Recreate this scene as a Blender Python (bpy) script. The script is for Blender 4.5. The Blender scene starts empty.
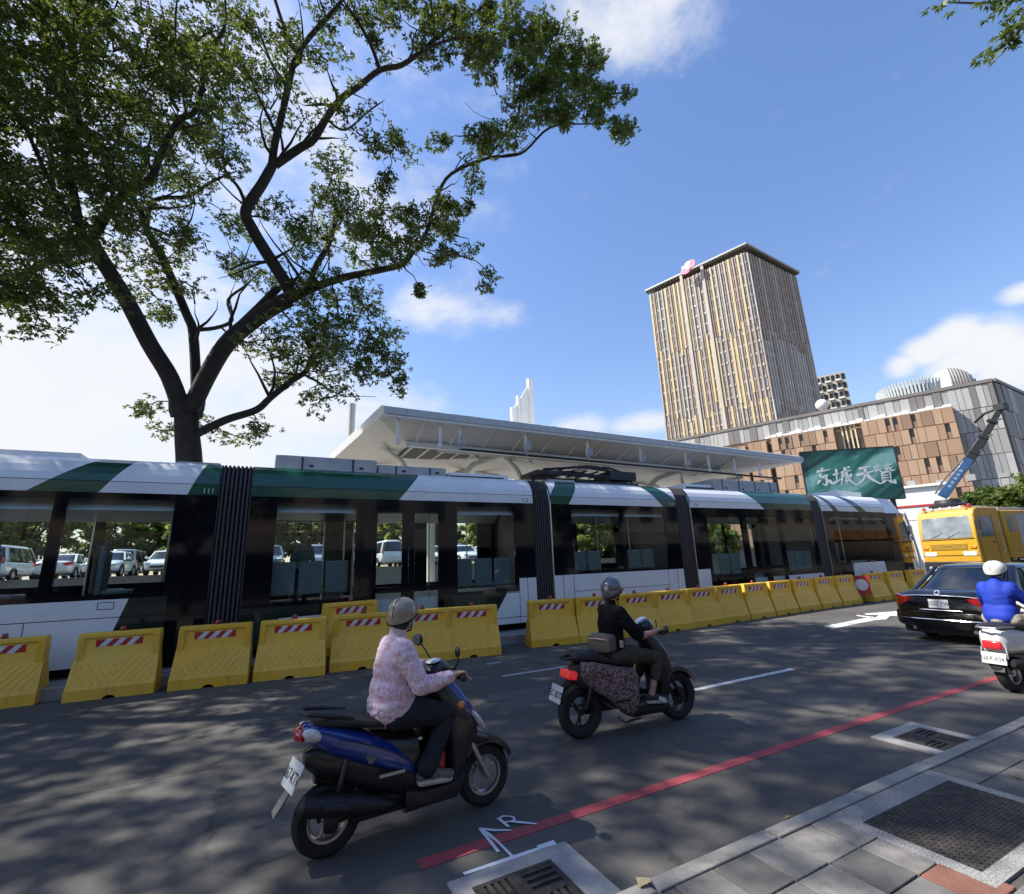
import bpy, bmesh, math, random
import numpy as np
from mathutils import Vector, Matrix, noise
R = math.radians
rnd = random.Random(11)
SC = bpy.context.scene
COL = SC.collection
H = 1.85                                    # eye height of the photographer above the road
# ---------------------------------------------------------------- camera: axes of the street seen from the camera
FPX = 474.87
AX = Vector((0.89156514, 0.07523756, 0.44659928))     # along the street (right, down, forward)
AY = Vector((-0.45131998, 0.22970166, 0.86229196))    # across the street
AZ = Vector((-0.03770785, -0.97034863, 0.23875021))   # up
def ray(px, py):
    c = Vector((px-512.0, py-447.0, FPX))
    return Vector((AX.dot(c), AY.dot(c), AZ.dot(c)))
def atY(px, py, Y):
    d = ray(px, py); t = Y/d.y
    return Vector((d.x*t, Y, d.z*t+H))
def atX(px, py, X):
    d = ray(px, py); t = X/d.x
    return Vector((X, d.y*t, d.z*t+H))
def atD(px, py, D):
    d = ray(px, py); t = D/math.hypot(d.x, d.y)
    return Vector((d.x*t, d.y*t, d.z*t+H))
def ground(px, py, z=0.0):
    d = ray(px, py); t = (z-H)/d.z
    return Vector((d.x*t, d.y*t, z))
def project(p):
    q = (p[0], p[1], p[2]-H)
    c = [AX[i]*q[0]+AY[i]*q[1]+AZ[i]*q[2] for i in range(3)]
    if c[2] <= 0.05: return None
    return 512+FPX*c[0]/c[2], 447+FPX*c[1]/c[2]

# ---------------------------------------------------------------- materials
MATS = {}
def pbr(name, col, rough=0.55, metal=0.0, var=0.12, scale=6.0, bump=0.0, bscale=60.0, coat=0.0, spec=0.5, trans=0.0, dirt=0.0, emit=None):
    if name in MATS: return MATS[name]
    m = bpy.data.materials.new(name); m.use_nodes = True
    nt = m.node_tree; b = nt.nodes['Principled BSDF']
    b.inputs['Roughness'].default_value = rough
    b.inputs['Metallic'].default_value = metal
    b.inputs['Coat Weight'].default_value = coat
    b.inputs['Coat Roughness'].default_value = 0.06
    b.inputs['Specular IOR Level'].default_value = spec
    tc = nt.nodes.new('ShaderNodeTexCoord')
    n = nt.nodes.new('ShaderNodeTexNoise'); n.inputs['Scale'].default_value = scale; n.inputs['Detail'].default_value = 5
    nt.links.new(tc.outputs['Object'], n.inputs['Vector'])
    r = nt.nodes.new('ShaderNodeValToRGB')
    r.color_ramp.elements[0].position = 0.3; r.color_ramp.elements[1].position = 0.7
    lo = [max(0, c*(1-var)) for c in col]; hi = [min(1, c*(1+var)) for c in col]
    r.color_ramp.elements[0].color = (*lo, 1); r.color_ramp.elements[1].color = (*hi, 1)
    nt.links.new(n.outputs['Fac'], r.inputs['Fac'])
    out = r.outputs['Color']
    if dirt:
        n2 = nt.nodes.new('ShaderNodeTexNoise'); n2.inputs['Scale'].default_value = scale*2.3; n2.inputs['Detail'].default_value = 8
        n2.inputs['Roughness'].default_value = 0.7
        nt.links.new(tc.outputs['Object'], n2.inputs['Vector'])
        mr = nt.nodes.new('ShaderNodeMapRange'); mr.inputs[1].default_value = 0.5; mr.inputs[2].default_value = 0.75; mr.inputs[4].default_value = dirt
        nt.links.new(n2.outputs['Fac'], mr.inputs[0])
        mx = nt.nodes.new('ShaderNodeMixRGB'); mx.inputs[2].default_value = (0.09, 0.08, 0.065, 1)
        nt.links.new(mr.outputs[0], mx.inputs[0]); nt.links.new(out, mx.inputs[1]); out = mx.outputs[0]
    nt.links.new(out, b.inputs['Base Color'])
    if bump:
        n3 = nt.nodes.new('ShaderNodeTexNoise'); n3.inputs['Scale'].default_value = bscale; n3.inputs['Detail'].default_value = 4
        nt.links.new(tc.outputs['Object'], n3.inputs['Vector'])
        bp = nt.nodes.new('ShaderNodeBump'); bp.inputs['Strength'].default_value = bump; bp.inputs['Distance'].default_value = 0.01
        nt.links.new(n3.outputs['Fac'], bp.inputs['Height']); nt.links.new(bp.outputs[0], b.inputs['Normal'])
    if emit:
        b.inputs['Emission Color'].default_value = (*emit[:3], 1); b.inputs['Emission Strength'].default_value = emit[3]
    MATS[name] = m
    return m
def glass(name, tint, refl=0.08, rough=0.02):
    if name in MATS: return MATS[name]
    m = bpy.data.materials.new(name); m.use_nodes = True
    nt = m.node_tree; nt.nodes.clear()
    o = nt.nodes.new('ShaderNodeOutputMaterial'); t = nt.nodes.new('ShaderNodeBsdfTransparent'); g = nt.nodes.new('ShaderNodeBsdfGlossy')
    t.inputs[0].default_value = (*tint, 1); g.inputs['Roughness'].default_value = rough; g.inputs['Color'].default_value = (0.95, 0.97, 1, 1)
    fr = nt.nodes.new('ShaderNodeFresnel'); fr.inputs['IOR'].default_value = 1.5
    ad = nt.nodes.new('ShaderNodeMath'); ad.operation = 'ADD'; ad.inputs[1].default_value = refl; ad.use_clamp = True
    mx = nt.nodes.new('ShaderNodeMixShader')
    ge = nt.nodes.new('ShaderNodeNewGeometry'); iv = nt.nodes.new('ShaderNodeMath'); iv.operation = 'SUBTRACT'; iv.inputs[0].default_value = 1.0; nt.links.new(ge.outputs['Backfacing'], iv.inputs[1])
    ml = nt.nodes.new('ShaderNodeMath'); ml.operation = 'MULTIPLY'; nt.links.new(ad.outputs[0], ml.inputs[0]); nt.links.new(iv.outputs[0], ml.inputs[1])
    nt.links.new(fr.outputs[0], ad.inputs[0]); nt.links.new(ml.outputs[0], mx.inputs[0])
    nt.links.new(t.outputs[0], mx.inputs[1]); nt.links.new(g.outputs[0], mx.inputs[2]); nt.links.new(mx.outputs[0], o.inputs[0])
    MATS[name] = m
    return m

# ---------------------------------------------------------------- mesh builder
class MB:
    def __init__(s): s.v = []; s.f = []; s.m = []; s.mi = 0; s.T = None
    def add(s, vs, fs, mi=None):
        o = len(s.v); mi = s.mi if mi is None else mi
        if s.T is not None: vs = [s.T @ Vector(p) for p in vs]
        s.v += [tuple(p) for p in vs]
        s.f += [tuple(i+o for i in f) for f in fs]; s.m += [mi]*len(fs)
        return s
    def poly(s, pts, mi=None): return s.add(pts, [tuple(range(len(pts)))], mi)
    def box(s, x0, x1, y0, y1, z0, z1, mi=None, skip=''):
        v = [(x0,y0,z0),(x1,y0,z0),(x1,y1,z0),(x0,y1,z0),(x0,y0,z1),(x1,y0,z1),(x1,y1,z1),(x0,y1,z1)]
        return s.add(v, [(3,2,1,0),(4,5,6,7),(0,1,5,4),(1,2,6,5),(2,3,7,6),(3,0,4,7)], mi)
    def obox(s, c, size, M=None, mi=None):
        hx, hy, hz = size[0]/2, size[1]/2, size[2]/2
        v = [Vector(p) for p in ((-hx,-hy,-hz),(hx,-hy,-hz),(hx,hy,-hz),(-hx,hy,-hz),(-hx,-hy,hz),(hx,-hy,hz),(hx,hy,hz),(-hx,hy,hz))]
        if M is not None: v = [M @ p for p in v]
        c = Vector(c); v = [p+c for p in v]
        return s.add(v, [(3,2,1,0),(4,5,6,7),(0,1,5,4),(1,2,6,5),(2,3,7,6),(3,0,4,7)], mi)
    def prism(s, poly, axis, a, b, mi=None, capmi=None):
        n = len(poly)
        def P(p, t):
            if axis == 'y': return (p[0], t, p[1])
            if axis == 'x': return (t, p[0], p[1])
            return (p[0], p[1], t)
        vs = [P(p, a) for p in poly]+[P(p, b) for p in poly]
        s.add(vs, [(i, (i+1) % n, n+(i+1) % n, n+i) for i in range(n)], mi)
        o = len(s.v)-2*n
        s.f += [tuple(o+i for i in range(n-1, -1, -1)), tuple(o+n+i for i in range(n))]
        k = mi if capmi is None else capmi
        s.m += [s.mi if k is None else k]*2
        return s
    def loft(s, rings, mi=None, closed=True, cap=True):
        n = len(rings[0]); vs = [p for r in rings for p in r]; fs = []
        for i in range(len(rings)-1):
            for j in range(n if closed else n-1):
                k = (j+1) % n
                fs.append((i*n+j, i*n+k, (i+1)*n+k, (i+1)*n+j))
        if cap and closed:
            fs.append(tuple(range(n-1, -1, -1))); fs.append(tuple((len(rings)-1)*n+j for j in range(n)))
        return s.add(vs, fs, mi)
    def tube(s, pts, r, n=8, mi=None, cap=True, flat=1.0):
        pts = [Vector(p) for p in pts]
        if not isinstance(r, (list, tuple)): r = [r]*len(pts)
        rings = []; up = Vector((0, 0, 1)); prev = None
        for i, p in enumerate(pts):
            a = pts[max(0, i-1)]; b = pts[min(len(pts)-1, i+1)]
            t = (b-a); t = t.normalized() if t.length > 1e-9 else Vector((1, 0, 0))
            if prev is None:
                u = t.cross(up) if abs(t.z) < 0.95 else t.cross(Vector((1, 0, 0)))
            else: u = prev - t*prev.dot(t)
            u = u.normalized() if u.length > 1e-9 else t.orthogonal().normalized()
            prev = u; w = t.cross(u)
            rings.append([p+(u*math.cos(2*math.pi*k/n)+w*flat*math.sin(2*math.pi*k/n))*r[i] for k in range(n)])
        return s.loft(rings, mi, True, cap)
    def lathe(s, prof, c=(0,0,0), axis='z', n=24, mi=None, cap=True, M=None):
        rings = []
        for r, h in prof:
            ring = []
            for k in range(n):
                a = 2*math.pi*k/n; x, y = r*math.cos(a), r*math.sin(a)
                p = Vector((x, y, h)) if axis == 'z' else (Vector((x, h, y)) if axis == 'y' else Vector((h, x, y)))
                if M is not None: p = M @ p
                ring.append(p+Vector(c))
            rings.append(ring)
        return s.loft(rings, mi, True, cap)
    def ell(s, c, rad, nu=16, nv=10, M=None, mi=None, v0=0.0, v1=1.0):
        rings = []
        for i in range(nv+1):
            t = math.pi*(v0+(v1-v0)*i/nv); ring = []
            st = max(math.sin(t), 1e-3)
            for k in range(nu):
                a = 2*math.pi*k/nu
                p = Vector((rad[0]*st*math.cos(a), rad[1]*st*math.sin(a), rad[2]*math.cos(t)))
                if M is not None: p = M @ p
                ring.append(p+Vector(c))
            rings.append(ring)
        return s.loft(rings, mi, True, True)
    def build(s, name, mats, parent=None, smooth=False, bevel=0, sub=0, off=None, seg=2, angle=35, label=None):
        if not isinstance(mats, (list, tuple)): mats = [mats]
        vs = s.v
        if off is not None: vs = [(a-off[0], b-off[1], c-off[2]) for a, b, c in vs]
        me = bpy.data.meshes.new(name); me.from_pydata(vs, [], s.f)
        me.polygons.foreach_set('material_index', s.m)
        for m in mats: me.materials.append(m)
        bm = bmesh.new(); bm.from_mesh(me); bmesh.ops.recalc_face_normals(bm, faces=bm.faces); bm.to_mesh(me); bm.free()
        o = bpy.data.objects.new(name, me); COL.objects.link(o)
        if parent is not None: o.parent = parent
        if bevel:
            mo = o.modifiers.new('bevel', 'BEVEL'); mo.width = bevel; mo.segments = seg; mo.limit_method = 'ANGLE'; mo.angle_limit = R(40)
        if sub:
            mo = o.modifiers.new('sub', 'SUBSURF'); mo.levels = sub; mo.render_levels = sub
        if smooth or bevel or sub:
            me.polygons.foreach_set('use_smooth', [True]*len(me.polygons))
            if not sub:
                try: me.set_sharp_from_angle(angle=R(angle))
                except Exception: pass
        if label: o['label'] = label
        return o
def empty(name, loc=(0,0,0), rz=0.0):
    o = bpy.data.objects.new(name, None); COL.objects.link(o); o.location = loc; o.rotation_euler = (0, 0, rz)
    o.empty_display_size = 0.2
    return o
def tag(o, label=None, cat=None, group=None, kind=None):
    if label: o['label'] = label
    if cat: o['category'] = cat
    if group: o['group'] = group
    if kind: o['kind'] = kind
    return o
def copy_tree(o, parent=None):
    c = o.copy(); COL.objects.link(c); c.parent = parent
    for ch in list(o.children): copy_tree(ch, c)
    return c
def kids(o): return list(o.children)
def interp(tab, x):
    if x <= tab[0][0]: return tab[0][1:]
    for a, b in zip(tab, tab[1:]):
        if x <= b[0]:
            t = (x-a[0])/(b[0]-a[0]); return tuple(p+(q-p)*t for p, q in zip(a[1:], b[1:]))
    return tab[-1][1:]
def text(s, name, size, mat, parent, M, extrude=0.001, align='CENTER', sx=1.0):
    cu = bpy.data.curves.new('letters', 'FONT'); cu.body = s; cu.size = size; cu.align_x = align; cu.align_y = 'CENTER'; cu.extrude = extrude
    tmp = bpy.data.objects.new('letters', cu); COL.objects.link(tmp)
    bpy.context.view_layer.update()
    me = bpy.data.meshes.new_from_object(tmp.evaluated_get(bpy.context.evaluated_depsgraph_get()))
    bpy.data.objects.remove(tmp)
    me.transform(M @ Matrix.Diagonal((sx, 1, 1, 1))); me.materials.clear(); me.materials.append(mat)
    o = bpy.data.objects.new(name, me); COL.objects.link(o); o.parent = parent
    return o
def frame_matrix(o, xdir, ydir):
    x = Vector(xdir).normalized(); y = Vector(ydir); y = (y-x*y.dot(x)).normalized(); z = x.cross(y)
    return Matrix(((x.x, y.x, z.x, o[0]), (x.y, y.y, z.y, o[1]), (x.z, y.z, z.z, o[2]), (0, 0, 0, 1)))

# shared materials
M_RUB = pbr('rubber_black', (0.018,0.018,0.019), 0.75, bump=0.3, bscale=90)
M_BLK = pbr('black_plastic', (0.016,0.016,0.018), 0.5, bump=0.1, bscale=200)
M_GLOSSBLK = pbr('gloss_black', (0.008,0.008,0.01), 0.14, var=0.05, coat=0.6)
M_CHR = pbr('chrome', (0.75,0.76,0.78), 0.15, 1.0, var=0.05)
M_ALU = pbr('aluminium', (0.5,0.5,0.52), 0.4, 1.0, var=0.1)
M_STEELDK = pbr('dark_steel', (0.06,0.06,0.063), 0.45, 0.8, var=0.2)
M_WHITE = pbr('white_paint', (0.78,0.78,0.76), 0.35, var=0.04, dirt=0.08)
M_RED = pbr('red_lens', (0.45,0.012,0.012), 0.15, coat=1.0, var=0.1, scale=40)
M_REDON = pbr('lit_red_lens', (0.40,0.012,0.018), 0.2, coat=1.0, var=.35, scale=45, emit=(1.0,0.04,0.05,.16))
M_CLEAR = pbr('clear_lens', (0.6,0.62,0.64), 0.08, coat=1.0, var=0.25, scale=60)
M_ORANGE = pbr('orange_lens', (0.7,0.22,0.02), 0.2, coat=1.0)
M_PLATE = pbr('plate_white', (0.60,0.62,0.62), 0.4, var=0.03)
M_PLTXT = pbr('plate_ink', (0.012,0.014,0.016), 0.6)
M_MIRROR = pbr('mirror_glass', (0.8,0.82,0.83), 0.03, 1.0, var=0.02)
# sky and exposure
SKY_STR, SKY_SAT, SKY_VAL, SKY_TINT = 0.100, 1.12, 0.92, (1.13, 0.99, 1.08)
CLOUD_THIN, CLOUD_THICK = (4.2, 4.35, 4.6), (4.45, 4.5, 4.6)
EXPOSURE = 1.08
CLOUDS = [(40,420,50,1.1,1.5),(-300,300,60,1.2,1.4),(260,400,30,.75,1.8),(440,310,13,.62,2.0),(490,315,9,.6,2.6),(640,15,13,.55,1.8),(585,425,8,.8,3.0),(640,422,8,.95,3.0),(903,366,3.0,1.25,1.3),(928,352,4.2,1.3,1.3),(955,341,4.6,1.35,1.3),(985,346,5.0,1.3,1.3),(1012,360,5.5,1.3,1.3),(960,362,6,1.2,1.8),(1022,292,2.5,.8,1.6),(250,120,40,.45,1.3),(350,210,16,.6,1.5)]
# ================================================================= GROUND, ROAD, SIDEWALK
def asphalt_mat(name, base, patch=0.25):
    m = bpy.data.materials.new(name); m.use_nodes = True; nt = m.node_tree; b = nt.nodes['Principled BSDF']
    tc = nt.nodes.new('ShaderNodeTexCoord')
    def noise_(sc, det, rough=0.6):
        n = nt.nodes.new('ShaderNodeTexNoise'); n.inputs['Scale'].default_value = sc; n.inputs['Detail'].default_value = det; n.inputs['Roughness'].default_value = rough
        nt.links.new(tc.outputs['Object'], n.inputs['Vector']); return n
    def mixc(f, a, bb):
        x = nt.nodes.new('ShaderNodeMixRGB')
        for i, v in ((0, f), (1, a), (2, bb)):
            if isinstance(v, tuple): x.inputs[i].default_value = (*v, 1)
            elif isinstance(v, float): x.inputs[i].default_value = v
            else: nt.links.new(v, x.inputs[i])
        return x.outputs[0]
    def rng(s, a, b2, lo=0.0, hi=1.0):
        r = nt.nodes.new('ShaderNodeMapRange'); r.inputs[1].default_value = a; r.inputs[2].default_value = b2; r.inputs[3].default_value = lo; r.inputs[4].default_value = hi
        nt.links.new(s, r.inputs[0]); return r.outputs[0]
    big = noise_(0.35, 6); fine = noise_(48, 6, 0.9); mid = noise_(5, 8, 0.7); spots = noise_(1.7, 10, 0.75)
    d = tuple(c*(1-patch) for c in base); l = tuple(c*(1+patch) for c in base)
    col = mixc(rng(big.outputs[0], 0.35, 0.65), d, l)
    col = mixc(rng(mid.outputs[0], 0.52, 0.8, 0, 0.5), col, tuple(c*1.5 for c in base))
    col = mixc(rng(fine.outputs[0], 0.55, 0.74, 0, 0.9), col, tuple(c*2.9 for c in base))
    col = mixc(rng(spots.outputs[0], 0.60, 0.74, 0, 0.55), col, tuple(c*0.5 for c in base))
    # wheel tracks run along the street: stretched noise
    mp = nt.nodes.new('ShaderNodeMapping'); mp.inputs['Scale'].default_value = (0.05, 1.3, 1); nt.links.new(tc.outputs['Object'], mp.inputs[0])
    st = nt.nodes.new('ShaderNodeTexNoise'); st.inputs['Scale'].default_value = 1.0; st.inputs['Detail'].default_value = 3; nt.links.new(mp.outputs[0], st.inputs['Vector'])
    col = mixc(rng(st.outputs[0], 0.45, 0.7, 0, 0.45), col, tuple(c*0.55 for c in base))
    dk = noise_(62, 5, 0.9)
    col = mixc(rng(dk.outputs[0], 0.56, 0.72, 0, 0.8), col, tuple(c*0.4 for c in base))
    # fine cracks
    vo = nt.nodes.new('ShaderNodeTexVoronoi'); vo.feature = 'DISTANCE_TO_EDGE'; vo.inputs['Scale'].default_value = 0.55
    wob = nt.nodes.new('ShaderNodeMixRGB'); wob.inputs[0].default_value = 0.25; nt.links.new(tc.outputs['Object'], wob.inputs[1]); nt.links.new(mid.outputs['Color'], wob.inputs[2])
    nt.links.new(wob.outputs[0], vo.inputs['Vector'])
    ck = nt.nodes.new('ShaderNodeMath'); ck.operation = 'MULTIPLY'
    nt.links.new(rng(vo.outputs['Distance'], 0.0, 0.011, 1, 0), ck.inputs[0]); nt.links.new(rng(big.outputs[0], 0.47, 0.55, 0, 0.8), ck.inputs[1])
    col = mixc(ck.outputs[0], col, tuple(c*0.35 for c in base))
    nt.links.new(col, b.inputs['Base Color'])
    b.inputs['Roughness'].default_value = 0.85
    bp = nt.nodes.new('ShaderNodeBump'); bp.inputs['Strength'].default_value = 0.5; bp.inputs['Distance'].default_value = 0.006
    nt.links.new(fine.outputs[0], bp.inputs['Height']); nt.links.new(bp.outputs[0], b.inputs['Normal'])
    return m
M_ASPH = asphalt_mat('asphalt', (0.082, 0.077, 0.070))
M_LOT = asphalt_mat('lot_asphalt', (0.12, 0.12, 0.118))
M_FARGROUND = pbr('far_ground', (0.16,0.15,0.12), 0.9, var=0.25, scale=0.05)
M_CONC = pbr('concrete', (0.30,0.295,0.28), 0.85, var=0.16, scale=3, bump=0.3, bscale=120, dirt=0.4)
M_KERB = pbr('kerb_concrete', (0.29,0.275,0.24), 0.85, var=0.2, scale=5, bump=0.35, bscale=90, dirt=0.55)
M_PAV = [pbr('paver_grey', (0.142,0.136,0.128), 0.85, var=0.22, scale=9, bump=0.5, bscale=110, dirt=0.65),
         pbr('paver_dark', (0.10,0.098,0.093), 0.85, var=0.22, scale=9, bump=0.5, bscale=110, dirt=0.65),
         pbr('paver_pale', (0.178,0.170,0.158), 0.85, var=0.22, scale=9, bump=0.5, bscale=110, dirt=0.65),
         pbr('paver_red', (0.20,0.085,0.06), 0.85, var=0.22, scale=9, bump=0.5, bscale=110, dirt=0.65)]
M_JOINT = pbr('joint_dirt', (0.07,0.065,0.055), 0.95, var=0.3, scale=30)
M_APRON = pbr('exposed_aggregate', (0.27,0.265,0.25), 0.9, var=0.55, scale=90, bump=0.7, bscale=150, dirt=0.25)
M_IRON = pbr('cast_iron', (0.072,0.062,0.052), 0.75, 0.5, var=0.4, scale=20, bump=0.5, bscale=70)
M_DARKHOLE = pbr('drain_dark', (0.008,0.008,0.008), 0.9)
def worn_paint(name, col, wear=0.5):
    m = bpy.data.materials.new(name); m.use_nodes = True; nt = m.node_tree; b = nt.nodes['Principled BSDF']
    tc = nt.nodes.new('ShaderNodeTexCoord'); n = nt.nodes.new('ShaderNodeTexNoise'); n.inputs['Scale'].default_value = 22; n.inputs['Detail'].default_value = 9; n.inputs['Roughness'].default_value = 0.75
    nt.links.new(tc.outputs['Object'], n.inputs['Vector'])
    r = nt.nodes.new('ShaderNodeMapRange'); r.inputs[1].default_value = 0.5; r.inputs[2].default_value = 0.72; r.inputs[4].default_value = wear; nt.links.new(n.outputs[0], r.inputs[0])
    x = nt.nodes.new('ShaderNodeMixRGB'); x.inputs[1].default_value = (*col, 1); x.inputs[2].default_value = (0.06, 0.058, 0.058, 1); nt.links.new(r.outputs[0], x.inputs[0])
    nt.links.new(x.outputs[0], b.inputs['Base Color']); b.inputs['Roughness'].default_value = 0.75
    return m
M_LINEW = worn_paint('line_white', (0.60,0.60,0.58), 0.75)
M_LINER = worn_paint('line_red', (0.34,0.055,0.065), 0.75)
M_SPRAY = worn_paint('spray_white', (0.62,0.66,0.70), 0.35)

def S(name, mb, mats, **k): return tag(mb.build(name, mats, None, **k), kind='structure')
S('ground', MB().box(-500, 700, -300, 700, -0.6, -0.05), M_FARGROUND)
KY = 2.51
S('road', MB().box(-70, 160, KY, 10.79, -0.04, 0.0), M_ASPH)
S('parking_lot', MB().box(-90, 46, 32, 90, -0.045, 2.0), M_LOT)
S('platform_rear_path', MB().box(-90, 46, 14.34, 31.99, -0.045, 0.03), M_CONC)
S('far_road', MB().box(40, 160, 10.8, 30, -0.04, -0.004), M_ASPH)
S('track_slab', MB().box(-70, 40, 10.80, 14.32, -0.045, 0.20), M_CONC, bevel=0.015)
# sidewalk: bed, pavers, kerb stones
S('sidewalk_bed', MB().box(-70, 160, -14, KY-0.14, -0.04, 0.112), M_JOINT)
pv = MB(); x0 = 0.04
reds = {(3.38, 1.72), }
for i in range(-12, 52):
    for j in range(0, 16):
        xa = 0.30*i; ya = 2.36-0.30*(j+1)
        cx, cy = xa+0.15, ya+0.15
        if 3.49 < cx < 4.86 and 1.5 < cy < 2.36: continue          # apron of the manhole
        if j == 0 and cx > 4.8: pass
        q = rnd.random(); mi = 0 if q < 0.5 else (1 if q < 0.75 else 2)
        if (j == 2 and i in (11, 12)) or (j == 3 and i in (7, 14)) or (j == 2 and i == 7): mi = 3
        if (i*7+j*3) % 19 == 0 and j > 2: mi = 3
        dz = rnd.uniform(-0.002, 0.002)
        pv.box(xa+0.004, xa+0.296, ya+0.004, ya+0.296, 0.06, 0.128+dz, mi)
S('sidewalk_paving', pv, M_PAV, bevel=0.004, seg=1)
kb = MB(); xk = -12.0+0.01
while xk < 40:
    dy = rnd.uniform(-0.006, 0.006)
    prof = [(KY-0.135, -0.03), (KY+dy, -0.03), (KY+dy, 0.09), (KY-0.025+dy, 0.122), (KY-0.135, 0.128)]
    kb.prism(prof, 'x', xk+0.008, xk+0.992); xk += 1.0
S('kerb', kb, M_KERB, bevel=0.008)
S('kerb_far_stretch', MB().box(40.01, 160, KY-0.13, KY, -0.03, 0.12).box(-70, -12, KY-0.13, KY, -0.03, 0.12), M_KERB)
# painted lines
S('red_line', MB().box(1.03, 60, 3.45, 3.56, 0.0, 0.004), M_LINER)
dz_ = MB()
dz_.box(5.63, 7.86, 5.43, 5.53, 0, 0.004)
for k in range(2, 7): dz_.box(5.63+6*k, 7.86+6*k, 5.43, 5.53, 0, 0.004)
S('lane_line', dz_, M_LINEW)
S('lane_line_faded', MB().box(3.75, 5.05, 7.88, 7.97, 0, 0.004).box(3.95, 4.25, 9.0, 9.08, 0, 0.004), worn_paint('line_faded', (0.42,0.42,0.41), 0.95))
ar = MB()
def flat(pts, z=0.004):
    g = [ground(*p) for p in pts]; ar.prism([(p.x, p.y) for p in g], 'z', 0.0005, z)
flat([(824,626.5),(833,628.6),(876,620),(875,618),(869,617.3)])
flat([(876,620),(886,619.3),(890.5,615.6),(879.5,614.8),(875,618)])
flat([(856,614.9),(857.5,616),(872.5,618.2),(875,617.2)])
flat([(864.5,613.6),(866,614.8),(879,614.9),(897,616),(897,611.3)])
S('arrow_marking', ar, M_LINEW)
sp = MB()
def stroke(pts, w=0.022):
    g = [ground(430+x/5.12, 790+y/5.12) for x, y in pts]; n = len(g); top, bot = [], []
    for i, p in enumerate(g):
        t = (g[min(i+1,n-1)]-g[max(i-1,0)]).normalized(); nn = Vector((-t.y, t.x, 0))*w/2*(1+.25*math.sin(i*2.1)); e = t*w*.4*(-1 if i == 0 else 1 if i == n-1 else 0)
        top.append(p+e+nn); bot.append(p+e-nn)
    stroke.k += 1; z1 = .0062+.0006*stroke.k
    for i in range(n-1): sp.add([(q.x, q.y, z1) for q in (top[i], top[i+1], bot[i+1], bot[i])], [(0,1,2,3)])
stroke.k = 0
stroke([(348,318),(257,203)]); stroke([(257,203),(300,232),(345,268),(428,352)]); stroke([(257,203),(330,212),(410,211)])
stroke([(400,192),(352,152)]); stroke([(352,152),(372,141),(400,140),(428,146),(434,158),(415,168),(378,172)],0.018); stroke([(415,168),(460,172),(540,180)])
stroke([(182,436),(430,352),(632,283)], 0.03); stroke([(566,300),(630,280)], 0.045)
S('spray_paint_marking', sp, M_SPRAY)

# drain grates
def drain(name, x0, x1, y0, y1, gx0, gx1, gy0, gy1, label):
    e = empty(name, ((x0+x1)/2, (y0+y1)/2, 0)); off = e.location
    f = MB()
    z0, z1 = 0.0, 0.012
    f.box(x0, gx0, y0, y1, z0, z1).box(gx1, x1, y0, y1, z0, z1).box(gx0, gx1, y0, gy0, z0, z1).box(gx0, gx1, gy1, y1, z0, z1)
    f.build('concrete_frame', M_CONC, e, off=off)
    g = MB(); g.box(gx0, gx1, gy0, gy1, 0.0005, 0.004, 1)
    w, d = gx1-gx0, gy1-gy0
    # rim and the bars between the slots
    zz = 0.014
    g.box(gx0+.002, gx1-.002, gy0+.002, gy0+0.03, 0.004, zz, 0).box(gx0+.002, gx1-.002, gy1-0.03, gy1-.002, 0.004, zz, 0)
    g.box(gx0+.002, gx0+0.035, gy0+.03, gy1-.03, 0.004, zz, 0).box(gx1-0.035, gx1-.002, gy0+.03, gy1-.03, 0.004, zz, 0)
    mx_, my_ = (gx0+gx1)/2, (gy0+gy1)/2
    g.box(mx_-0.03, mx_+0.03, gy0+.03, gy1-.03, 0.004, zz, 0).box(gx0+.035, mx_-.03, my_-0.015, my_+0.015, 0.004, zz, 0).box(mx_+.03, gx1-.035, my_-0.015, my_+0.015, 0.004, zz, 0)
    for qx, qy in ((0,0),(1,0),(0,1),(1,1)):
        ax0 = gx0+.035 if qx == 0 else mx_+.03; ax1 = mx_-.03 if qx == 0 else gx1-.035
        ay0 = gy0+.03 if qy == 0 else my_+.015; ay1 = my_-.015 if qy == 0 else gy1-.03
        if (qx+qy) % 2:
            n = 5
            for k in range(n):
                u = ax0+(ax1-ax0)*(k+0.0)/(n-0.5); g.box(u, u+0.026, ay0, ay1, 0.004, zz-.001, 0)
        else:
            n = 4
            for k in range(n):
                u = ay0+(ay1-ay0)*(k+0.0)/(n-0.5); g.box(ax0, ax1, u, u+0.026, 0.004, zz-.001, 0)
    g.build('iron_grate', [M_IRON, M_DARKHOLE], e, off=off)
    tag(e, label, 'storm drain', 'storm drains along the kerb')
drain('storm_drain', 1.12, 1.96, 2.56, 3.23, 1.23, 1.77, 2.60, 3.11, 'storm drain grate in pale concrete frame beneath the white spray paint arrow')
drain('storm_drain', 5.62, 6.42, 2.56, 3.19, 5.76, 6.29, 2.64, 3.06, 'storm drain grate by the kerb farther along the red line, near the manhole')
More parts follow.
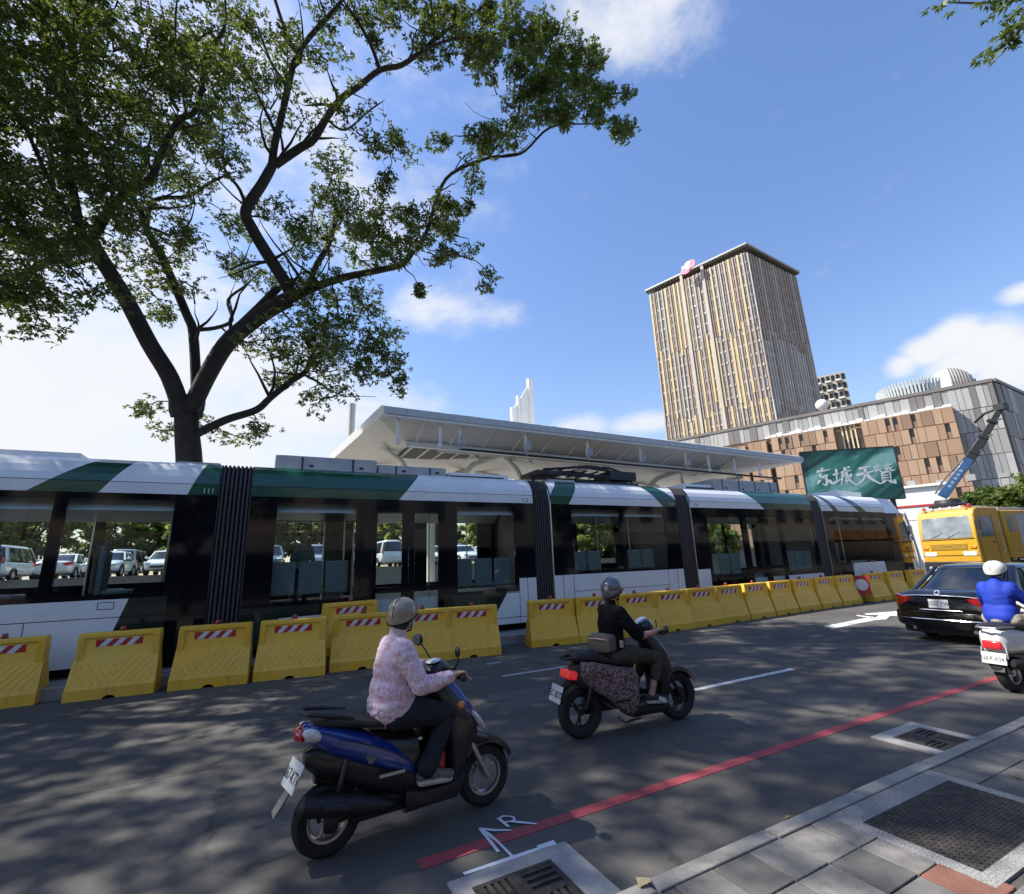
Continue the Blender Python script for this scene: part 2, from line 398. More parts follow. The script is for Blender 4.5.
# manhole plate in its apron
e = empty('manhole', (4.17, 1.9, 0.12)); off = e.location
a = MB(); X0, X1, Y0, Y1 = 3.5, 4.85, 1.51, 2.355; p0, p1, q0, q1 = 3.60, 4.76, 1.60, 2.2
za, zb = 0.113, 0.130
a.box(X0, p0, Y0, Y1, za, zb).box(p1, X1, Y0, Y1, za, zb).box(p0, p1, Y0, q0, za, zb).box(p0, p1, q1, Y1, za, zb)
a.build('concrete_apron', M_APRON, e, off=off)
g = MB(); g.box(p0+.004, p1-.004, q0+.004, q1-.004, za, 0.126)
for i in range(44):
    for j in range(24):
        if (i+j) % 2: continue
        u = p0+.02+(p1-p0-.04)*i/43; v = q0+.02+(q1-q0-.04)*j/23
        g.box(u-.011, u+.011, v-.005, v+.005, 0.126, 0.1295)
g.build('iron_cover', M_IRON, e, off=off)
tag(e, 'rectangular rusty iron manhole cover set in rough concrete on the sidewalk', 'manhole')
# old repairs in the asphalt and fallen leaves
S('road_patch', MB().prism([(-6,6.2),(2.6,6.05),(2.7,7.3),(-6,7.5)], 'z', 0.0, 0.002).prism([(9.6,3.9),(14.2,3.85),(14.3,4.6),(9.7,4.7)], 'z', 0.0, 0.002), asphalt_mat('asphalt_patch', (0.066,0.063,0.059), .3))
M_FALLEN = pbr('fallen_leaf', (0.22,0.16,0.07), 0.85, var=.4, scale=12)
for k_, (lx, ly, w_) in enumerate(((3.5,2.66,'lying in the gutter at a kerb joint'),(5.2,1.95,'lying on the pavers right of the manhole'))):
    a_ = k_*1.3; q = []
    for dx, dy, dz in ((-.045,0,.004),(0,-.018,.014),(.045,0,.006),(0,.018,.013)): q.append((lx+dx*math.cos(a_)-dy*math.sin(a_), ly+dx*math.sin(a_)+dy*math.cos(a_), (0.002 if ly > 2.5 else .131)+dz))
    tag(MB().add(q, [(0,1,2,3)]).build('dry_leaf', M_FALLEN), 'small brown leaf '+w_, 'leaf', 'fallen leaves')
# a dry leaf on the kerb end
tag(MB().add([(1.93,2.44,0.135),(2.0,2.42,0.15),(2.03,2.47,0.137),(1.96,2.5,0.145)], [(0,1,2,3)]).build('dry_leaf', pbr('dry_leaf', (0.45,0.36,0.2), 0.8)), 'pale dry leaf lying on the kerb beside the near drain', 'leaf')

# ================================================================= WATER-FILLED BARRIERS
def barrier_mat():
    m = bpy.data.materials.new('barrier_yellow'); m.use_nodes = True; nt = m.node_tree; b = nt.nodes['Principled BSDF']
    tc = nt.nodes.new('ShaderNodeTexCoord'); oi = nt.nodes.new('ShaderNodeObjectInfo')
    mu = nt.nodes.new('ShaderNodeMath'); mu.operation = 'MULTIPLY'; mu.inputs[1].default_value = 37.0; nt.links.new(oi.outputs['Random'], mu.inputs[0])
    ad = nt.nodes.new('ShaderNodeVectorMath'); nt.links.new(tc.outputs['Object'], ad.inputs[0]); nt.links.new(mu.outputs[0], ad.inputs[1])
    def nz(scale, det, rough, vec=None):
        n = nt.nodes.new('ShaderNodeTexNoise'); n.inputs['Scale'].default_value = scale; n.inputs['Detail'].default_value = det; n.inputs['Roughness'].default_value = rough
        nt.links.new(vec or ad.outputs[0], n.inputs['Vector']); return n.outputs[0]
    def rng(v, lo, hi, a=0.0, c=1.0):
        r = nt.nodes.new('ShaderNodeMapRange'); r.inputs[1].default_value = lo; r.inputs[2].default_value = hi; r.inputs[3].default_value = a; r.inputs[4].default_value = c; nt.links.new(v, r.inputs[0]); return r.outputs[0]
    def mix(f, a, c):
        x = nt.nodes.new('ShaderNodeMixRGB')
        for i, v in ((0, f), (1, a), (2, c)):
            if isinstance(v, tuple): x.inputs[i].default_value = (*v, 1)
            else: nt.links.new(v, x.inputs[i])
        return x.outputs[0]
    col = mix(oi.outputs['Random'], (0.88,0.475,0.03), (0.94,0.54,0.05))
    col = mix(rng(nz(2.5, 4, .6), .42, .72, 0, .35), col, (0.80,0.56,0.14))       # sun-faded areas
    st = nt.nodes.new('ShaderNodeMapping'); st.inputs['Scale'].default_value = (6, 6, .8); nt.links.new(ad.outputs[0], st.inputs[0])
    col = mix(rng(nz(1.6, 8, .7, st.outputs[0]), .54, .80, 0, .55), col, (0.22,0.15,0.06))   # run-down dirt
    col = mix(rng(nz(9, 10, .8), .60, .74, 0, .7), col, (0.16,0.12,0.06))            # scuffs
    nt.links.new(col, b.inputs['Base Color']); b.inputs['Roughness'].default_value = .48
    bp = nt.nodes.new('ShaderNodeBump'); bp.inputs['Strength'].default_value = .25; bp.inputs['Distance'].default_value = .01; nt.links.new(nz(14, 4, .6), bp.inputs['Height']); nt.links.new(bp.outputs[0], b.inputs['Normal'])
    return m
M_YEL = barrier_mat()
M_STW = pbr('sticker_white', (0.72,0.72,0.7), 0.4, dirt=0.25, scale=15)
M_STR = pbr('sticker_red', (0.5,0.03,0.03), 0.4, dirt=0.25, scale=15)
M_RLAMP = pbr('lamp_red', (0.30,0.015,0.02), 0.25, coat=0.6)
def make_barrier():
    r = empty('water_barrier'); b = MB()
    LB, LT = 1.19, 1.11
    # lower lip with the fork-lift notch (front outline, then extruded through)
    arc = [(0.085*math.cos(t), 0.05*math.sin(t)) for t in [math.pi*k/8 for k in range(9)]]
    lip = [(LB/2, 0.0), (LB/2, 0.165), (-LB/2, 0.165), (-LB/2, 0.0)] + [(x, z) for x, z in reversed(arc)]
    b.prism(lip, 'y', -0.23, 0.23)
    prof = [(0.165, 0.228), (0.21, 0.205), (0.60, 0.10), (0.625, 0.085), (0.915, 0.078), (0.925, 0.1), (0.985, 0.095), (1.0, 0.08)]
    rings = []
    for z, d in prof:
        l = (LB+(LT-LB)*(z-0.165)/0.835)/2-0.002
        rings.append([(-l,-d,z),(l,-d,z),(l,d,z),(-l,d,z)])
    b.loft(rings)
    # side posts of the recessed upper panel
    for sx in (-1, 1):
        for sy in (-1, 1):
            x1 = sx*(LT/2+0.005); x2 = sx*(LT/2-0.09)
            b.box(min(x1,x2), max(x1,x2), sy*0.104 if sy < 0 else 0.07, -0.07 if sy < 0 else 0.104, 0.60, 0.93)
    # herringbone ribs on both sloped faces
    for sy in (-1, 1):
        for k in range(-4, 9):
            for sx in (-1, 1):
                za, zb = 0.225, 0.585
                xa = sx*(0.11*k+0.02); xb = xa+sx*0.30
                pts = []
                for t in (0, 1):
                    z = za+(zb-za)*t; x = xa+(xb-xa)*t
                    pts.append((x, z))
                (ax, az), (bx, bz) = pts
                lim = 0.55
                # clip to the panel
                def clip(p, q):
                    if abs(p[0]) <= lim and p[0]*sx >= 0.0: return p
                    tgt = sx*lim if abs(p[0]) > lim else 0.0
                    if abs(q[0]-p[0]) < 1e-6: return None
                    t = (tgt-p[0])/(q[0]-p[0])
                    if not 0 <= t <= 1: return None
                    return (tgt, p[1]+(q[1]-p[1])*t)
                A = clip((ax, az), (bx, bz)); B = clip((bx, bz), (ax, az))
                if A is None or B is None or abs(A[1]-B[1]) < 0.03: continue
                def onface(p): 
                    d = interp([(0.21, 0.205), (0.60, 0.10)], p[1])[0]+0.001
                    return Vector((p[0], sy*d, p[1]))
                b.tube([onface(A), onface(B)], 0.0055, 5)
    b.build('body', M_YEL, r, bevel=0.012)
    s = MB()
    w, h, n = 0.64, 0.115, 7
    xs = -w/2
    for sy in (-1, 1):
        s = MB(); y0 = sy*0.080; y1 = sy*0.0835
        zc = 0.835; sl = 0.10
        edges = [-w/2+i*w/n for i in range(n+1)]
        for i in range(n):
            q = [(edges[i]-(sl/2 if i else 0), zc-h/2), (edges[i+1]-(sl/2 if i < n-1 else 0), zc-h/2), (edges[i+1]+(sl/2 if i < n-1 else 0), zc+h/2), (edges[i]+(sl/2 if i else 0), zc+h/2)]
            s.prism(q, 'y', min(y0,y1), max(y0,y1), (i % 2))
        s.build('reflective_strip', [M_STR, M_STW], r)
    l = MB(); l.lathe([(0.05,0),(0.052,0.02),(0.04,0.028),(0.04,0.06),(0.03,0.075),(0.0,0.078)], (0,0,1.0), 'z', 14)
    l.build('warning_light', M_RLAMP, r, smooth=True)
    return r
BAR = [  # x centre, y of the front, yaw in degrees, z, label
 (-3.62, 10.66, -3, 0, 'yellow plastic barrier at the left end of the row, below the first tram window'),
 (-2.07, 10.42, -5, 0, 'second yellow plastic barrier from the left end, standing before the white tram skirt'),
 (-0.70, 10.24, -9, 0, 'yellow plastic barrier standing before the bellows beside car 111'),
 (0.55, 10.10, -10, 0, 'yellow plastic barrier below the passenger window, fourth from the left'),
 (1.82, 10.08, -8, 0, 'yellow plastic barrier standing directly behind the back of the rider in pink'),
 (2.98, 9.97, -8, 0, 'yellow plastic barrier half hidden behind the pink rider and the scooter mirrors'),
 (4.02, 9.84, -10, 0, 'yellow plastic barrier just before the open gap, right of the pink rider'),
 (6.08, 9.92, -9, 0, 'yellow plastic barrier just after the open gap, left of the rider in black'),
 (7.28, 9.78, -5, 0, 'yellow plastic barrier half hidden behind the rider in black'),
 (8.52, 9.74, -3, 0, 'yellow plastic barrier right behind the handlebar of the rider in black'),
 (9.70, 9.76, -2, 0, 'yellow plastic barrier third after the open gap, above the lane dash'),
 (10.92, 9.82, 0, 0, 'yellow plastic barrier fourth to the right of the rider in black'),
 (12.14, 9.90, 2, 0, 'yellow plastic barrier before the white corner panel of the fourth tram car'),
 (13.42, 9.98, 3, 0, 'yellow plastic barrier before the tram doors, left end of the bent stretch'),
 (14.70, 10.06, 3, 0, 'yellow plastic barrier below the double doors of the fourth tram car'),
 (16.0, 10.14, 3, 0, 'yellow plastic barrier just left of the pair that ends at the round sign'),
 (17.3, 10.20, 3, 0, 'yellow plastic barrier next to last before the red round sign'),
 (18.6, 10.24, 2, 0, 'yellow plastic barrier whose right end meets the red round sign'),
 (20.65, 10.28, 0, 0, 'yellow plastic barrier first to the right of the red round sign'),
 (22.1, 10.28, 0, 0, 'yellow plastic barrier second to the right of the red round sign'),
 (23.8, 10.28, 0, 0, 'yellow plastic barrier last of the row, left of the black car'),
 (1.75, 10.83, 11, 0.2, 'yellow barrier standing higher in a second row behind the barrier by the pink rider'),
]
bar0 = make_barrier()
for i, (x, y, a, z, lab) in enumerate(BAR):
    o = bar0 if i == 0 else copy_tree(bar0)
    c, s_ = math.cos(R(a)), math.sin(R(a))
    o.location = (x - (-s_)*0 + -s_*0.23, y + c*0.23, z); o.rotation_euler = (0, 0, R(a))
    tag(o, lab, 'barrier', 'yellow barriers along the tram track')
# the round sign wedged between two barriers
e = empty('road_sign', (19.52, 10.35, 0), R(28))
MB().box(-0.02, 0.02, -0.02, 0.02, 0, 0.35).obox((0,0,0.01),(0.3,0.3,0.02)).build('stand', M_STEELDK, e)
MB().box(-0.02, 0.02, -0.24, 0.24, 0.28, 0.95, 0).lathe([(0.0,-0.026),(0.2,-0.026),(0.2,-0.022),(0.0,-0.022)], (0,0,0.63), 'x', 20, 1).build('board', [M_STR, M_STW], e)
tag(e, 'narrow red board with a white disc wedged in the gap between two barriers', 'sign')
# ================================================================= TRAM
KT = 11.4/10.7
def tx(x): return x*KT
def tz(z): return H+(z-H)*KT
Y0 = 11.4; Y1 = 14.05
T_WHITE = pbr('tram_white', (0.84,0.84,0.83), 0.3, var=0.05, coat=0.3, dirt=0.14, scale=1.5)
T_GREEN = pbr('tram_green', (0.006,0.075,0.042), 0.25, var=0.08, coat=0.5, scale=1.5)
T_DGREEN = pbr('tram_dark_green', (0.005,0.022,0.017), 0.25, var=0.1, coat=0.5)
T_BLK = pbr('tram_black_glazing', (0.005,0.006,0.009), 0.06, var=0.05, spec=0.4)
T_SEAM = pbr('tram_seam', (0.01,0.01,0.01), 0.8)
T_INT = pbr('tram_interior', (0.6,0.61,0.61), 0.6, var=0.05)
T_CEIL = pbr('tram_ceiling', (0.6,0.61,0.62), 0.5, var=0.04)
T_FLOOR = pbr('tram_floor', (0.2,0.2,0.21), 0.7)
T_SEAT = pbr('tram_seat', (0.10,0.135,0.135), 0.55, var=0.1)
T_POLE = pbr('tram_pole', (0.55,0.56,0.55), 0.3, 0.9)
T_BELL = pbr('bellows_rubber', (0.055,0.05,0.05), 0.55, var=0.25, scale=20)
T_ROOFG = pbr('roof_unit_grey', (0.42,0.42,0.41), 0.6, var=0.1, dirt=0.3, scale=3)
T_GLASS = glass('tram_glass', (0.94,0.975,0.96), -0.015)
T_NUM = pbr('tram_number', (0.62,0.64,0.64), 0.5)
T_NUMD = pbr('tram_number_dark', (0.03,0.035,0.035), 0.5)
tram = empty('tram', (8, 12.7, 0.2)); OFF = tram.location
ZB, ZS, ZBAND, ZSEAM = tz(0.47), tz(1.52), tz(3.35), tz(3.56)      # skirt bottom, band bottom, band top, roof seam
ROOFP = [(0.0, ZSEAM), (0.035, tz(3.70)), (0.11, tz(3.83)), (0.21, tz(3.93)), (0.36, tz(3.985)+0.03)]   # inset, height
ZTOP = ROOFP[-1][1]
TW = 0.075
def seg(x0, x1, bounds, ztop=tz(3.97), zbot=tz(3.36)):
    """colour runs along the roof flank: bounds = [(x at top, x at bottom, colour of what follows)]"""
    def xs(z):
        t = (z-zbot)/(ztop-zbot)
        return [x0]+[min(max(tx(b)+(tx(a)-tx(b))*t, x0), x1) for a, b, _ in bounds[1:]]+[x1]
    return xs, [b[2] for b in bounds]
def wall(mb, x0, x1, z0, z1, holes, ya, yb, mi):
    holes = sorted(holes); x = x0
    for hx0, hx1, hz0, hz1 in holes:
        if hx0 > x: mb.box(x, hx0, ya, yb, z0, z1, mi)
        if hz0 > z0+.001: mb.box(hx0, hx1, ya, yb, z0, hz0, mi)
        if hz1 < z1-.001: mb.box(hx0, hx1, ya, yb, hz1, z1, mi)
        x = hx1
    if x < x1: mb.box(x, x1, ya, yb, z0, z1, mi)
SHM = [T_WHITE, T_GREEN, T_BLK, T_DGREEN, T_INT, T_CEIL, T_FLOOR, T_SEAM]
def section(x0, x1, bounds, holes, zsill, skirt, zfloor, number, numx, numdark):
    """one car of the tram, in world metres; holes: openings in the black band; skirt: coloured pieces below it"""
    m = MB()
    # flank of the roof and the white strip below the seam, in the livery colours, near and far side
    xs, cols = seg(x0, x1, bounds)
    strips = [((0.0, ZBAND), (0.0, ZSEAM-0.012))] + list(zip(ROOFP, ROOFP[1:]))
    for near in (True, False):
        for (d0, za), (d1, zb) in strips:
            A, B = xs(za), xs(zb)
            for i, c in enumerate(cols):
                if A[i+1]-A[i] < 1e-4 and B[i+1]-B[i] < 1e-4: continue
                ya, yb = (Y0+d0, Y0+d1) if near else (Y1-d0, Y1-d1)
                m.poly([(A[i],ya,za),(A[i+1],ya,za),(B[i+1],yb,zb),(B[i],yb,zb)], c)
        ys = Y0+0.006 if near else Y1-0.006
        m.poly([(x0,ys,ZSEAM-0.013),(x1,ys,ZSEAM-0.013),(x1,ys,ZSEAM+0.001),(x0,ys,ZSEAM+0.001)], 7)
    m.box(x0, x1, Y0+ROOFP[-1][0], Y1-ROOFP[-1][0], ZTOP-0.06, ZTOP, 0)
    m.box(x0, x1, Y0+0.09, Y1-0.09, tz(3.30), tz(3.33), 5)                     # ceiling
    m.box(x0, x1, Y0+0.09, Y1-0.09, zfloor-0.05, zfloor, 6)
    # coving between the wall and the ceiling
    for ya, yb in ((Y0+.09, Y0+.45), (Y1-.09, Y1-.45)):
        m.poly([(x0,ya,tz(3.05)),(x1,ya,tz(3.05)),(x1,yb,tz(3.3)-.002),(x0,yb,tz(3.3)-.002)], 5)
    wall(m, x0, x1, zsill, ZBAND-0.004, holes, Y0+.004, Y0+TW, 2)
    wall(m, x0, x1, zsill, ZBAND-0.004, [(a, b, max(c, zsill+.25), d) for a, b, c, d in holes], Y1-TW, Y1-.004, 2)
    # inner lining below the sills
    m.box(x0, x1, Y0+TW+.002, Y0+TW+.02, zfloor, zsill-.01, 4); m.box(x0, x1, Y1-TW-.02, Y1-TW-.002, zfloor, zsill-.01, 4)
    for c, pts in skirt:
        m.prism(pts, 'y', Y0+(0.0 if c == 0 else 0.003), Y0+TW-.01, c)
    m.box(x0, x1, Y1-TW, Y1, ZB, zsill-.004, 0)
    # under-floor
    m.box(x0+.02, x1-.02, Y0+TW+.03, Y1-TW-.03, ZB-0.02, zfloor-.06, 7)
    o = m.build('car_section', SHM, tram, off=OFF)
    for a, b, c, d in holes:
        MB().box(a+.002, b-.002, Y0+.012, Y0+.020, c+.002, d-.002).build('window', T_GLASS, o, off=OFF)
        c2 = max(c, zsill+.25)
        MB().box(a+.002, b-.002, Y1-.020, Y1-.012, c2+.002, d-.002).build('window', T_GLASS, o, off=OFF)
    if number:
        M = frame_matrix((numx-OFF.x, Y0-.0015-OFF.y, tz(3.43)-OFF.z), (1,0,0), (0,0,1))
        text(number, 'number_lettering', 0.15, T_NUMD if numdark else T_NUM, o, M, 0.001)
    return o
def lines(o, segs, w=0.012):
    """panel joints, 2 mm proud of the skirt"""
    b = MB()
    for (xa, za, xb, zb) in segs:
        d = Vector((xb-xa, 0, zb-za)).normalized(); n = Vector((-d.z, 0, d.x))*w/2
        q = [(xa+n.x, za+n.z), (xb+n.x, zb+n.z), (xb-n.x, zb-n.z), (xa-n.x, za-n.z)]
        b.prism(q, 'y', Y0-.002, Y0+.001)
    b.build('panel_joint', T_SEAM, o, off=OFF)
def seat_row(o, xs, y, zf, along=True, h=1.12):
    """seat backs seen against the window; xs = centres"""
    for x in xs:
        b = MB()
        if along: b.box(x-.24, x+.24, y, y+.09, zf+.42, zf+h).box(x-.24, x+.24, y+.091, y+.5, zf+.42, zf+.50)
        else: b.box(x-.05, x+.05, y-.24, y+.24, zf+.42, zf+h+.12).box(x+.051, x+.48, y-.24, y+.24, zf+.42, zf+.50).box(x-.03, x+.03, y-.17, y+.17, zf+h+.12, zf+h+.3)
        b.build('seat', T_SEAT, o, off=OFF, bevel=0.03)
def poles(o, pts, zf):
    for x, y in pts: MB().tube([(x, y, zf), (x, y, tz(3.3))], 0.018, 8).build('grab_pole', T_POLE, o, off=OFF, smooth=True)
W, G, K, DG = 0, 1, 2, 3
# ---- first car (continues out of the picture on the left)
A0, A1 = -10.6, tx(-0.90)
hz = (tz(1.60), tz(3.24))
hA = [(-10.2,-8.6,*hz), (-8.3,-6.3,*hz), (-6.1,tx(-3.27),*hz), (tx(-3.10),tx(-1.57),*hz)]
d0, d1, d2 = tx(-2.05), tx(-2.18), tx(-2.36)
skA = [(W, [(A0,ZB),(d2,ZB),(d1,tz(1.08)),(d0,ZS-.003),(A0,ZS-.003)]), (DG, [(d2+.003,ZB),(tx(-1.5),ZB),(tx(-1.5),ZS-.003),(d0+.003,ZS-.003),(d1+.003,tz(1.08))]), (K, [(tx(-1.495),ZB),(A1,ZB),(A1,ZS-.003),(tx(-1.495),ZS-.003)])]
cA = section(A0, A1, [(0,0,W),(-2.84,-3.64,G),(-2.29,-2.70,W),(-1.17,-1.39,G)], hA, ZS, skA, 1.15, '111', tx(-1.06), False)
lines(cA, [(A0, tz(1.24), tx(-1.5), tz(1.22)), (tx(-3.35), ZB+.01, tx(-3.35), tz(1.23)), (tx(-2.46),tz(1.36),tx(-2.24),tz(1.36)), (tx(-2.46),tz(1.47),tx(-2.24),tz(1.47)), (tx(-2.46),tz(1.36),tx(-2.46),tz(1.47)), (tx(-2.24),tz(1.36),tx(-2.24),tz(1.47))])
seat_row(cA, [-4.35, -2.75], 12.0, 1.15, False); seat_row(cA, [-5.5, -3.2], 13.5, 1.15, False)
poles(cA, [(-3.1,12.4), (-5.4,12.6), (-1.75,12.2)], 1.15)
# ---- second car with its double door
B0, B1 = tx(-0.33), tx(6.08)
dr = (tz(0.86), tz(3.12))
hB = [(tx(0.15),tx(1.70),tz(1.30),tz(3.24)), (tx(2.15),tx(2.70),*dr), (tx(2.97),tx(3.55),*dr), (tx(4.0),tx(5.53),tz(1.26),tz(3.24))]
zsB = tz(1.22)
hBw = [h for h in hB]
def low(h): return h
dj0, dj1 = tx(2.05), tx(3.66)
skB = [(DG, [(B0,ZB),(tx(0.0),ZB),(tx(0.33),tz(1.0)),(tx(1.5),tz(1.02)),(tx(1.62),ZB),(dj0-.003,ZB),(dj0-.003,zsB-.003),(B0,zsB-.003)]),
       (W, [(tx(0.003),ZB),(tx(1.617),ZB),(tx(1.5),tz(1.015)),(tx(0.333),tz(0.995))]),
       (DG, [(dj1+.003,ZB),(tx(4.8),ZB),(tx(4.95),tz(0.72)),(tx(5.25),tz(1.165)),(tx(5.25),zsB-.003),(dj1+.003,zsB-.003)]),
       (W, [(tx(4.803),ZB),(B1,ZB),(B1,zsB-.003),(tx(5.6),zsB-.003),(tx(5.6),tz(1.165)),(tx(5.255),tz(1.165)),(tx(4.955),tz(0.72))])]
cB = section(B0, B1, [(0,0,G),(3.12,2.62,W)], [hB[0], (dj0, dj1, zsB+.001, tz(3.16)), hB[3]], zsB, skB, 0.80, '112', tx(5.85), True)
MB().box(tx(5.6), B1, Y0-.001, Y0+.006, zsB, tz(1.50)).build('white_corner_panel', T_WHITE, cB, off=OFF)
lines(cB, [(tx(5.6), ZB+.01, tx(5.6), tz(1.5)), (tx(5.83), ZB+.01, tx(5.83), tz(1.5)), (tx(4.85), tz(0.62), B1, tz(0.60))])
# remove the pane that section() laid over the doorway, build the leaves instead
for ch in kids(cB):
    bb = [Vector(c) for c in ch.bound_box] if ch.type == 'MESH' else []
    if ch.name.startswith('window') and bb and min(v.x for v in bb)+OFF.x > dj0-.01 and max(v.x for v in bb)+OFF.x < dj1+.01 and min(v.y for v in bb)+OFF.y < 12: bpy.data.objects.remove(ch)
def door_leaf(o, x0, x1, g0, g1):
    f = MB(); z0, z1 = tz(0.52), tz(3.155)
    wall(f, x0, x1, z0, z1, [(g0, g1, tz(0.86), tz(1.38)), ][:0]+[(g0, g1, tz(1.45), tz(3.10))], Y0+.006, Y0+.05, 0)
    lf = f.build('door', T_BLK, o, off=OFF)
    return lf
def door(o, x0, x1, panes):
    b = MB(); z0, z1 = tz(0.52), tz(3.157); x = x0
    for g0, g1 in panes:
        b.box(x, g0, Y0+.006, Y0+.05, z0, z1)
        b.box(g0, g1, Y0+.006, Y0+.05, z0, tz(0.86)).box(g0, g1, Y0+.006, Y0+.05, tz(1.38), tz(1.46)).box(g0, g1, Y0+.006, Y0+.05, tz(3.10), z1)
        x = g1
    b.box(x, x1, Y0+.006, Y0+.05, z0, z1)
    d = b.build('door', T_BLK, o, off=OFF)
    g = MB()
    for g0, g1 in panes: g.box(g0+.002, g1-.002, Y0+.012, Y0+.02, tz(1.462), tz(3.098)).box(g0+.002, g1-.002, Y0+.012, Y0+.02, tz(0.862), tz(1.378))
    return d, g
xm = tx(2.85)
for xa, xb, pa in ((dj0+.004, xm-.006, [(tx(2.15),tx(2.70))]), (xm+.006, dj1-.004, [(tx(2.98),tx(3.54))])):
    d, g = door(cB, xa, xb, pa); g.build('door_window', T_GLASS, cB, off=OFF)
seat_row(cB, [tx(0.35), tx(0.86), tx(1.37)], Y0+.14, 0.95); seat_row(cB, [tx(4.2), tx(4.72), tx(5.24)], Y0+.14, 0.9)
MB().box(tx(1.28), tx(1.72), Y1-.5, Y1-.1, 0.8, tz(3.2)).build('equipment_cabinet', pbr('cabinet_grey', (0.09,0.1,0.1), 0.5), cB, off=OFF)
poles(cB, [(tx(1.62),12.6), (tx(1.9),13.1), (tx(3.75),12.9), (tx(4.75),12.8)], 0.8)
sb = MB(); sb.tube([(tx(-.2),12.95,tz(3.0)), (tx(2.0),12.95,tz(3.0))], 0.015)
for k in range(6): sb.box(tx(0.15)+k*.27-.012, tx(0.15)+k*.27+.012, 12.94, 12.96, tz(2.72), tz(3.0)).lathe([(0.05,-.008),(0.05,.008)], (tx(0.15)+k*.27, 12.95, tz(2.69)), 'y', 12)
sb.build('strap_rail', M_BLK, cB, off=OFF)
# ---- third car, short, over the middle bogie
C0, C1 = tx(6.62), tx(11.12)
hC = [(tx(7.26),tx(8.92),tz(1.58),tz(3.22)), (tx(9.05),tx(10.60),tz(1.56),tz(3.22))]
cC = section(C0, C1, [(0,0,W),(6.95,6.40,G),(7.61,7.2,W),(9.95,10.56,G),(10.60,11.4,W)], hC, ZS, [(W, [(C0,ZB),(C1,ZB),(C1,ZS-.003),(C0,ZS-.003)])], 1.15, '113', tx(10.93), False)
lines(cC, [(tx(6.88),ZB,tx(6.88),ZS), (tx(7.2),ZB,tx(7.2),ZS-.01), (tx(7.2),tz(1.1),tx(10.5),tz(1.1)), (tx(10.5),ZB,tx(10.5),ZS-.01), (tx(10.86),ZB,tx(10.86),ZS-.01)])
seat_row(cC, [tx(7.5), tx(8.0), tx(9.4), tx(9.9)], Y0+.14, 1.15, h=0.98)
poles(cC, [(tx(8.9),12.6), (tx(10.2),12.7)], 1.15)
# ---- fourth car with doors
D0, D1 = tx(11.72), tx(17.95)
zsD = tz(1.12)
ej0, ej1 = tx(14.12), tx(15.98)
hD = [(tx(12.38),tx(13.98),tz(1.26),tz(3.08)), (ej0, ej1, zsD+.001, tz(3.14)), (tx(16.08),tx(17.73),tz(1.18),tz(3.06))]
skD = [(W, [(D0,ZB),(tx(12.24),ZB),(tx(12.24),zsD-.003),(D0,zsD-.003)]), (K, [(tx(12.243),ZB),(ej0-.003,ZB),(ej0-.003,zsD-.003),(tx(12.243),zsD-.003)]),
       (W, [(ej1+.003,ZB),(D1,ZB),(D1,zsD-.003),(ej1+.003,zsD-.003)])]
cD = section(D0, D1, [(0,0,W),(14.45,15.24,G)], hD, zsD, skD, 0.80, '114', tx(11.98), True)
for ch in kids(cD):
    bb = [Vector(c) for c in ch.bound_box] if ch.type == 'MESH' else []
    if ch.name.startswith('window') and bb and min(v.x for v in bb)+OFF.x > ej0-.01 and max(v.x for v in bb)+OFF.x < ej1+.01 and min(v.y for v in bb)+OFF.y < 12: bpy.data.objects.remove(ch)
MB().box(D0, tx(12.24), Y0-.001, Y0+.006, zsD, tz(1.47)).build('white_corner_panel', T_WHITE, cD, off=OFF)
xm = tx(15.05)
for xa, xb, pa in ((ej0+.004, xm-.006, [(tx(14.24),tx(14.94))]), (xm+.006, ej1-.004, [(tx(15.16),tx(15.86))])):
    d, g = door(cD, xa, xb, pa); g.build('door_window', T_GLASS, cD, off=OFF)
seat_row(cD, [tx(12.6), tx(13.1), tx(13.6), tx(16.4), tx(16.9), tx(17.4)], Y0+.14, 0.8)
poles(cD, [(tx(12.6),12.6), (tx(14.4),12.9), (tx(15.7),12.6), (tx(16.2),13.0)], 0.8)
# ---- end car with the slanted cab
E0, E1 = tx(18.55), tx(22.9)
hE = [(tx(18.95),tx(21.05),tz(1.42),tz(3.15)), (tx(21.12),tx(22.85),tz(1.42),tz(3.15))]
zsE = tz(1.40)
STR = 3
cE = section(E0, E1, [(0,0,W),(18.62,19.28,STR),(18.92,19.62,W),(20.0,21.0,STR),(20.5,21.55,W)], hE, zsE, [(K, [(E0,ZB),(tx(19.85),ZB),(tx(19.85),zsE-.003),(E0,zsE-.003)]), (W, [(tx(19.853),ZB),(tx(22.2),ZB),(tx(22.1),zsE-.003),(tx(19.98),zsE-.003)]), (K, [(tx(22.203),ZB),(E1,ZB),(E1,zsE-.003),(tx(22.103),zsE-.003)])], 0.85, None, 0, False)
seat_row(cE, [tx(19.4), tx(20.2)], 12.3, 0.95, False); poles(cE, [(tx(19.8),12.7),(tx(21.5),12.6)], .85)
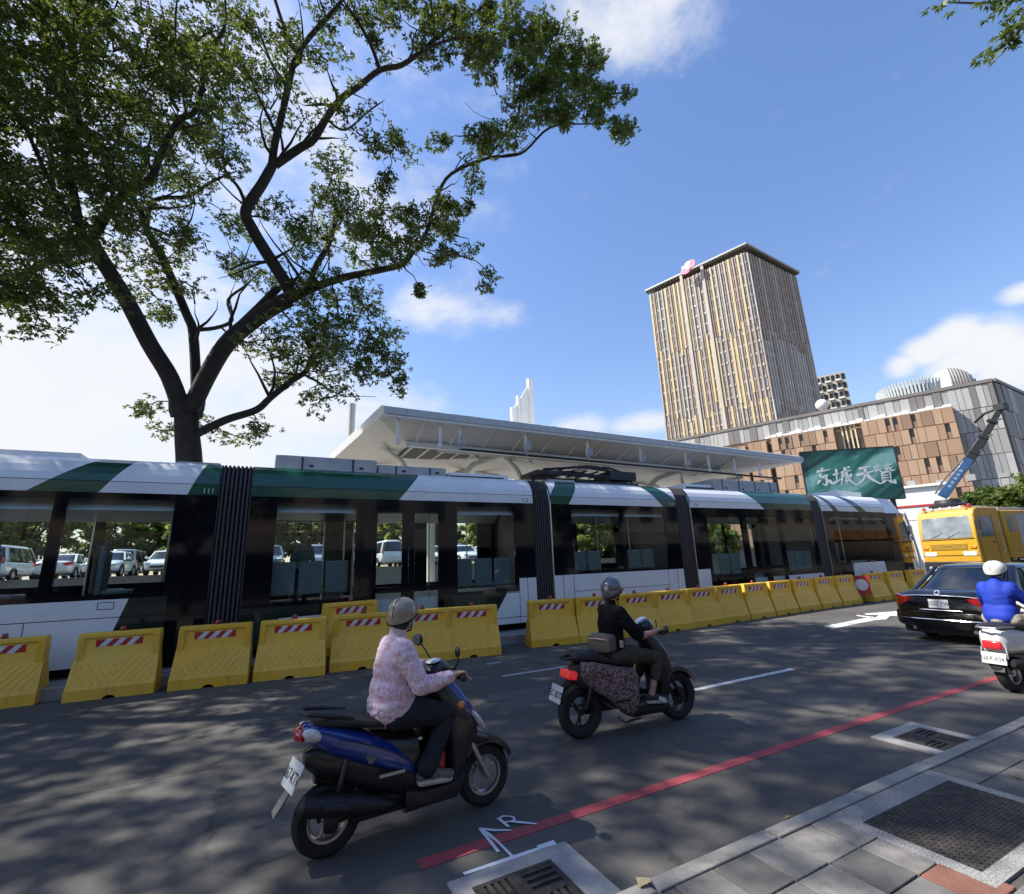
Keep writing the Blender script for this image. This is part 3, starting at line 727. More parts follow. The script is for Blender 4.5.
# cab: lofted nose
cab = MB()
def cabring(x, z0, zr, inset, ex=0.0):
    """outline of the nose at x: bottom, waist, roof (near side to far side)"""
    a, b = Y0+inset, Y1-inset
    return [(x,a+.06,z0),(x,a,tz(0.9)),(x,a,tz(1.4)),(x+ex*.2,a+.01,tz(2.4) if zr > tz(2.4) else zr-.12),(x+ex*.5,a+.05,zr-.1 if zr < tz(3.35) else tz(3.33)),(x+ex,a+.32,zr),
            (x+ex,b-.32,zr),(x+ex*.5,b-.05,zr-.1 if zr < tz(3.35) else tz(3.33)),(x+ex*.2,b-.01,tz(2.4) if zr > tz(2.4) else zr-.12),(x,b,tz(1.4)),(x,b,tz(0.9)),(x,b-.06,z0)]
rings = [cabring(E1, ZB, ZTOP-.02, 0), cabring(tx(23.9), ZB, ZTOP-.04, 0.0), cabring(tx(24.35), ZB, ZTOP-.15, 0.03), cabring(tx(24.7), ZB, tz(3.45), 0.1), cabring(tx(25.1), ZB, tz(2.6), 0.22), cabring(tx(25.6), ZB, tz(1.5), 0.42), cabring(tx(25.85), ZB, tz(1.3), 0.65)]
n = 12
for i in range(len(rings)-1):
    for j in range(n):
        k = (j+1) % n
        mi = 0
        if j in (2, 3, 7, 8) : mi = 1
        if j in (4, 5, 6) and i >= 2: mi = 1 if i >= 3 else 0
        if j in (0, 1, 9, 10): mi = 1 if i < 2 else 0
        cab.add([rings[i][j], rings[i][k], rings[i+1][k], rings[i+1][j]], [(0,1,2,3)], mi)
cab.poly(rings[-1], 0)
co = cab.build('cab', [T_WHITE, T_BLK], cE, off=OFF, smooth=True, angle=25)
MB().tube([(tx(24.55),Y0+.03,tz(3.38)),(tx(24.85),Y0+.06,tz(2.6)),(tx(25.1),Y0+.1,tz(1.6)),(tx(25.15),Y0+.12,tz(1.0))], [0.05,0.045,0.05,0.09], 8).build('windscreen_pillar', T_WHITE, cE, off=OFF, smooth=True)
MB().obox((tx(25.35),Y0+.18,tz(1.05)), (0.34,0.06,0.62)).build('headlamp_panel', T_WHITE, cE, off=OFF, bevel=.03)
# ---- bellows: pleated gangways
def bellows(xa, xb, light=False):
    b = MB(); n = 7
    def ring(x, d): 
        z0, z1 = ZB+.15, tz(3.97)+.04
        a, c = Y0+d, Y1-d
        return [(x,a,z0),(x,a,tz(3.45)),(x,a+.06,tz(3.75)),(x,a+.22,z1-d*.5),(x,c-.22,z1-d*.5),(x,c-.06,tz(3.75)),(x,c,tz(3.45)),(x,c,z0)]
    rings = []
    for k in range(n):
        u = xa+.03+(xb-xa-.06)*k/n; w_ = (xb-xa-.06)/n
        rings += [ring(u, 0.10), ring(u+w_*.3, 0.025), ring(u+w_*.7, 0.025)]
    rings.append(ring(xb-.03, 0.10))
    b.loft(rings)
    o = b.build('bellows', T_BELL, tram, off=OFF)
    fr = MB()
    for x in (xa, xb-.03):
        rr = [ring(x, 0.035), ring(x+.03, 0.035)]
        fr.loft(rr)
    fr.build('bellows_frame', T_BELL, o, off=OFF, bevel=.006)
    if light:
        MB().tube([(xb-.02,Y0+.01,ZB+.3),(xb-.02,Y0+.01,tz(3.4)),(xb-.02,Y0+.1,tz(3.75))], 0.022, 6).build('bellows_trim', T_POLE, o, off=OFF)
bellows(A1, B0); bellows(B1, C0, True); bellows(C1, D0, True); bellows(D1, E0, True)
# ---- roof equipment
def runit(x0, x1, y0, y1, z0, z1, mat=T_ROOFG, detail=True):
    b = MB(); b.box(x0, x1, y0, y1, z0, z1)
    o = b.build('roof_unit', mat, tram, off=OFF, bevel=.02)
    if detail:
        n = max(1, int((x1-x0)/0.9))
        for k in range(n):
            u = x0+(x1-x0)*(k+.5)/n; MB().box(u-.02, u+.02, y0-.012, y0-.001, z0+.02, z1-.02).build('roof_seam', M_STEELDK, o, off=OFF); MB().box(u+.15, u+.25, y0-.008, y0-.001, z0+.1, z0+.16).build('roof_latch', M_STEELDK, o, off=OFF)
runit(-9.0, tx(-3.15), 11.86, 13.6, ZTOP+.002, tz(4.06)+.07, T_WHITE, False)
runit(tx(-1.7), tx(-0.95), 11.9, 13.5, ZTOP+.002, ZTOP+.07, T_ROOFG, False)
runit(0.05, 2.35, 12.0, 13.4, ZTOP+.002, 4.52); runit(2.40, 4.2, 12.05, 13.4, ZTOP+.002, 4.43)
runit(4.3, 6.1, 12.1, 13.3, ZTOP+.002, 4.34, T_WHITE, False)
MB().box(4.32, 5.95, 12.085, 12.095, ZTOP+.03, ZTOP+.10).build('roof_grille', M_BLK, tram, off=OFF)
runit(tx(12.1), tx(13.4), 11.95, 13.4, ZTOP+.002, 4.36, T_WHITE, False)
MB().box(tx(12.2), tx(13.5), 11.935, 11.945, ZTOP+.03, ZTOP+.10).build('roof_grille', M_BLK, tram, off=OFF)
runit(tx(13.6), tx(17.0), 12.0, 13.4, ZTOP+.002, 4.62); runit(tx(20.6), tx(22.6), 12.0, 13.4, ZTOP-.02, 4.42, T_WHITE, False)
runit(tx(7.0), tx(7.9), 12.1, 13.3, ZTOP+.002, 4.3, T_ROOFG, False); runit(tx(8.1), tx(10.4), 12.2, 13.2, ZTOP+.002, 4.33, M_STEELDK, False)
pg = MB()
for y in (12.25, 13.1):
    pg.tube([(7.2,y,4.5),(10.9,y,4.5)], 0.05, 6); pg.tube([(7.4,y,4.62),(8.9,y,4.78),(10.7,y,4.64)], 0.045, 6)
    for x in (7.5, 8.6, 9.8, 10.8): pg.tube([(x,y,ZTOP),(x,y,4.5)], 0.05, 6)
pg.box(7.1, 8.0, 12.15, 13.2, 4.45, 4.58).box(9.9, 11.0, 12.2, 13.1, 4.42, 4.7)
for k in range(5): pg.tube([(8.0+k*.45, 12.1, 4.62),(8.0+k*.45, 13.25, 4.62)], 0.03, 6)
pg.tube([(10.7,12.3,4.64),(10.2,12.5,4.85),(9.2,12.6,4.9)], 0.03, 6); pg.tube([(10.9,12.9,4.6),(10.4,12.8,4.85),(9.3,12.7,4.92)], 0.03, 6)
pg.build('pantograph', M_BLK, tram, off=OFF)
tag(tram, 'long white and green articulated tram with black window bands, standing behind the yellow barriers', 'tram')

# ================================================================= STATION: platform, columns, winged canopy
S_WHITE = pbr('canopy_white', (0.80,0.80,0.77), 0.45, var=0.04, scale=1, dirt=0.12)
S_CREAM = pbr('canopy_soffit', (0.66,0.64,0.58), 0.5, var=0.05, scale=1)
S_GREY = pbr('canopy_fascia', (0.50,0.52,0.53), 0.4, var=0.06, scale=2, dirt=0.15)
S_DARK = pbr('skylight_mesh', (0.08,0.08,0.075), 0.6)
st = empty('tram_station', (12, 16.4, 0)); so = st.location
MB().box(0, 30, 14.34, 18.6, -0.02, 0.52).build('platform', M_CONC, st, off=so, bevel=.02)
FL, FR = atY(384,406,12.5), atY(803,457,12.5)
def zc(x): return FL.z+(FR.z-FL.z)*(x-FL.x)/(FR.x-FL.x)
XL, XR = FL.x, FR.x
YB = 19.6
# section across the roof: thin rim, inner soffit lower in the middle
def csec(x, e=1.0):
    z = zc(x)
    return [(x,12.5,z-.20),(x,12.5,z),(x,12.75,z+.10),(x,YB-.25,z+.10),(x,YB,z),(x,YB,z-.20),(x,YB-1.2*e,z-.62*e),(x,12.5+1.2*e,z-.62*e)]
r0 = [(p[0], p[1], p[2]) for p in csec(XL)]
cn = MB()
def skew(ring): return [(x-.65*(y-12.5)/7.1, y, z) for x, y, z in ring]
secs = [skew(csec(XL, 0.17*2)), skew(csec(XL+.9, 1.0)), csec(XR-4.0, 1.0), csec(XR, 0.17*2)]
for i in range(3):
    for j in range(8):
        k = (j+1) % 8
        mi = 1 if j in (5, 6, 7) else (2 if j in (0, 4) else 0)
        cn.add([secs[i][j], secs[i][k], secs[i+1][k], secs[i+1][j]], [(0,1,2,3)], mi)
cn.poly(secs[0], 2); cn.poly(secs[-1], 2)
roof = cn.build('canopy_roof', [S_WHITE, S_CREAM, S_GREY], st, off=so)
fc = MB()
for i in range(60):
    xa = XL+(XR-XL)*i/60; xb = XL+(XR-XL)*(i+1)/60-.012
    fc.add([(xa,12.488,zc(xa)-.19),(xb,12.488,zc(xb)-.19),(xb,12.488,zc(xb)+.0),(xa,12.488,zc(xa)+.0),(xa,12.499,zc(xa)-.19),(xb,12.499,zc(xb)-.19),(xb,12.499,zc(xb)+.0),(xa,12.499,zc(xa)+.0)], [(0,1,2,3),(7,6,5,4),(0,4,5,1),(1,5,6,2),(2,6,7,3),(3,7,4,0)])
fc.build('fascia_panel', S_GREY, roof, off=so)
# raised gutter line along the edge, dark mesh lights in the low soffit
gt = MB(); gt.tube([(XL+.1,12.56,zc(XL)-.24),(XR-.1,12.56,zc(XR)-.24)], 0.045, 8); gt.build('gutter', S_WHITE, roof, off=so)
gz = zc(XL+2.4)-.628
sk_ = MB()
sk_.prism([(XL+1.1,14.0),(XL+3.9,14.0),(XL+3.5,14.9),(XL+2.4,15.5),(XL+1.1,15.6)], 'z', gz-.06, gz-.02, 0)
for k in range(5): sk_.box(XL+1.15+k*.55, XL+1.22+k*.55, 13.98, 15.4, gz-.09, gz-.062, 1)
sk_.build('soffit_light_panel', [S_DARK, S_CREAM], roof, off=so)
# tree columns: shaft and curved arms
def column(x):
    c = MB(); zt = zc(x)-.64
    c.lathe([(0.24,0.52),(0.24,0.6),(0.17,0.62),(0.15,3.4),(0.2,4.0)], (x,16.0,0), 'z', 16)
    for sx in (-1, 1):
        for sy in (-1, 1):
            pts = [Vector((x,16.0,3.7)), Vector((x+sx*.5,16+sy*.3,4.4)), Vector((x+sx*1.3,16+sy*.8,zt-.2)), Vector((x+sx*2.0,16+sy*1.4,zt+.02))]
            c.tube(pts, [0.15,0.13,0.10,0.08], 8)
    return c.build('tree_column', S_WHITE, st, off=so, smooth=True)
for x in (5.0, 9.3, 13.6, 17.6): column(x)
# lower bracing girder seen below the soffit
gb = MB(); gb.tube([(XL+2,13.9,zc(XL)-.78),(XR-4.5,13.9,zc(XR)-.72)], 0.05, 8)
for k in range(7):
    x = XL+3+2.1*k; gb.tube([(x,13.9,zc(x)-.76),(x+1.0,15.2,zc(x)-.64)], 0.035, 6)
gb.build('soffit_girder', S_WHITE, roof, off=so)
# ribs under the sloping soffit and the beam along its foot
for k in range(13):
    x = XL+1.2+(XR-XL-5.4)*k/12; z = zc(x); rbm = MB()
    rbm.add([(x-.03,12.6,z-.23),(x+.03,12.6,z-.23),(x+.03,13.66,z-.61),(x-.03,13.66,z-.61),(x-.03,12.6,z-.25),(x+.03,12.6,z-.25),(x+.03,13.66,z-.67),(x-.03,13.66,z-.67)], [(0,1,2,3),(7,6,5,4),(0,4,5,1),(1,5,6,2),(2,6,7,3),(3,7,4,0)]); rbm.build('soffit_rib', S_WHITE, roof, off=so)
bmf = MB(); bmf.add([(XL+.9,13.62,zc(XL)-.62),(XR-4.0,13.62,zc(XR)-.60),(XR-4.0,13.76,zc(XR)-.60),(XL+.9,13.76,zc(XL)-.62),(XL+.9,13.62,zc(XL)-.78),(XR-4.0,13.62,zc(XR)-.76),(XR-4.0,13.76,zc(XR)-.76),(XL+.9,13.76,zc(XL)-.78)], [(0,1,2,3),(7,6,5,4),(0,4,5,1),(1,5,6,2),(2,6,7,3),(3,7,4,0)]); bmf.build('edge_beam', S_WHITE, roof, off=so)
# hangers of the overhead wire
for px, box in ((398,0),(440,0),(460,1),(525,1),(586,1),(638,1),(682,1),(704,0),(729,0),(753,0)):
    x = atY(px,430,12.75).x; z1 = zc(x)-.25
    zb = 5.42-.012*x
    b = MB(); b.tube([(x,12.75,zb),(x,12.75,z1+.0)], 0.045, 8).box(x-.07, x+.07, 12.68, 12.82, z1-.02, z1+.04)
    h = b.build('wire_hanger', S_WHITE, st, off=so)
    k = MB()
    if box: k.box(x-.03, x+.16, 12.68, 12.84, zb-.02, zb+.24)
    k.lathe([(0.05,0),(0.075,.04),(0.05,.08),(0.075,.12),(0.05,.16)], (x,12.75,zb-.2), 'z', 10)
    k.build('insulator', S_WHITE if not box else T_ROOFG, h, off=so)
ow = MB(); ow.tube([(4.85,12.75,5.18),(19.6,12.75,4.98)], 0.04, 6); ow.build('overhead_conductor', M_STEELDK, st, off=so)
# stepped panels and the post behind the roof
sp_ = MB()
for px0, px1, ytop in ((511,513,408),(517.5,520,396.5),(529,533.5,380)):
    a = atY(px0, 424, 19.9); b = atY(px1, 424, 19.9); t = atY((px0+px1)/2, ytop, 19.9)
    sp_.box(a.x, max(b.x, a.x+.12), 19.75, 19.95, FL.z-2, t.z)
pa, pb, pc, pd = atY(520,397,19.9), atY(529,382,19.9), atY(512,409,19.9), atY(518,398,19.9)
sp_.prism([(pa.x,FL.z-1),(pb.x,FL.z-1),(pb.x,pb.z-.05),(pa.x,pa.z-.05)], 'y', 19.82, 19.88); sp_.prism([(pc.x,FL.z-1),(pd.x,FL.z-1),(pd.x,pd.z-.05),(pc.x,pc.z-.1)], 'y', 19.82, 19.88)
sp_.build('stepped_roof_screen', S_WHITE, st, off=so)
tag(st, 'white tram station with a long winged canopy on tree columns, rising behind the tram', 'station')
pp_ = atY(351.5, 425, 20.5); pt_ = atY(351.5, 404, 20.5)
pq = MB(); pq.lathe([(0.14,-.05),(0.14,pt_.z-.1),(0.15,pt_.z-.1),(0.15,pt_.z)], (pp_.x,20.5,0), 'z', 14)
e = empty('steel_post', (pp_.x,20.5,0)); pq.build('shaft', T_ROOFG, e, off=e.location, smooth=True)
MB().lathe([(0.3,0),(0.3,.08),(0.16,.1)], (pp_.x,20.5,0), 'z', 14).build('foot_plate', M_CONC, e, off=e.location)
tag(e, 'thick grey post standing behind the left end of the station canopy', 'post')
# ================================================================= SCOOTERS
def ringx(x, z0, z1, w, n=16, e=2.8, wt=None):
    zc_, h = (z0+z1)/2, (z1-z0)/2; out = []
    for k in range(n):
        a = 2*math.pi*k/n; c, s = math.cos(a), math.sin(a)
        ww = w if wt is None else w+(wt-w)*(0.5+0.5*s)
        out.append((x, math.copysign(abs(c)**(2/e), c)*ww, zc_+math.copysign(abs(s)**(2/e), s)*h))
    return out
def ringz(z, x0, x1, w, n=16, e=3.0):
    xc, h = (x0+x1)/2, (x1-x0)/2; out = []
    for k in range(n):
        a = 2*math.pi*k/n; c, s = math.cos(a), math.sin(a)
        out.append((xc+math.copysign(abs(c)**(2/e), c)*h, math.copysign(abs(s)**(2/e), s)*w, z))
    return out
def loftx(tab, **k): return MB().loft([ringx(*t, **k) for t in tab])
def loftz(tab, **k): return MB().loft([ringz(*t, **k) for t in tab])
def wheel(root, x, r, w, rimr, spokes=5, rimmat=None, disc=False):
    rimmat = rimmat or M_ALU
    t = MB(); h = w/2
    t.lathe([(rimr,-h*.75),(rimr+.02,-h*.95),(r-.03,-h),(r-.010,-h*.7),(r-.001,-h*.3),(r,0),(r-.001,h*.3),(r-.010,h*.7),(r-.03,h),(rimr+.02,h*.95),(rimr,h*.75)], (x,0,r), 'y', 40, cap=False)
    for k in range(40):      # tread grooves
        a = 2*math.pi*k/40
        for s in (-1, 1):
            c = Vector((x+math.cos(a)*(r-.009), s*h*.42, r+math.sin(a)*(r-.009)))
            t.obox(c, (0.010, h*.55, 0.006), Matrix.Rotation(-a-math.pi/2, 3, 'Y') @ Matrix.Rotation(s*.5, 3, 'Z'))
    wh = t.build('wheel', M_RUB, root, smooth=True)
    b = MB()
    b.lathe([(rimr-.012,-h*.7),(rimr+.004,-h*.78),(rimr+.004,h*.78),(rimr-.012,h*.7),(rimr-.025,h*.2),(rimr-.025,-h*.2),(rimr-.012,-h*.7)], (x,0,r), 'y', 40, cap=False)
    b.lathe([(0.0,-h*.8),(0.035,-h*.8),(0.04,0),(0.035,h*.8),(0.0,h*.8)], (x,0,r), 'y', 16)
    for k in range(spokes):
        a = 2*math.pi*k/spokes+.3; d = Vector((math.cos(a), 0, math.sin(a)))
        for tw in (-.16, .16):
            d2 = Vector((math.cos(a+tw), 0, math.sin(a+tw)))
            b.tube([Vector((x,0,r))+d*.03, Vector((x,0,r))+d2*(rimr-.012)], 0.011, 6)
    if disc: b.lathe([(0.06,-h*.85),(0.10,-h*.85),(0.10,-h*.9),(0.06,-h*.9)], (x,0,r), 'y', 24)
    b.build('rim', rimmat, wh, smooth=True)
    return wh
def plate(root, c, tilt, txt, w=0.26, h=0.15, yaw=0.0):
    Mx = Matrix.Rotation(yaw, 3, 'Z') @ Matrix.Rotation(tilt, 3, 'Y')
    b = MB(); b.obox(c, (0.006, w, h), Mx)
    p = b.build('number_plate', M_PLATE, root, bevel=.002)
    nrm = Mx @ Vector((-1, 0, 0)); up = Mx @ Vector((0, 0, 1))
    M = frame_matrix(Vector(c)+nrm*0.0045-up*.008, Mx @ Vector((0, -1, 0)), up)
    text(txt, 'lettering', h*0.58, M_PLTXT, p, M, 0.0008, sx=0.78)
    return p
def arc_fender(root, x, r, w, a0, a1, mat, name='fender', th=0.008):
    b = MB(); rings = []
    for k in range(13):
        a = R(a0+(a1-a0)*k/12); c, s = math.cos(a), math.sin(a); ring = []
        for (dr, y) in ((-.03,-w),(0.012,-w*.8),(.02,0),(0.012,w*.8),(-.03,w),(-.03-th*0,w-th),(0.012-th,w*.8-th),(.02-th,0),(0.012-th,-w*.8+th),(-.03,-w+th)):
            ring.append((x+c*(r+dr), y, r+s*(r+dr) if False else (r-.025+.025)+s*(r+dr)))
        rings.append(ring)
    b.loft(rings); return b.build(name, mat, root, smooth=True)
def mirror(root, stem, head, mat=None, rad=(0.012,0.055,0.04), turn=0.0):
    b = MB(); b.tube([stem, ((stem[0]+head[0])/2+.01,(stem[1]+head[1])/2+.02*(1 if head[1] > 0 else -1),(stem[2]+head[2])/2), head], 0.006, 6)
    Mx = Matrix.Rotation(turn, 3, 'Z')
    b.ell(head, (0.022, rad[1], rad[2]), 14, 8, Mx)
    o = b.build('mirror', M_BLK, root, smooth=True)
    g = MB(); g.lathe([(0.0,0),(1.0,0),(1.0,.001),(0,.001)], (0,0,0), 'x', 20)
    g.v = [tuple(Vector(head)+Mx @ Vector((-0.0225-v[0], v[1]*rad[1]*.82, v[2]*rad[2]*.82))) for v in g.v]
    g.build('mirror_glass', M_MIRROR, o)
    return o
def handlebars(root, gx, gz, gy=0.36, hub=(0.93,0,1.0)):
    b = MB()
    b.tube([(gx,-gy,gz),(gx+.01,-gy+.14,gz),(hub[0],-.06,hub[2]),(hub[0],.06,hub[2]),(gx+.01,gy-.14,gz),(gx,gy,gz)], 0.011, 8)
    o = b.build('handlebar', M_STEELDK, root, smooth=True)
    for s in (-1, 1):
        g = MB(); g.tube([(gx,s*(gy-.13),gz),(gx,s*(gy-.01),gz)], 0.018, 12).lathe([(0.022,-.008),(0.022,.008)], (gx,s*gy,gz), 'y', 12)
        g.build('grip', M_RUB, o, smooth=True)
        l = MB(); l.tube([(gx+.03,s*(gy-.15),gz-.005),(gx+.07,s*(gy-.10),gz-.005),(gx+.06,s*(gy+.0),gz-.01)], 0.006, 6); l.build('brake_lever', M_ALU, o, smooth=True)
    return o

M_SBLUE = pbr('scooter_blue', (0.009,0.036,0.22), 0.2, var=0.06, coat=1.0)
M_SEAT = pbr('seat_vinyl', (0.014,0.014,0.015), 0.55, var=0.2, bump=0.2, bscale=250)
M_SBLK = pbr('scooter_black', (0.012,0.012,0.014), 0.35, var=0.15, coat=0.3)
M_MUF = pbr('muffler_grey', (0.032,0.032,0.034), 0.5, 0.6, var=0.2)
M_GREY = pbr('flap_grey', (0.13,0.13,0.13), 0.6, var=.3, scale=25)
M_SWHITE = pbr('scooter_white', (0.68,0.68,0.66), 0.22, coat=0.8, var=0.03)
def leopard():
    m = bpy.data.materials.new('leopard_cover'); m.use_nodes = True; nt = m.node_tree; b = nt.nodes['Principled BSDF']
    tc = nt.nodes.new('ShaderNodeTexCoord')
    v = nt.nodes.new('ShaderNodeTexVoronoi'); v.inputs['Scale'].default_value = 42; v.inputs['Randomness'].default_value = 0.9
    nz = nt.nodes.new('ShaderNodeTexNoise'); nz.inputs['Scale'].default_value = 55
    ad = nt.nodes.new('ShaderNodeMixRGB'); ad.blend_type = 'ADD'; ad.inputs[0].default_value = 0.03
    nt.links.new(tc.outputs['Object'], ad.inputs[1]); nt.links.new(nz.outputs['Color'], ad.inputs[2]); nt.links.new(tc.outputs['Object'], nz.inputs['Vector'])
    nt.links.new(ad.outputs[0], v.inputs['Vector'])
    r = nt.nodes.new('ShaderNodeValToRGB'); e = r.color_ramp.elements
    e[0].position = 0.0; e[0].color = (0.16,0.10,0.095,1); e[1].position = 1; e[1].color = (0.26,0.16,0.15,1)
    for p, c in ((0.26,(0.22,0.14,0.135,1)),(0.33,(0.02,0.016,0.017,1)),(0.50,(0.02,0.016,0.017,1)),(0.58,(0.36,0.235,0.225,1))):
        k = e.new(p); k.color = c
    nt.links.new(v.outputs['Distance'], r.inputs[0]); nt.links.new(r.outputs[0], b.inputs['Base Color']); b.inputs['Roughness'].default_value = 0.6
    return m
M_LEO = leopard()

# ---- blue scooter
def blue_scooter():
    r = empty('scooter', (0.51, 3.93, 0), R(4))
    wheel(r, 0.0, 0.225, 0.105, 0.135, 3); wheel(r, 1.19, 0.225, 0.10, 0.14, 5, disc=True)
    loftx([(-.215,.775,.815,.05),(-.17,.735,.84,.095),(-.08,.665,.835,.135),(.05,.585,.80,.165),(.2,.515,.745,.18),(.36,.445,.665,.185),(.48,.405,.58,.178),(.55,.395,.50,.165),(.58,.40,.44,.14)]).build('rear_panel', M_SBLUE, r, smooth=True)
    MB().box(.30,.48,-.187,-.181,.445,.465).build('side_badge', M_ALU, r); MB().box(.30,.48,.181,.187,.445,.465).build('side_badge', M_ALU, r)
    em = MB()
    for s in (-1, 1): em.prism([(.20,.60),(.25,.615),(.24,.58),(.27,.615),(.29,.60),(.25,.545),(.225,.55)], 'y', min(s*.172,s*.180), max(s*.172,s*.180))
    em.build('emblem', M_GREY, r)
    loftx([(-.10,.45,.80,.07),(.05,.40,.78,.10),(.25,.30,.72,.14),(.45,.25,.68,.15),(.60,.22,.66,.14),(.66,.22,.40,.13)]).build('underseat_body', M_SBLK, r, smooth=True)
    loftx([(-.13,.815,.865,.08),(-.05,.80,.885,.13),(.10,.775,.86,.15),(.25,.745,.815,.155),(.42,.715,.805,.145),(.56,.69,.785,.11),(.63,.69,.75,.06)]).build('seat', M_SEAT, r, smooth=True)
    lb = loftx([(.50,.16,.33,.165),(.62,.17,.30,.175),(.89,.17,.30,.175),(.96,.22,.34,.15)], e=5); lb.build('floorboard', M_SBLK, r, smooth=True)
    loftz([(.27,.84,.97,.15),(.42,.84,1.0,.18),(.58,.81,1.11,.185),(.70,.785,1.07,.19),(.84,.75,.97,.16),(.95,.725,.88,.11),(1.0,.72,.84,.08)]).build('leg_shield', M_SBLK, r, smooth=True)
    loftz([(.60,.98,1.155,.10),(.66,.95,1.14,.155),(.74,.92,1.085,.17),(.84,.87,1.01,.15),(.93,.82,.94,.11),(.985,.80,.88,.07)]).build('front_panel', M_SBLUE, r, smooth=True)
    for s in (-1, 1):
        b = MB(); b.ell((1.095,s*.135,.655), (.125,.03,.026), 16, 10, Matrix.Rotation(R(50), 3, 'Y') @ Matrix.Rotation(s*R(-18), 3, 'Z')); b.build('headlight', M_CLEAR, r, smooth=True)
        b = MB(); b.tube([(1.04,s*.075,.52),(1.19,s*.085,.225)], 0.021, 10); b.build('fork_leg', M_ALU, r, smooth=True)
        b = MB(); b.ell((-.135,s*.105,.775), (.075,.035,.04), 14, 8, Matrix.Rotation(R(25), 3, 'Y')); b.build('turn_signal', M_CLEAR, r, smooth=True)
    arc_fender(r, 1.19, 0.245, 0.075, 20, 140, M_SBLK)
    loftx([(1.04,.46,.60,.10),(1.16,.455,.53,.09),(1.26,.45,.485,.055)]).build('front_beak', M_SBLK, r, smooth=True)
    loftx([(.68,1.0,1.06,.07),(.73,.985,1.10,.13),(.81,.985,1.125,.15),(.89,1.0,1.10,.12),(.94,1.02,1.06,.06)]).build('handlebar_cowl', M_SBLK, r, smooth=True)
    b = MB(); b.ell((.765,0,1.118), (.06,.085,.012), 16, 6, Matrix.Rotation(R(-12), 3, 'Y')); b.build('instrument_dial', M_CLEAR, r, smooth=True)
    handlebars(r, .86, 1.03, 0.37, (.82,0,1.03))
    mirror(r, (.85,-.22,1.06), (.83,-.33,1.215), turn=R(-20)); mirror(r, (.85,.22,1.06), (.75,.31,1.245), rad=(0.01,.06,.05), turn=R(20))
    b = MB(); b.tube([(.12,-.13,.845),(-.05,-.12,.885),(-.17,-.10,.905),(-.21,0,.905),(-.17,.10,.905),(-.05,.12,.885),(.12,.13,.845)], 0.016, 8); b.build('grab_rail', M_BLK, r, smooth=True)
    b = MB(); b.ell((-.205,0,.775), (.045,.10,.055), 16, 10); b.build('tail_light', M_RED, r, smooth=True)
    loftx([(-.17,.57,.66,.06),(-.10,.50,.70,.09),(.02,.45,.66,.10),(.15,.44,.6,.1)]).build('rear_fender', M_SBLK, r, smooth=True)
    plate(r, (-.235,0,.53), R(24), '367-KTV', 0.25, 0.17, yaw=R(9))
    b = MB(); b.obox((-.295,0,.385), (.012,.12,.16), Matrix.Rotation(R(34), 3, 'Y')); f = b.build('mud_flap', M_GREY, r, bevel=.003)
    b = MB(); b.tube([(-.215,-.175,.395),(-.19,-.175,.39),(.0,-.175,.355),(.22,-.17,.30),(.34,-.155,.265),(.42,-.12,.24),(.5,-.08,.24)], [.035,.06,.066,.064,.045,.025,.02], 14); b.build('muffler', M_MUF, r, smooth=True)
    MB().tube([(-.08,-.225,.375),(.08,-.235,.345)], [.03,.035], 10).build('muffler_guard', M_MUF, r, smooth=True)
    b = MB(); b.box(-.05,.42,.07,.16,.17,.34).box(.15,.5,-.1,.1,.18,.4).tube([(0,-.07,.225),(.3,-.08,.26)], .03, 8).tube([(.02,-.1,.3),(.1,-.11,.62)], .022, 8); b.build('engine', M_STEELDK, r, bevel=.02)
    MB().tube([(.42,.12,.2),(.36,.2,.1),(.3,.22,.075)], .011, 6).build('side_stand', M_STEELDK, r)
    MB().ell((.60,-.165,.63), (.02,.012,.015), 10, 6).build('seat_lock', M_ALU, r, smooth=True)
    for sd in (-1, 1):
        MB().tube([(.02,sd*.167,.735),(.14,sd*.178,.70),(.28,sd*.186,.645),(.42,sd*.187,.575),(.50,sd*.180,.515)], .0035, 5).build('panel_seam', M_BLK, r)
        MB().tube([(.86,sd*.30,1.03),(.90,sd*.22,1.06),(.88,sd*.12,1.0),(.90,sd*.08,.9)], .005, 6).build('brake_cable', M_BLK, r)
        MB().ell((.93,sd*.165,.80), (.035,.02,.03), 12, 8).build('front_signal', M_ORANGE, r, smooth=True)
    MB().lathe([(.025,-.118),(.045,-.122),(.05,-.13),(.03,-.135),(0,-.135)], (0,0,.225), 'y', 16).build('axle_nut', M_STEELDK, r, smooth=True)
    return tag(r, 'blue scooter with a black seat ridden by the person in the pink jacket', 'scooter', 'scooters on the road')
blue = blue_scooter()
# red bottle on the foot board
e = empty('bottle', (0.51+.79, 3.95-.05, 0.305)); b = MB()
b.lathe([(0,0),(.042,0),(.045,.02),(.045,.17),(.03,.2),(.02,.215)], (0,0,0), 'z', 16); b.build('bottle_body', pbr('bottle_red', (0.4,0.015,0.03), 0.3, coat=0.5), e, smooth=True)
MB().lathe([(.022,.21),(.024,.215),(.034,.30),(.03,.31),(0,.31)], (0,0,0), 'z', 16).build('cap', M_WHITE, e, smooth=True)
tag(e, 'red bottle with a white top standing on the blue scooter foot board', 'bottle')

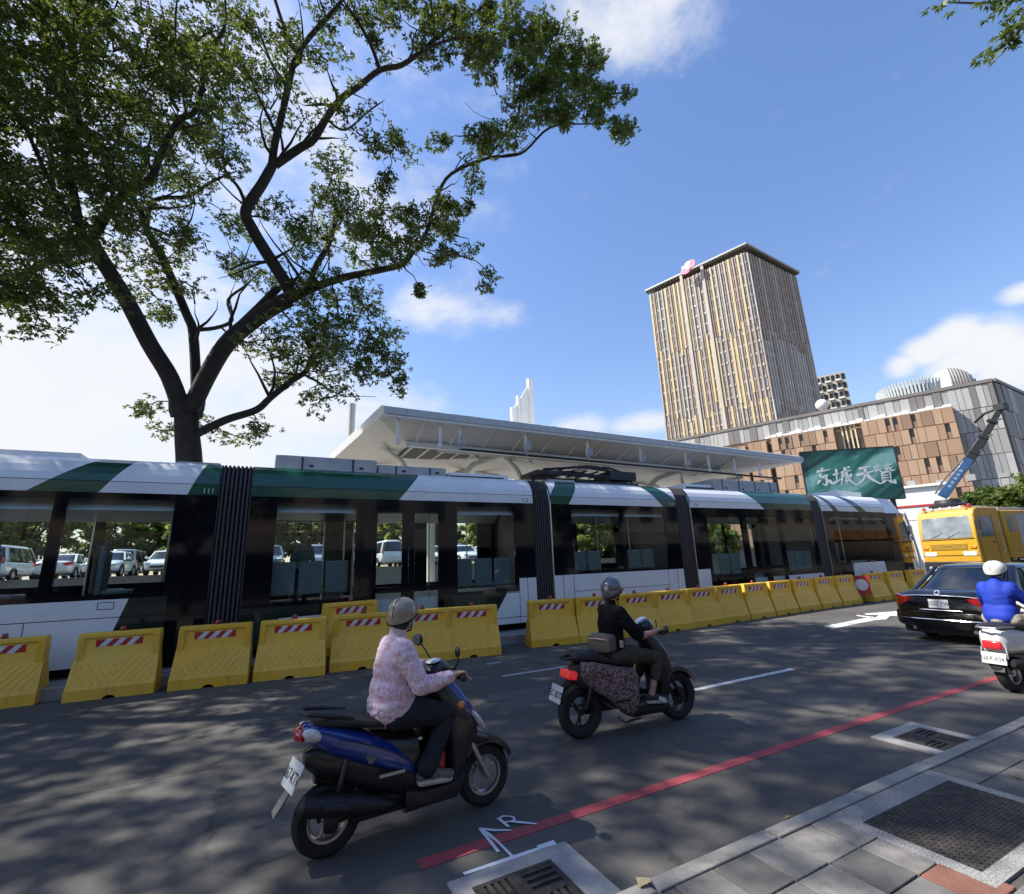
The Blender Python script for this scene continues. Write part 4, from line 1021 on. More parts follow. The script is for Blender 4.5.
# ---- black scooter with the spotted cover
def dark_scooter():
    r = empty('scooter', (3.19, 4.79, 0), R(-4.5))
    wheel(r, 0.0, 0.265, 0.11, 0.165, 3, M_SBLK); wheel(r, 1.31, 0.265, 0.11, 0.17, 3, M_SBLK, disc=True)
    cv = MB(); out_ = [(-.02,.785),(.12,.77),(.35,.715),(.52,.675),(.645,.635),(.672,.60),(.672,.42),(.665,.30),(.63,.225),(.575,.185),(.50,.20),(.40,.275),(.27,.385),(.12,.48),(.02,.56),(-.03,.66)]
    cxx = sum(p[0] for p in out_)/len(out_); czz = sum(p[1] for p in out_)/len(out_)
    for sd in (-1, 1):
        rg = []
        for k_, y_ in ((1.0,.12),(1.0,.165),(.97,.185),(.90,.197),(.6,.205),(.2,.207)): rg.append([(cxx+(x-cxx)*k_, sd*y_*(.86+.14*min(1,(x+.1)/.3)), czz+(z-czz)*k_) for x, z in out_])
        c_ = MB().loft(rg); c_.build('spotted_cover', M_LEO, r, smooth=True, angle=50)
    MB().box(.34,.52,-.215,-.200,.345,.37).build('cover_vent', M_SBLK, r, bevel=.004)
    loftx([(-.08,.55,.74,.06),(-.02,.48,.79,.10),(.1,.42,.78,.13),(.4,.24,.70,.16),(.66,.18,.62,.15)]).build('underseat_body', M_SBLK, r, smooth=True)
    loftx([(-.09,.78,.85,.09),(-.01,.77,.895,.135),(.15,.75,.875,.16),(.35,.71,.81,.16),(.52,.67,.785,.145),(.66,.635,.745,.11),(.72,.63,.70,.05)]).build('seat', M_SEAT, r, smooth=True)
    loftx([(.60,.14,.27,.16),(.72,.15,.255,.175),(1.0,.15,.255,.175),(1.08,.2,.32,.14)], e=5).build('floorboard', M_SBLK, r, smooth=True)
    loftz([(.22,.97,1.10,.15),(.40,.985,1.14,.18),(.60,.975,1.20,.185),(.76,.94,1.19,.18),(.90,.885,1.09,.14),(1.0,.86,1.0,.09)]).build('leg_shield', M_SBLK, r, smooth=True)
    arc_fender(r, 1.31, 0.285, 0.08, 25, 150, M_SBLK); arc_fender(r, 0.0, 0.275, 0.06, 85, 150, M_SBLK, 'rear_fender')
    for s in (-1, 1): MB().tube([(1.15,s*.08,.60),(1.31,s*.09,.265)], .022, 10).build('fork_leg', M_SBLK, r, smooth=True)
    b = MB(); b.ell((.94,0,1.06), (.11,.12,.085), 18, 12, Matrix.Rotation(R(-25), 3, 'Y')); b.build('headlight_pod', M_SBLK, r, smooth=True)
    b = MB(); b.ell((1.025,0,1.07), (.03,.08,.07), 16, 10, Matrix.Rotation(R(-12), 3, 'Y')); b.build('headlight', M_CLEAR, r, smooth=True)
    b = MB(); b.ell((.905,0,1.135), (.07,.08,.012), 16, 6, Matrix.Rotation(R(-32), 3, 'Y')); b.build('instrument_dial', pbr('dial_screen', (0.30,0.36,0.5), 0.1, coat=1.0), r, smooth=True)
    handlebars(r, .945, 1.02, 0.36, (.92,0,1.0))
    mirror(r, (.95,.2,1.04), (.86,.30,1.2), turn=R(15))
    MB().tube([(.95,-.2,1.04),(.94,-.25,1.09),(.92,-.27,1.16)], .006, 6).build('mirror_stem', M_BLK, r, smooth=True)
    MB().ell((1.0,-.34,1.05), (.03,.03,.05), 12, 8).build('phone_holder', M_STEELDK, r, smooth=True)
    MB().tube([(.05,-.11,.80),(-.06,-.10,.825),(-.17,-.07,.815),(-.19,0,.815),(-.17,.07,.815),(-.06,.10,.825),(.05,.11,.80)], .014, 8).build('grab_rail', M_BLK, r, smooth=True)
    b = MB(); b.obox((-.115,0,.65), (.12,.21,.09), Matrix.Rotation(R(12), 3, 'Y')); b.build('tail_light', M_REDON, r, bevel=.02)
    MB().tube([(-.10,0,.57),(-.20,0,.52),(-.225,0,.42)], .03, 8, flat=2.2).build('plate_holder', M_SBLK, r, smooth=True)
    plate(r, (-.28,0,.475), R(20), 'EC-0070', 0.25, 0.17)
    b = MB(); b.box(.1,.5,.06,.14,.2,.36).tube([(0,.1,.265),(.35,.1,.3)], .04, 8).tube([(.02,-.11,.3),(.12,-.12,.6)], .024, 8); b.build('drive_unit', M_STEELDK, r, bevel=.02)
    MB().tube([(.40,-.12,.18),(.44,-.2,.14),(.60,-.2,.155),(.66,-.14,.17)], .012, 6).tube([(.50,-.2,.15),(.48,-.24,.17),(.62,-.24,.17),(.60,-.2,.15)], .01, 6).build('foot_peg', M_STEELDK, r, smooth=True)
    return tag(r, 'black scooter with a spotted side cover and lit red tail lamp', 'scooter', 'scooters on the road')
dark = dark_scooter()

# ---- white scooter at the right edge
def white_scooter():
    r = empty('scooter', (8.80, 3.09, 0), R(-7))
    wheel(r, 0.0, 0.235, 0.115, 0.14, 3); wheel(r, 1.3, 0.235, 0.10, 0.14, 5)
    loftx([(-.24,.56,.72,.09),(-.20,.47,.78,.135),(-.08,.46,.80,.165),(.1,.46,.78,.185),(.3,.44,.74,.195),(.48,.40,.68,.185),(.56,.40,.6,.16)], e=3.2).build('rear_panel', M_SWHITE, r, smooth=True)
    loftx([(-.10,.36,.60,.09),(.1,.32,.6,.13),(.4,.24,.6,.15),(.62,.22,.6,.14)]).build('underseat_body', M_SBLK, r, smooth=True)
    loftx([(-.22,.79,.83,.08),(-.12,.78,.85,.14),(.10,.77,.84,.16),(.3,.74,.81,.16),(.48,.71,.79,.14),(.6,.69,.75,.08)]).build('seat', M_SEAT, r, smooth=True)
    loftx([(.50,.16,.31,.165),(.62,.17,.29,.175),(.98,.17,.29,.175),(1.05,.22,.34,.15)], e=5).build('floorboard', M_SBLK, r, smooth=True)
    loftz([(.27,.92,1.05,.15),(.42,.92,1.10,.19),(.60,.90,1.20,.20),(.75,.88,1.16,.20),(.9,.85,1.05,.16),(1.0,.84,.97,.10)]).build('leg_shield', M_SWHITE, r, smooth=True)
    loftx([(.80,.98,1.05,.08),(.86,.97,1.10,.15),(.95,.97,1.13,.17),(1.05,1.0,1.09,.12)]).build('handlebar_cowl', M_SWHITE, r, smooth=True)
    arc_fender(r, 1.3, 0.255, 0.08, 20, 150, M_SWHITE); arc_fender(r, 0.0, 0.255, 0.075, 70, 175, M_SBLK, 'rear_fender')
    for s in (-1, 1): MB().tube([(1.14,s*.08,.55),(1.3,s*.09,.235)], .022, 10).build('fork_leg', M_STEELDK, r, smooth=True)
    handlebars(r, .97, 1.03, 0.37, (.94,0,1.02)); mirror(r, (.96,-.22,1.06), (.92,-.36,1.2)); mirror(r, (.96,.22,1.06), (.92,.36,1.2))
    MB().tube([(.05,-.14,.80),(-.15,-.13,.81),(-.27,-.10,.80),(-.30,0,.80),(-.27,.10,.80),(-.15,.13,.81),(.05,.14,.80)], .016, 8).build('grab_rail', M_ALU, r, smooth=True)
    b = MB(); b.obox((-.225,0,.585), (.07,.21,.115), Matrix.Rotation(R(10), 3, 'Y')); b.build('tail_light', M_REDON, r, bevel=.03)
    for s in (-1, 1): MB().tube([(-.21,s*.13,.55),(-.24,s*.135,.43)], .012, 6).build('plate_bracket', M_ALU, r)
    plate(r, (-.265,0,.425), R(14), 'NAR-6347', 0.26, 0.14)
    MB().obox((-.25,0,.31), (.01,.16,.10), Matrix.Rotation(R(25), 3, 'Y')).build('mud_flap', M_SBLK, r)
    MB().tube([(-.24,-.17,.38),(-.2,-.175,.375),(.0,-.175,.345),(.22,-.17,.29),(.36,-.15,.25)], [.035,.06,.066,.062,.03], 14).build('muffler', M_MUF, r, smooth=True)
    b = MB(); b.box(-.05,.42,.07,.16,.17,.34).box(.15,.5,-.1,.1,.18,.4); b.build('engine', M_STEELDK, r, bevel=.02)
    MB().lathe([(0.0,-.19),(.05,-.19),(.055,-.2),(.05,-.21),(0,-.21)], (.2,0,.62), 'y', 20).build('side_reflector', M_ALU, r, smooth=True)
    return tag(r, 'white scooter with a lit red tail lamp at the right edge beside the black car', 'scooter', 'scooters on the road')
white = white_scooter()

# ================================================================= PEOPLE
P_SKIN = pbr('skin', (0.42,0.26,0.18), 0.5, var=0.08, scale=12)
P_HAIR = pbr('hair_black', (0.012,0.01,0.009), 0.5, var=0.3, scale=80)
P_JEAN = pbr('trousers_navy', (0.010,0.012,0.020), 0.8, var=0.25, scale=14, bump=0.4, bscale=25)
P_OLIVE = pbr('trousers_olive', (0.055,0.052,0.035), 0.85, var=0.2, scale=14, bump=0.5, bscale=22)
P_KHAKI = pbr('trousers_khaki', (0.36,0.31,0.22), 0.85, var=0.15, scale=10, bump=0.5, bscale=20)
P_BLACK = pbr('shirt_black', (0.009,0.008,0.009), 0.95, var=0.3, scale=10, bump=0.3, bscale=18, spec=.15)
P_BLUE = pbr('jacket_blue', (0.013,0.04,0.36), 0.7, var=0.15, scale=6, bump=0.25, bscale=16, spec=.3)
P_SHOEG = pbr('shoe_grey', (0.16,0.13,0.13), 0.7, var=0.25, scale=40)
P_SHOEB = pbr('shoe_black', (0.03,0.03,0.032), 0.7, var=0.2, scale=40)
P_SOLE = pbr('shoe_sole', (0.6,0.58,0.55), 0.7)
P_DARKT = pbr('dark_clothes', (0.13,0.17,0.16), 0.85, var=0.3, scale=10)
def pink_cloth():
    m = bpy.data.materials.new('jacket_pink_print'); m.use_nodes = True; nt = m.node_tree; b = nt.nodes['Principled BSDF']
    tc = nt.nodes.new('ShaderNodeTexCoord')
    def nz(s, d, w): 
        n = nt.nodes.new('ShaderNodeTexNoise'); n.inputs['Scale'].default_value = s; n.inputs['Detail'].default_value = d; n.inputs['Distortion'].default_value = w
        nt.links.new(tc.outputs['Object'], n.inputs['Vector']); return n
    a = nz(27, 5, 1.5); c = nz(40, 4, 2.0)
    r = nt.nodes.new('ShaderNodeValToRGB'); e = r.color_ramp.elements
    e[0].position = .34; e[0].color = (0.64,0.30,0.37,1); e[1].position = .62; e[1].color = (0.75,0.67,0.72,1)
    k = e.new(.48); k.color = (0.72,0.53,0.59,1)
    nt.links.new(a.outputs[0], r.inputs[0])
    mr = nt.nodes.new('ShaderNodeMapRange'); mr.inputs[1].default_value = .58; mr.inputs[2].default_value = .66; mr.inputs[4].default_value = .6; nt.links.new(c.outputs[0], mr.inputs[0])
    mx = nt.nodes.new('ShaderNodeMixRGB'); mx.inputs[2].default_value = (0.40,0.24,0.42,1); nt.links.new(mr.outputs[0], mx.inputs[0]); nt.links.new(r.outputs[0], mx.inputs[1])
    nt.links.new(mx.outputs[0], b.inputs['Base Color']); b.inputs['Roughness'].default_value = .8
    w = nz(9, 4, 1.0); bp = nt.nodes.new('ShaderNodeBump'); bp.inputs['Strength'].default_value = .9; bp.inputs['Distance'].default_value = .025
    nt.links.new(w.outputs[0], bp.inputs['Height']); nt.links.new(bp.outputs[0], b.inputs['Normal'])
    return m
P_PINK = pink_cloth()
def body(name, prims, mats, voxel=0.009, smooth=3, fold=1.0):
    """one continuous figure: tapered limbs and rounded masses fused into a single skin; each face takes the cloth of the mass it belongs to"""
    b = MB()
    for p in prims:
        if p[0] == 'c':
            _, a, c, ra, rb, mi = p; a, c = Vector(a), Vector(c)
            ax = (c-a).normalized(); u = ax.orthogonal().normalized(); w = ax.cross(u); rings = []
            for k in range(1, 6):
                t = math.pi/2*k/6; rings.append((a-ax*ra*math.cos(t), ra*math.sin(t)))
            rings.append((a, ra)); rings.append((c, rb))
            for k in range(5, 0, -1):
                t = math.pi/2*k/6; rings.append((c+ax*rb*math.cos(t), rb*math.sin(t)))
            b.loft([[q+(u*math.cos(2*math.pi*j/14)+w*math.sin(2*math.pi*j/14))*r for j in range(14)] for q, r in rings])
        else:
            _, c, rad, mi = p[:4]; M = p[4] if len(p) > 4 else None
            b.ell(c, rad, 20, 14, M)
    o = b.build(name, mats)
    m = o.modifiers.new('r', 'REMESH'); m.mode = 'VOXEL'; m.voxel_size = voxel; m.use_smooth_shade = True
    s = o.modifiers.new('s', 'SMOOTH'); s.iterations = smooth; s.factor = 0.5
    bpy.context.view_layer.update()
    me = bpy.data.meshes.new_from_object(o.evaluated_get(bpy.context.evaluated_depsgraph_get()))
    o.modifiers.clear(); old = o.data; o.data = me; bpy.data.meshes.remove(old); me.name = name
    me.materials.clear()
    for x in mats: me.materials.append(x)
    n = len(me.polygons); ct = np.empty(n*3); me.polygons.foreach_get('center', ct); ct = ct.reshape(-1, 3)
    best = np.full(n, 1e9); idx = np.zeros(n, dtype=np.int32)
    for p in prims:
        if p[0] == 'c':
            a, c = np.array(p[1]), np.array(p[2]); d = c-a; t = np.clip(((ct-a) @ d)/max(d @ d, 1e-9), 0, 1)
            dist = np.linalg.norm(ct-a-t[:, None]*d, axis=1)-(p[3]+(p[4]-p[3])*t); mi = p[5]
        else:
            q = ct-np.array(p[1])
            if len(p) > 4: q = q @ np.array(p[4])
            rad = np.array(p[2]); dist = (np.linalg.norm(q/rad, axis=1)-1)*rad.min(); mi = p[3]
        k = dist < best; best[k] = dist[k]; idx[k] = mi
    me.polygons.foreach_set('material_index', idx); me.polygons.foreach_set('use_smooth', [True]*n); me.update()
    # folds of the cloth: creases across the limbs and drags down the back
    cloth = np.zeros(len(me.vertices), bool)
    for pl_ in me.polygons:
        if idx[pl_.index] in (1, 2):
            for vi in pl_.vertices: cloth[vi] = True
    nv = len(me.vertices); nr = np.empty(nv*3); me.vertices.foreach_get('normal', nr); nr = nr.reshape(-1, 3)
    co = np.empty(nv*3); me.vertices.foreach_get('co', co); co = co.reshape(-1, 3)
    for i in np.where(cloth)[0]:
        p = co[i]; q = Vector((p[0]*7+p[2]*5, p[1]*6, p[2]*17-p[0]*6))
        f = noise.noise(q); f2 = noise.noise(q*2.3+Vector((5,1,2)))
        co[i] += nr[i]*((1-abs(f)*2.6)*.0075*fold+f2*.0035*fold)
    me.vertices.foreach_set('co', co.ravel()); me.update()
    return o
def hand(pr, g, s, mi, wrist):
    """right (s=-1) or left (s=1) hand closed round a grip that runs along y"""
    g = Vector(g); w = Vector(wrist)
    pr.append(('c', w, g+Vector((-.055,0,.026)), .027, .03, mi))
    pr.append(('e', g+Vector((-.035,0,.033)), (.045,.042,.019), mi))
    for k, (dy, l) in enumerate(((-.034,.92),(-.012,1.05),(.011,1.0),(.033,.82))):
        y = dy*s*-1
        a = g+Vector((-.002,y,.040)); b_ = g+Vector((.030*l,y,.034)); c = g+Vector((.040*l,y*.95,.002)); d = g+Vector((.018,y*.9,-.026*l))
        pr += [('c', a, b_, .0098, .0092, mi), ('c', b_, c, .0092, .0086, mi), ('c', c, d, .0086, .0075, mi)]
    t0 = g+Vector((-.05,-s*.03,.015)); t1 = g+Vector((-.025,-s*.058,-.008)); t2 = g+Vector((.012,-s*.058,-.026))
    pr += [('c', t0, t1, .0135, .0115, mi), ('c', t1, t2, .0115, .009, mi)]
def head(pr, c, yaw, mi, hair, pitch=0.0, s=1.0):
    """skull, jaw, nose, ears, brow; hair at the nape"""
    Mx = Matrix.Rotation(yaw, 3, 'Z') @ Matrix.Rotation(pitch, 3, 'Y'); c = Vector(c)
    def P(x, y, z): return c+Mx @ Vector((x*s, y*s, z*s))
    pr.append(('e', P(0,0,.02), (.094*s,.074*s,.105*s), mi, Mx)); pr.append(('e', P(.03,0,-.055), (.062*s,.056*s,.062*s), mi, Mx))
    pr.append(('c', P(.088,0,.005), P(.105,0,-.028), .009*s, .014*s, mi)); pr.append(('e', P(.078,0,-.062), (.017*s,.026*s,.009*s), mi, Mx)); pr.append(('e', P(.07,0,-.098), (.022*s,.024*s,.018*s), mi, Mx))
    for k in (-1, 1):
        pr.append(('e', P(-.005,k*.077,-.012), (.02*s,.011*s,.032*s), mi, Mx)); pr.append(('c', P(.08,k*.012,.028), P(.072,k*.045,.03), .008*s, .008*s, mi))
    pr.append(('e', P(-.03,0,.0), (.078*s,.079*s,.105*s), hair, Mx))
    return Mx, P
def eyes(o, P, s=1.0):
    b = MB()
    for k in (-1, 1): b.ell(P(.082,k*.031,.008), (.009*s,.013*s,.008*s), 10, 6)
    b.build('eyes', P_HAIR, o, smooth=True)
def shoe(pr, heel, toe, up, mi, sole):
    heel, toe = Vector(heel), Vector(toe); d = (toe-heel).normalized(); m = heel+(toe-heel)*.55
    pr += [('c', heel+Vector((0,0,.012)), heel+d*.09+Vector((0,0,.018)), .040, .043, mi), ('c', heel+d*.06+Vector((0,0,.02)), toe-d*.05+Vector((0,0,-.002)), .042, .034, mi), ('e', toe-d*.045, (.05,.043,.032), mi)]
    pr += [('c', heel+Vector((0,0,-.022)), toe-d*.04+Vector((0,0,-.024)), .034, .034, sole)]
def helmet(o, c, M, rad, cut, mat, rim=True, peak=0.0, name='helmet'):
    b = MB(); b.ell((0,0,0), rad, 28, 12, None, 0, 0, cut); n = 28
    inner = [p for p in b.v]
    # hollow shell: outer cap and a slightly smaller inner cap joined at the rim
    b2 = MB(); rings = []
    for i in range(13):
        t = math.pi*cut*i/12; st = max(math.sin(t), 1e-3); rings.append([Vector((rad[0]*st*math.cos(2*math.pi*k/n), rad[1]*st*math.sin(2*math.pi*k/n), rad[2]*math.cos(t))) for k in range(n)])
    for i in range(12, -1, -1):
        t = math.pi*cut*i/12; st = max(math.sin(t), 1e-3); q = .93; rings.append([Vector((rad[0]*q*st*math.cos(2*math.pi*k/n), rad[1]*q*st*math.sin(2*math.pi*k/n), rad[2]*q*math.cos(t)-.004)) for k in range(n)])
    # the edge drops at the nape and rises over the brow
    def warp(v):
        f = max(0, -v.z/rad[2]+.15); return Vector((v.x, v.y, v.z-(0.05*(-v.x/rad[0]) if v.z < rad[2]*.2 else 0)*min(1, f*2)))
    b2.loft([[Vector(c)+M @ warp(p) for p in r] for r in rings], cap=False)
    if peak:
        pts = []
        for k in range(9):
            a = R(-55+110*k/8); e = rad[0]*1.0*math.cos(a); f = rad[1]*math.sin(a)
            pts.append((e, f))
        for (e, f), (e2, f2) in zip(pts, pts[1:]):
            z = -rad[2]*.05
            P = [Vector((e*.97,f*.97,z)), Vector((e2*.97,f2*.97,z)), Vector((e2*.97+peak*(1-abs(f2)/rad[1]*.6),f2*1.0,z-.022)), Vector((e*.97+peak*(1-abs(f)/rad[1]*.6),f*1.0,z-.022))]
            Q = [p+Vector((0,0,.006)) for p in P]
            b2.add([Vector(c)+M @ p for p in P+Q], [(0,1,2,3),(7,6,5,4),(2,6,7,3)])
    h = b2.build(name, mat, o, smooth=True, angle=50)
    t = math.pi*cut; rim_ = [Vector(c)+M @ warp(Vector((rad[0]*1.005*math.sin(t)*math.cos(2*math.pi*k/28), rad[1]*1.005*math.sin(t)*math.sin(2*math.pi*k/28), rad[2]*math.cos(t)))) for k in range(29)]
    MB().tube(rim_, .006, 6).build('rim_bead', P_BLACK, h, smooth=True)
    MB().tube([Vector(c)+M @ Vector((rad[0]*1.006*math.sin(a), rad[1]*.0, rad[2]*1.006*math.cos(a))) for a in [-(math.pi*cut*.95)+math.pi*cut*1.5*k/16 for k in range(17)]], .0028, 4).build('shell_seam', P_BLACK, h)
    return h
def strap(o, P, s=1.0):
    b = MB()
    for k in (-1, 1): b.tube([P(.0,k*.088,.03), P(.01,k*.085,-.04), P(.045,k*.05,-.105), P(.055,0,-.118)], .007, 6, flat=.5)
    b.build('chin_strap', P_BLACK, o, smooth=True)
def person_at(o, loc, rz, label, cat='person'):
    o.location = loc; o.rotation_euler = (0, 0, rz); return tag(o, label, cat)

# rider in pink
pr = []; SK, JK, TR, SH, SO, HR = 0, 1, 2, 3, 4, 5
pr += [('e', (.445,0,1.09), (.150,.195,.27), JK), ('c', (.45,-.075,1.17), (.45,.075,1.17), .125, .125, JK), ('c', (.43,-.05,.95), (.43,.05,.95), .155, .155, JK), ('c', (.425,-.045,.86), (.425,.045,.86), .166, .166, JK), ('e', (.425,0,.80), (.172,.205,.06), JK)]
pr += [('c', (.455,-.135,1.255), (.455,.135,1.255), .078, .078, JK), ('c', (.45,0,1.28), (.47,0,1.37), .08, .064, JK), ('c', (.465,0,1.35), (.495,0,1.43), .052, .05, SK)]
for s in (-1, 1):
    pr += [('c', (.46,s*.18,1.245), (.565,s*.262,1.01), .082, .068, JK), ('c', (.565,s*.262,1.01), (.66,s*.285,1.02), .070, .060, JK), ('c', (.66,s*.285,1.02), (.765,s*.31,1.045), .060, .046, JK)]
    hand(pr, (.86,s*.315,1.032), s, SK, (.775,s*.308,1.05))
    pr += [('c', (.43,s*.10,.80), (.63,s*.125,.795), .105, .094, TR), ('c', (.63,s*.125,.795), (.825,s*.14,.755), .094, .074, TR), ('c', (.825,s*.14,.755), (.74,s*.145,.57), .072, .066, TR), ('c', (.74,s*.145,.57), (.655,s*.15,.43), .068, .075, TR), ('c', (.655,s*.15,.42), (.64,s*.15,.36), .036, .034, SK)]
    shoe(pr, (.615,s*.15,.365), (.865,s*.16,.35), None, SH, SO)
pr.append(('e', (.40,0,.80), (.145,.165,.075), TR))
Mh, Ph = head(pr, (.505,0,1.475), R(38), SK, HR)
o = body('person', pr, [P_SKIN, P_PINK, P_JEAN, P_SHOEG, P_SOLE, P_HAIR], 0.0078, 3, .65)
eyes(o, Ph); strap(o, Ph)
M_HBEI = pbr('helmet_beige', (0.25,0.21,0.165), 0.3, var=0.05, coat=0.5)
helmet(o, Ph(.0,0,.028), Mh, (.135,.116,.122), .60, M_HBEI, peak=.03)
MB().ell(Ph(.075,0,-.055), (.045,.058,.05), 14, 10, Mh).build('face_mask', pbr('mask_white', (0.65,0.66,0.68), 0.8), o, smooth=True)
person_at(o, (0.51, 3.93, 0), R(4), 'person in a pink patterned jacket and beige helmet riding the blue scooter')

# rider in black
pr = []; SK, JK, TR, SH, SO, HR = 0, 1, 2, 3, 4, 5
pr += [('e', (.475,0,1.09), (.132,.178,.27), JK), ('c', (.495,-.07,1.17), (.495,.07,1.17), .115, .115, JK), ('c', (.455,-.05,.94), (.455,.05,.94), .135, .135, JK), ('e', (.45,0,.865), (.15,.182,.055), JK)]
pr += [('c', (.50,-.13,1.27), (.50,.13,1.27), .07, .07, JK), ('c', (.50,0,1.30), (.51,0,1.36), .07, .058, JK), ('c', (.505,0,1.36), (.53,0,1.45), .05, .048, SK)]
for s in (-1, 1):
    pr += [('c', (.505,s*.17,1.26), (.60,s*.235,1.09), .072, .072, JK), ('c', (.60,s*.235,1.10), (.655,s*.255,1.03), .072, .075, JK), ('c', (.645,s*.25,1.04), (.70,s*.26,1.0), .045, .043, SK), ('c', (.70,s*.26,1.0), (.86,s*.295,1.03), .043, .03, SK)]
    hand(pr, (.945,s*.305,1.022), s, SK, (.86,s*.297,1.037))
    pr += [('c', (.46,s*.10,.80), (.74,s*.13,.775), .10, .085, TR), ('c', (.74,s*.13,.775), (.985,s*.145,.735), .085, .068, TR), ('c', (.985,s*.145,.735), (.925,s*.15,.53), .066, .056, TR), ('c', (.925,s*.15,.54), (.87,s*.15,.40), .042, .036, SK), ('c', (.87,s*.15,.40), (.84,s*.15,.32), .036, .034, SK)]
    shoe(pr, (.81,s*.15,.312), (1.06,s*.16,.295), None, SH, SO)
pr.append(('e', (.44,0,.80), (.13,.155,.075), TR))
Mh, Ph = head(pr, (.545,0,1.50), R(14), SK, HR)
pr.append(('c', (.48,0,1.44), (.44,0,1.33), .045, .03, HR))
o = body('person', pr, [P_SKIN, P_BLACK, P_OLIVE, P_SHOEB, P_SOLE, P_HAIR], 0.0078, 3, .6)
eyes(o, Ph); strap(o, Ph)
helmet(o, Ph(-.005,0,.02), Mh, (.142,.124,.135), .66, pbr('helmet_grey', (0.13,0.135,0.15), 0.16, 0.4, var=0.05, coat=0.8), peak=.025)
for s in (-1, 1): MB().obox((.96,s*.197,.30), (.10,.006,.04), Matrix.Rotation(R(25), 3, 'Y')).build('shoe_stripe', M_WHITE, o)
person_at(o, (3.19, 4.79, 0), R(-4.5), 'person in a black top and grey helmet riding the scooter with the spotted cover')
# waist bag slung behind
e = empty('waist_bag', (3.19, 4.79, 0), R(-4.5))
b = MB(); b.loft([ringx(x, z0, z1, w, e=5) for x, z0, z1, w in ((.235,.88,1.0,.135),(.245,.85,1.025,.158),(.31,.84,1.045,.168),(.36,.85,1.035,.16),(.375,.88,1.0,.13))]); 
M_BAG = pbr('bag_taupe', (0.13,0.105,0.085), 0.7, var=0.15, scale=20, bump=.3, bscale=120)
Mr = Matrix.Rotation(R(20), 3, 'Z')
b.v = [tuple(Vector((.40,-.02,0))+Mr @ (Vector(v)-Vector((.40,0,0)))) for v in b.v]
b.build('pouch', M_BAG, e, smooth=True)
b = MB(); pts = [(.235,.13,.985),(.225,.0,.99),(.235,-.13,.985)]
b.tube([Vector((.40,-.02,0))+Mr @ (Vector(p)-Vector((.40,0,0))) for p in pts], .008, 6); b.build('zip', pbr('zip_pale', (0.5,0.33,0.24), 0.4), e, smooth=True)
b = MB(); b.tube([(.46+.16*math.cos(a), .19*math.sin(a), .95-.04*math.cos(a)) for a in [2*math.pi*k/24 for k in range(25)]], .014, 6, flat=.4); b.build('belt', M_BLK, e, smooth=True)
MB().obox((.475,-.196,.93), (.05,.012,.08)).build('buckle', M_ALU, e, bevel=.004)
tag(e, 'taupe waist bag slung at the back of the rider in black', 'bag')

# rider in blue at the right edge
pr = []
pr += [('e', (.32,0,1.09), (.135,.170,.30), JK), ('c', (.30,-.05,.96), (.30,.05,.96), .138, .138, JK), ('c', (.285,-.045,.90), (.285,.045,.90), .142, .142, JK), ('c', (.34,-.085,1.2), (.34,.085,1.2), .115, .115, JK)]
pr += [('c', (.35,-.15,1.28), (.35,.15,1.28), .075, .075, JK), ('c', (.36,0,1.3), (.38,0,1.38), .075, .06, JK), ('c', (.38,0,1.38), (.41,0,1.46), .055, .053, SK)]
for s in (-1, 1):
    pr += [('c', (.345,s*.15,1.25), (.44,s*.215,1.13), .080, .074, JK), ('c', (.44,s*.215,1.13), (.56,s*.27,1.04), .074, .066, JK), ('c', (.56,s*.27,1.04), (.87,s*.32,1.05), .070, .047, JK)]
    hand(pr, (.97,s*.32,1.032), s, SK, (.87,s*.32,1.055))
    pr += [('c', (.30,s*.11,.86), (.60,s*.19,.85), .115, .095, TR), ('c', (.60,s*.19,.85), (.84,s*.21,.78), .095, .075, TR), ('c', (.84,s*.21,.78), (.78,s*.18,.45), .073, .062, TR), ('c', (.78,s*.18,.45), (.76,s*.17,.37), .036, .034, SK)]
    shoe(pr, (.73,s*.165,.36), (.98,s*.17,.345), None, SH, SO)
pr.append(('e', (.27,0,.85), (.13,.15,.06), TR))
Mh, Ph = head(pr, (.43,0,1.50), R(5), SK, HR)
o = body('person', pr, [P_SKIN, P_BLUE, P_KHAKI, P_SHOEB, P_SOLE, P_HAIR], 0.009, 5, .25)
eyes(o, Ph); strap(o, Ph)
helmet(o, Ph(-.005,0,.022), Mh, (.138,.122,.118), .60, pbr('helmet_white', (0.62,0.66,0.60), 0.3, var=0.05, coat=0.4), peak=.03)
person_at(o, (8.80, 3.165, 0), R(-8), 'person in a bright blue jacket and white helmet riding the white scooter')

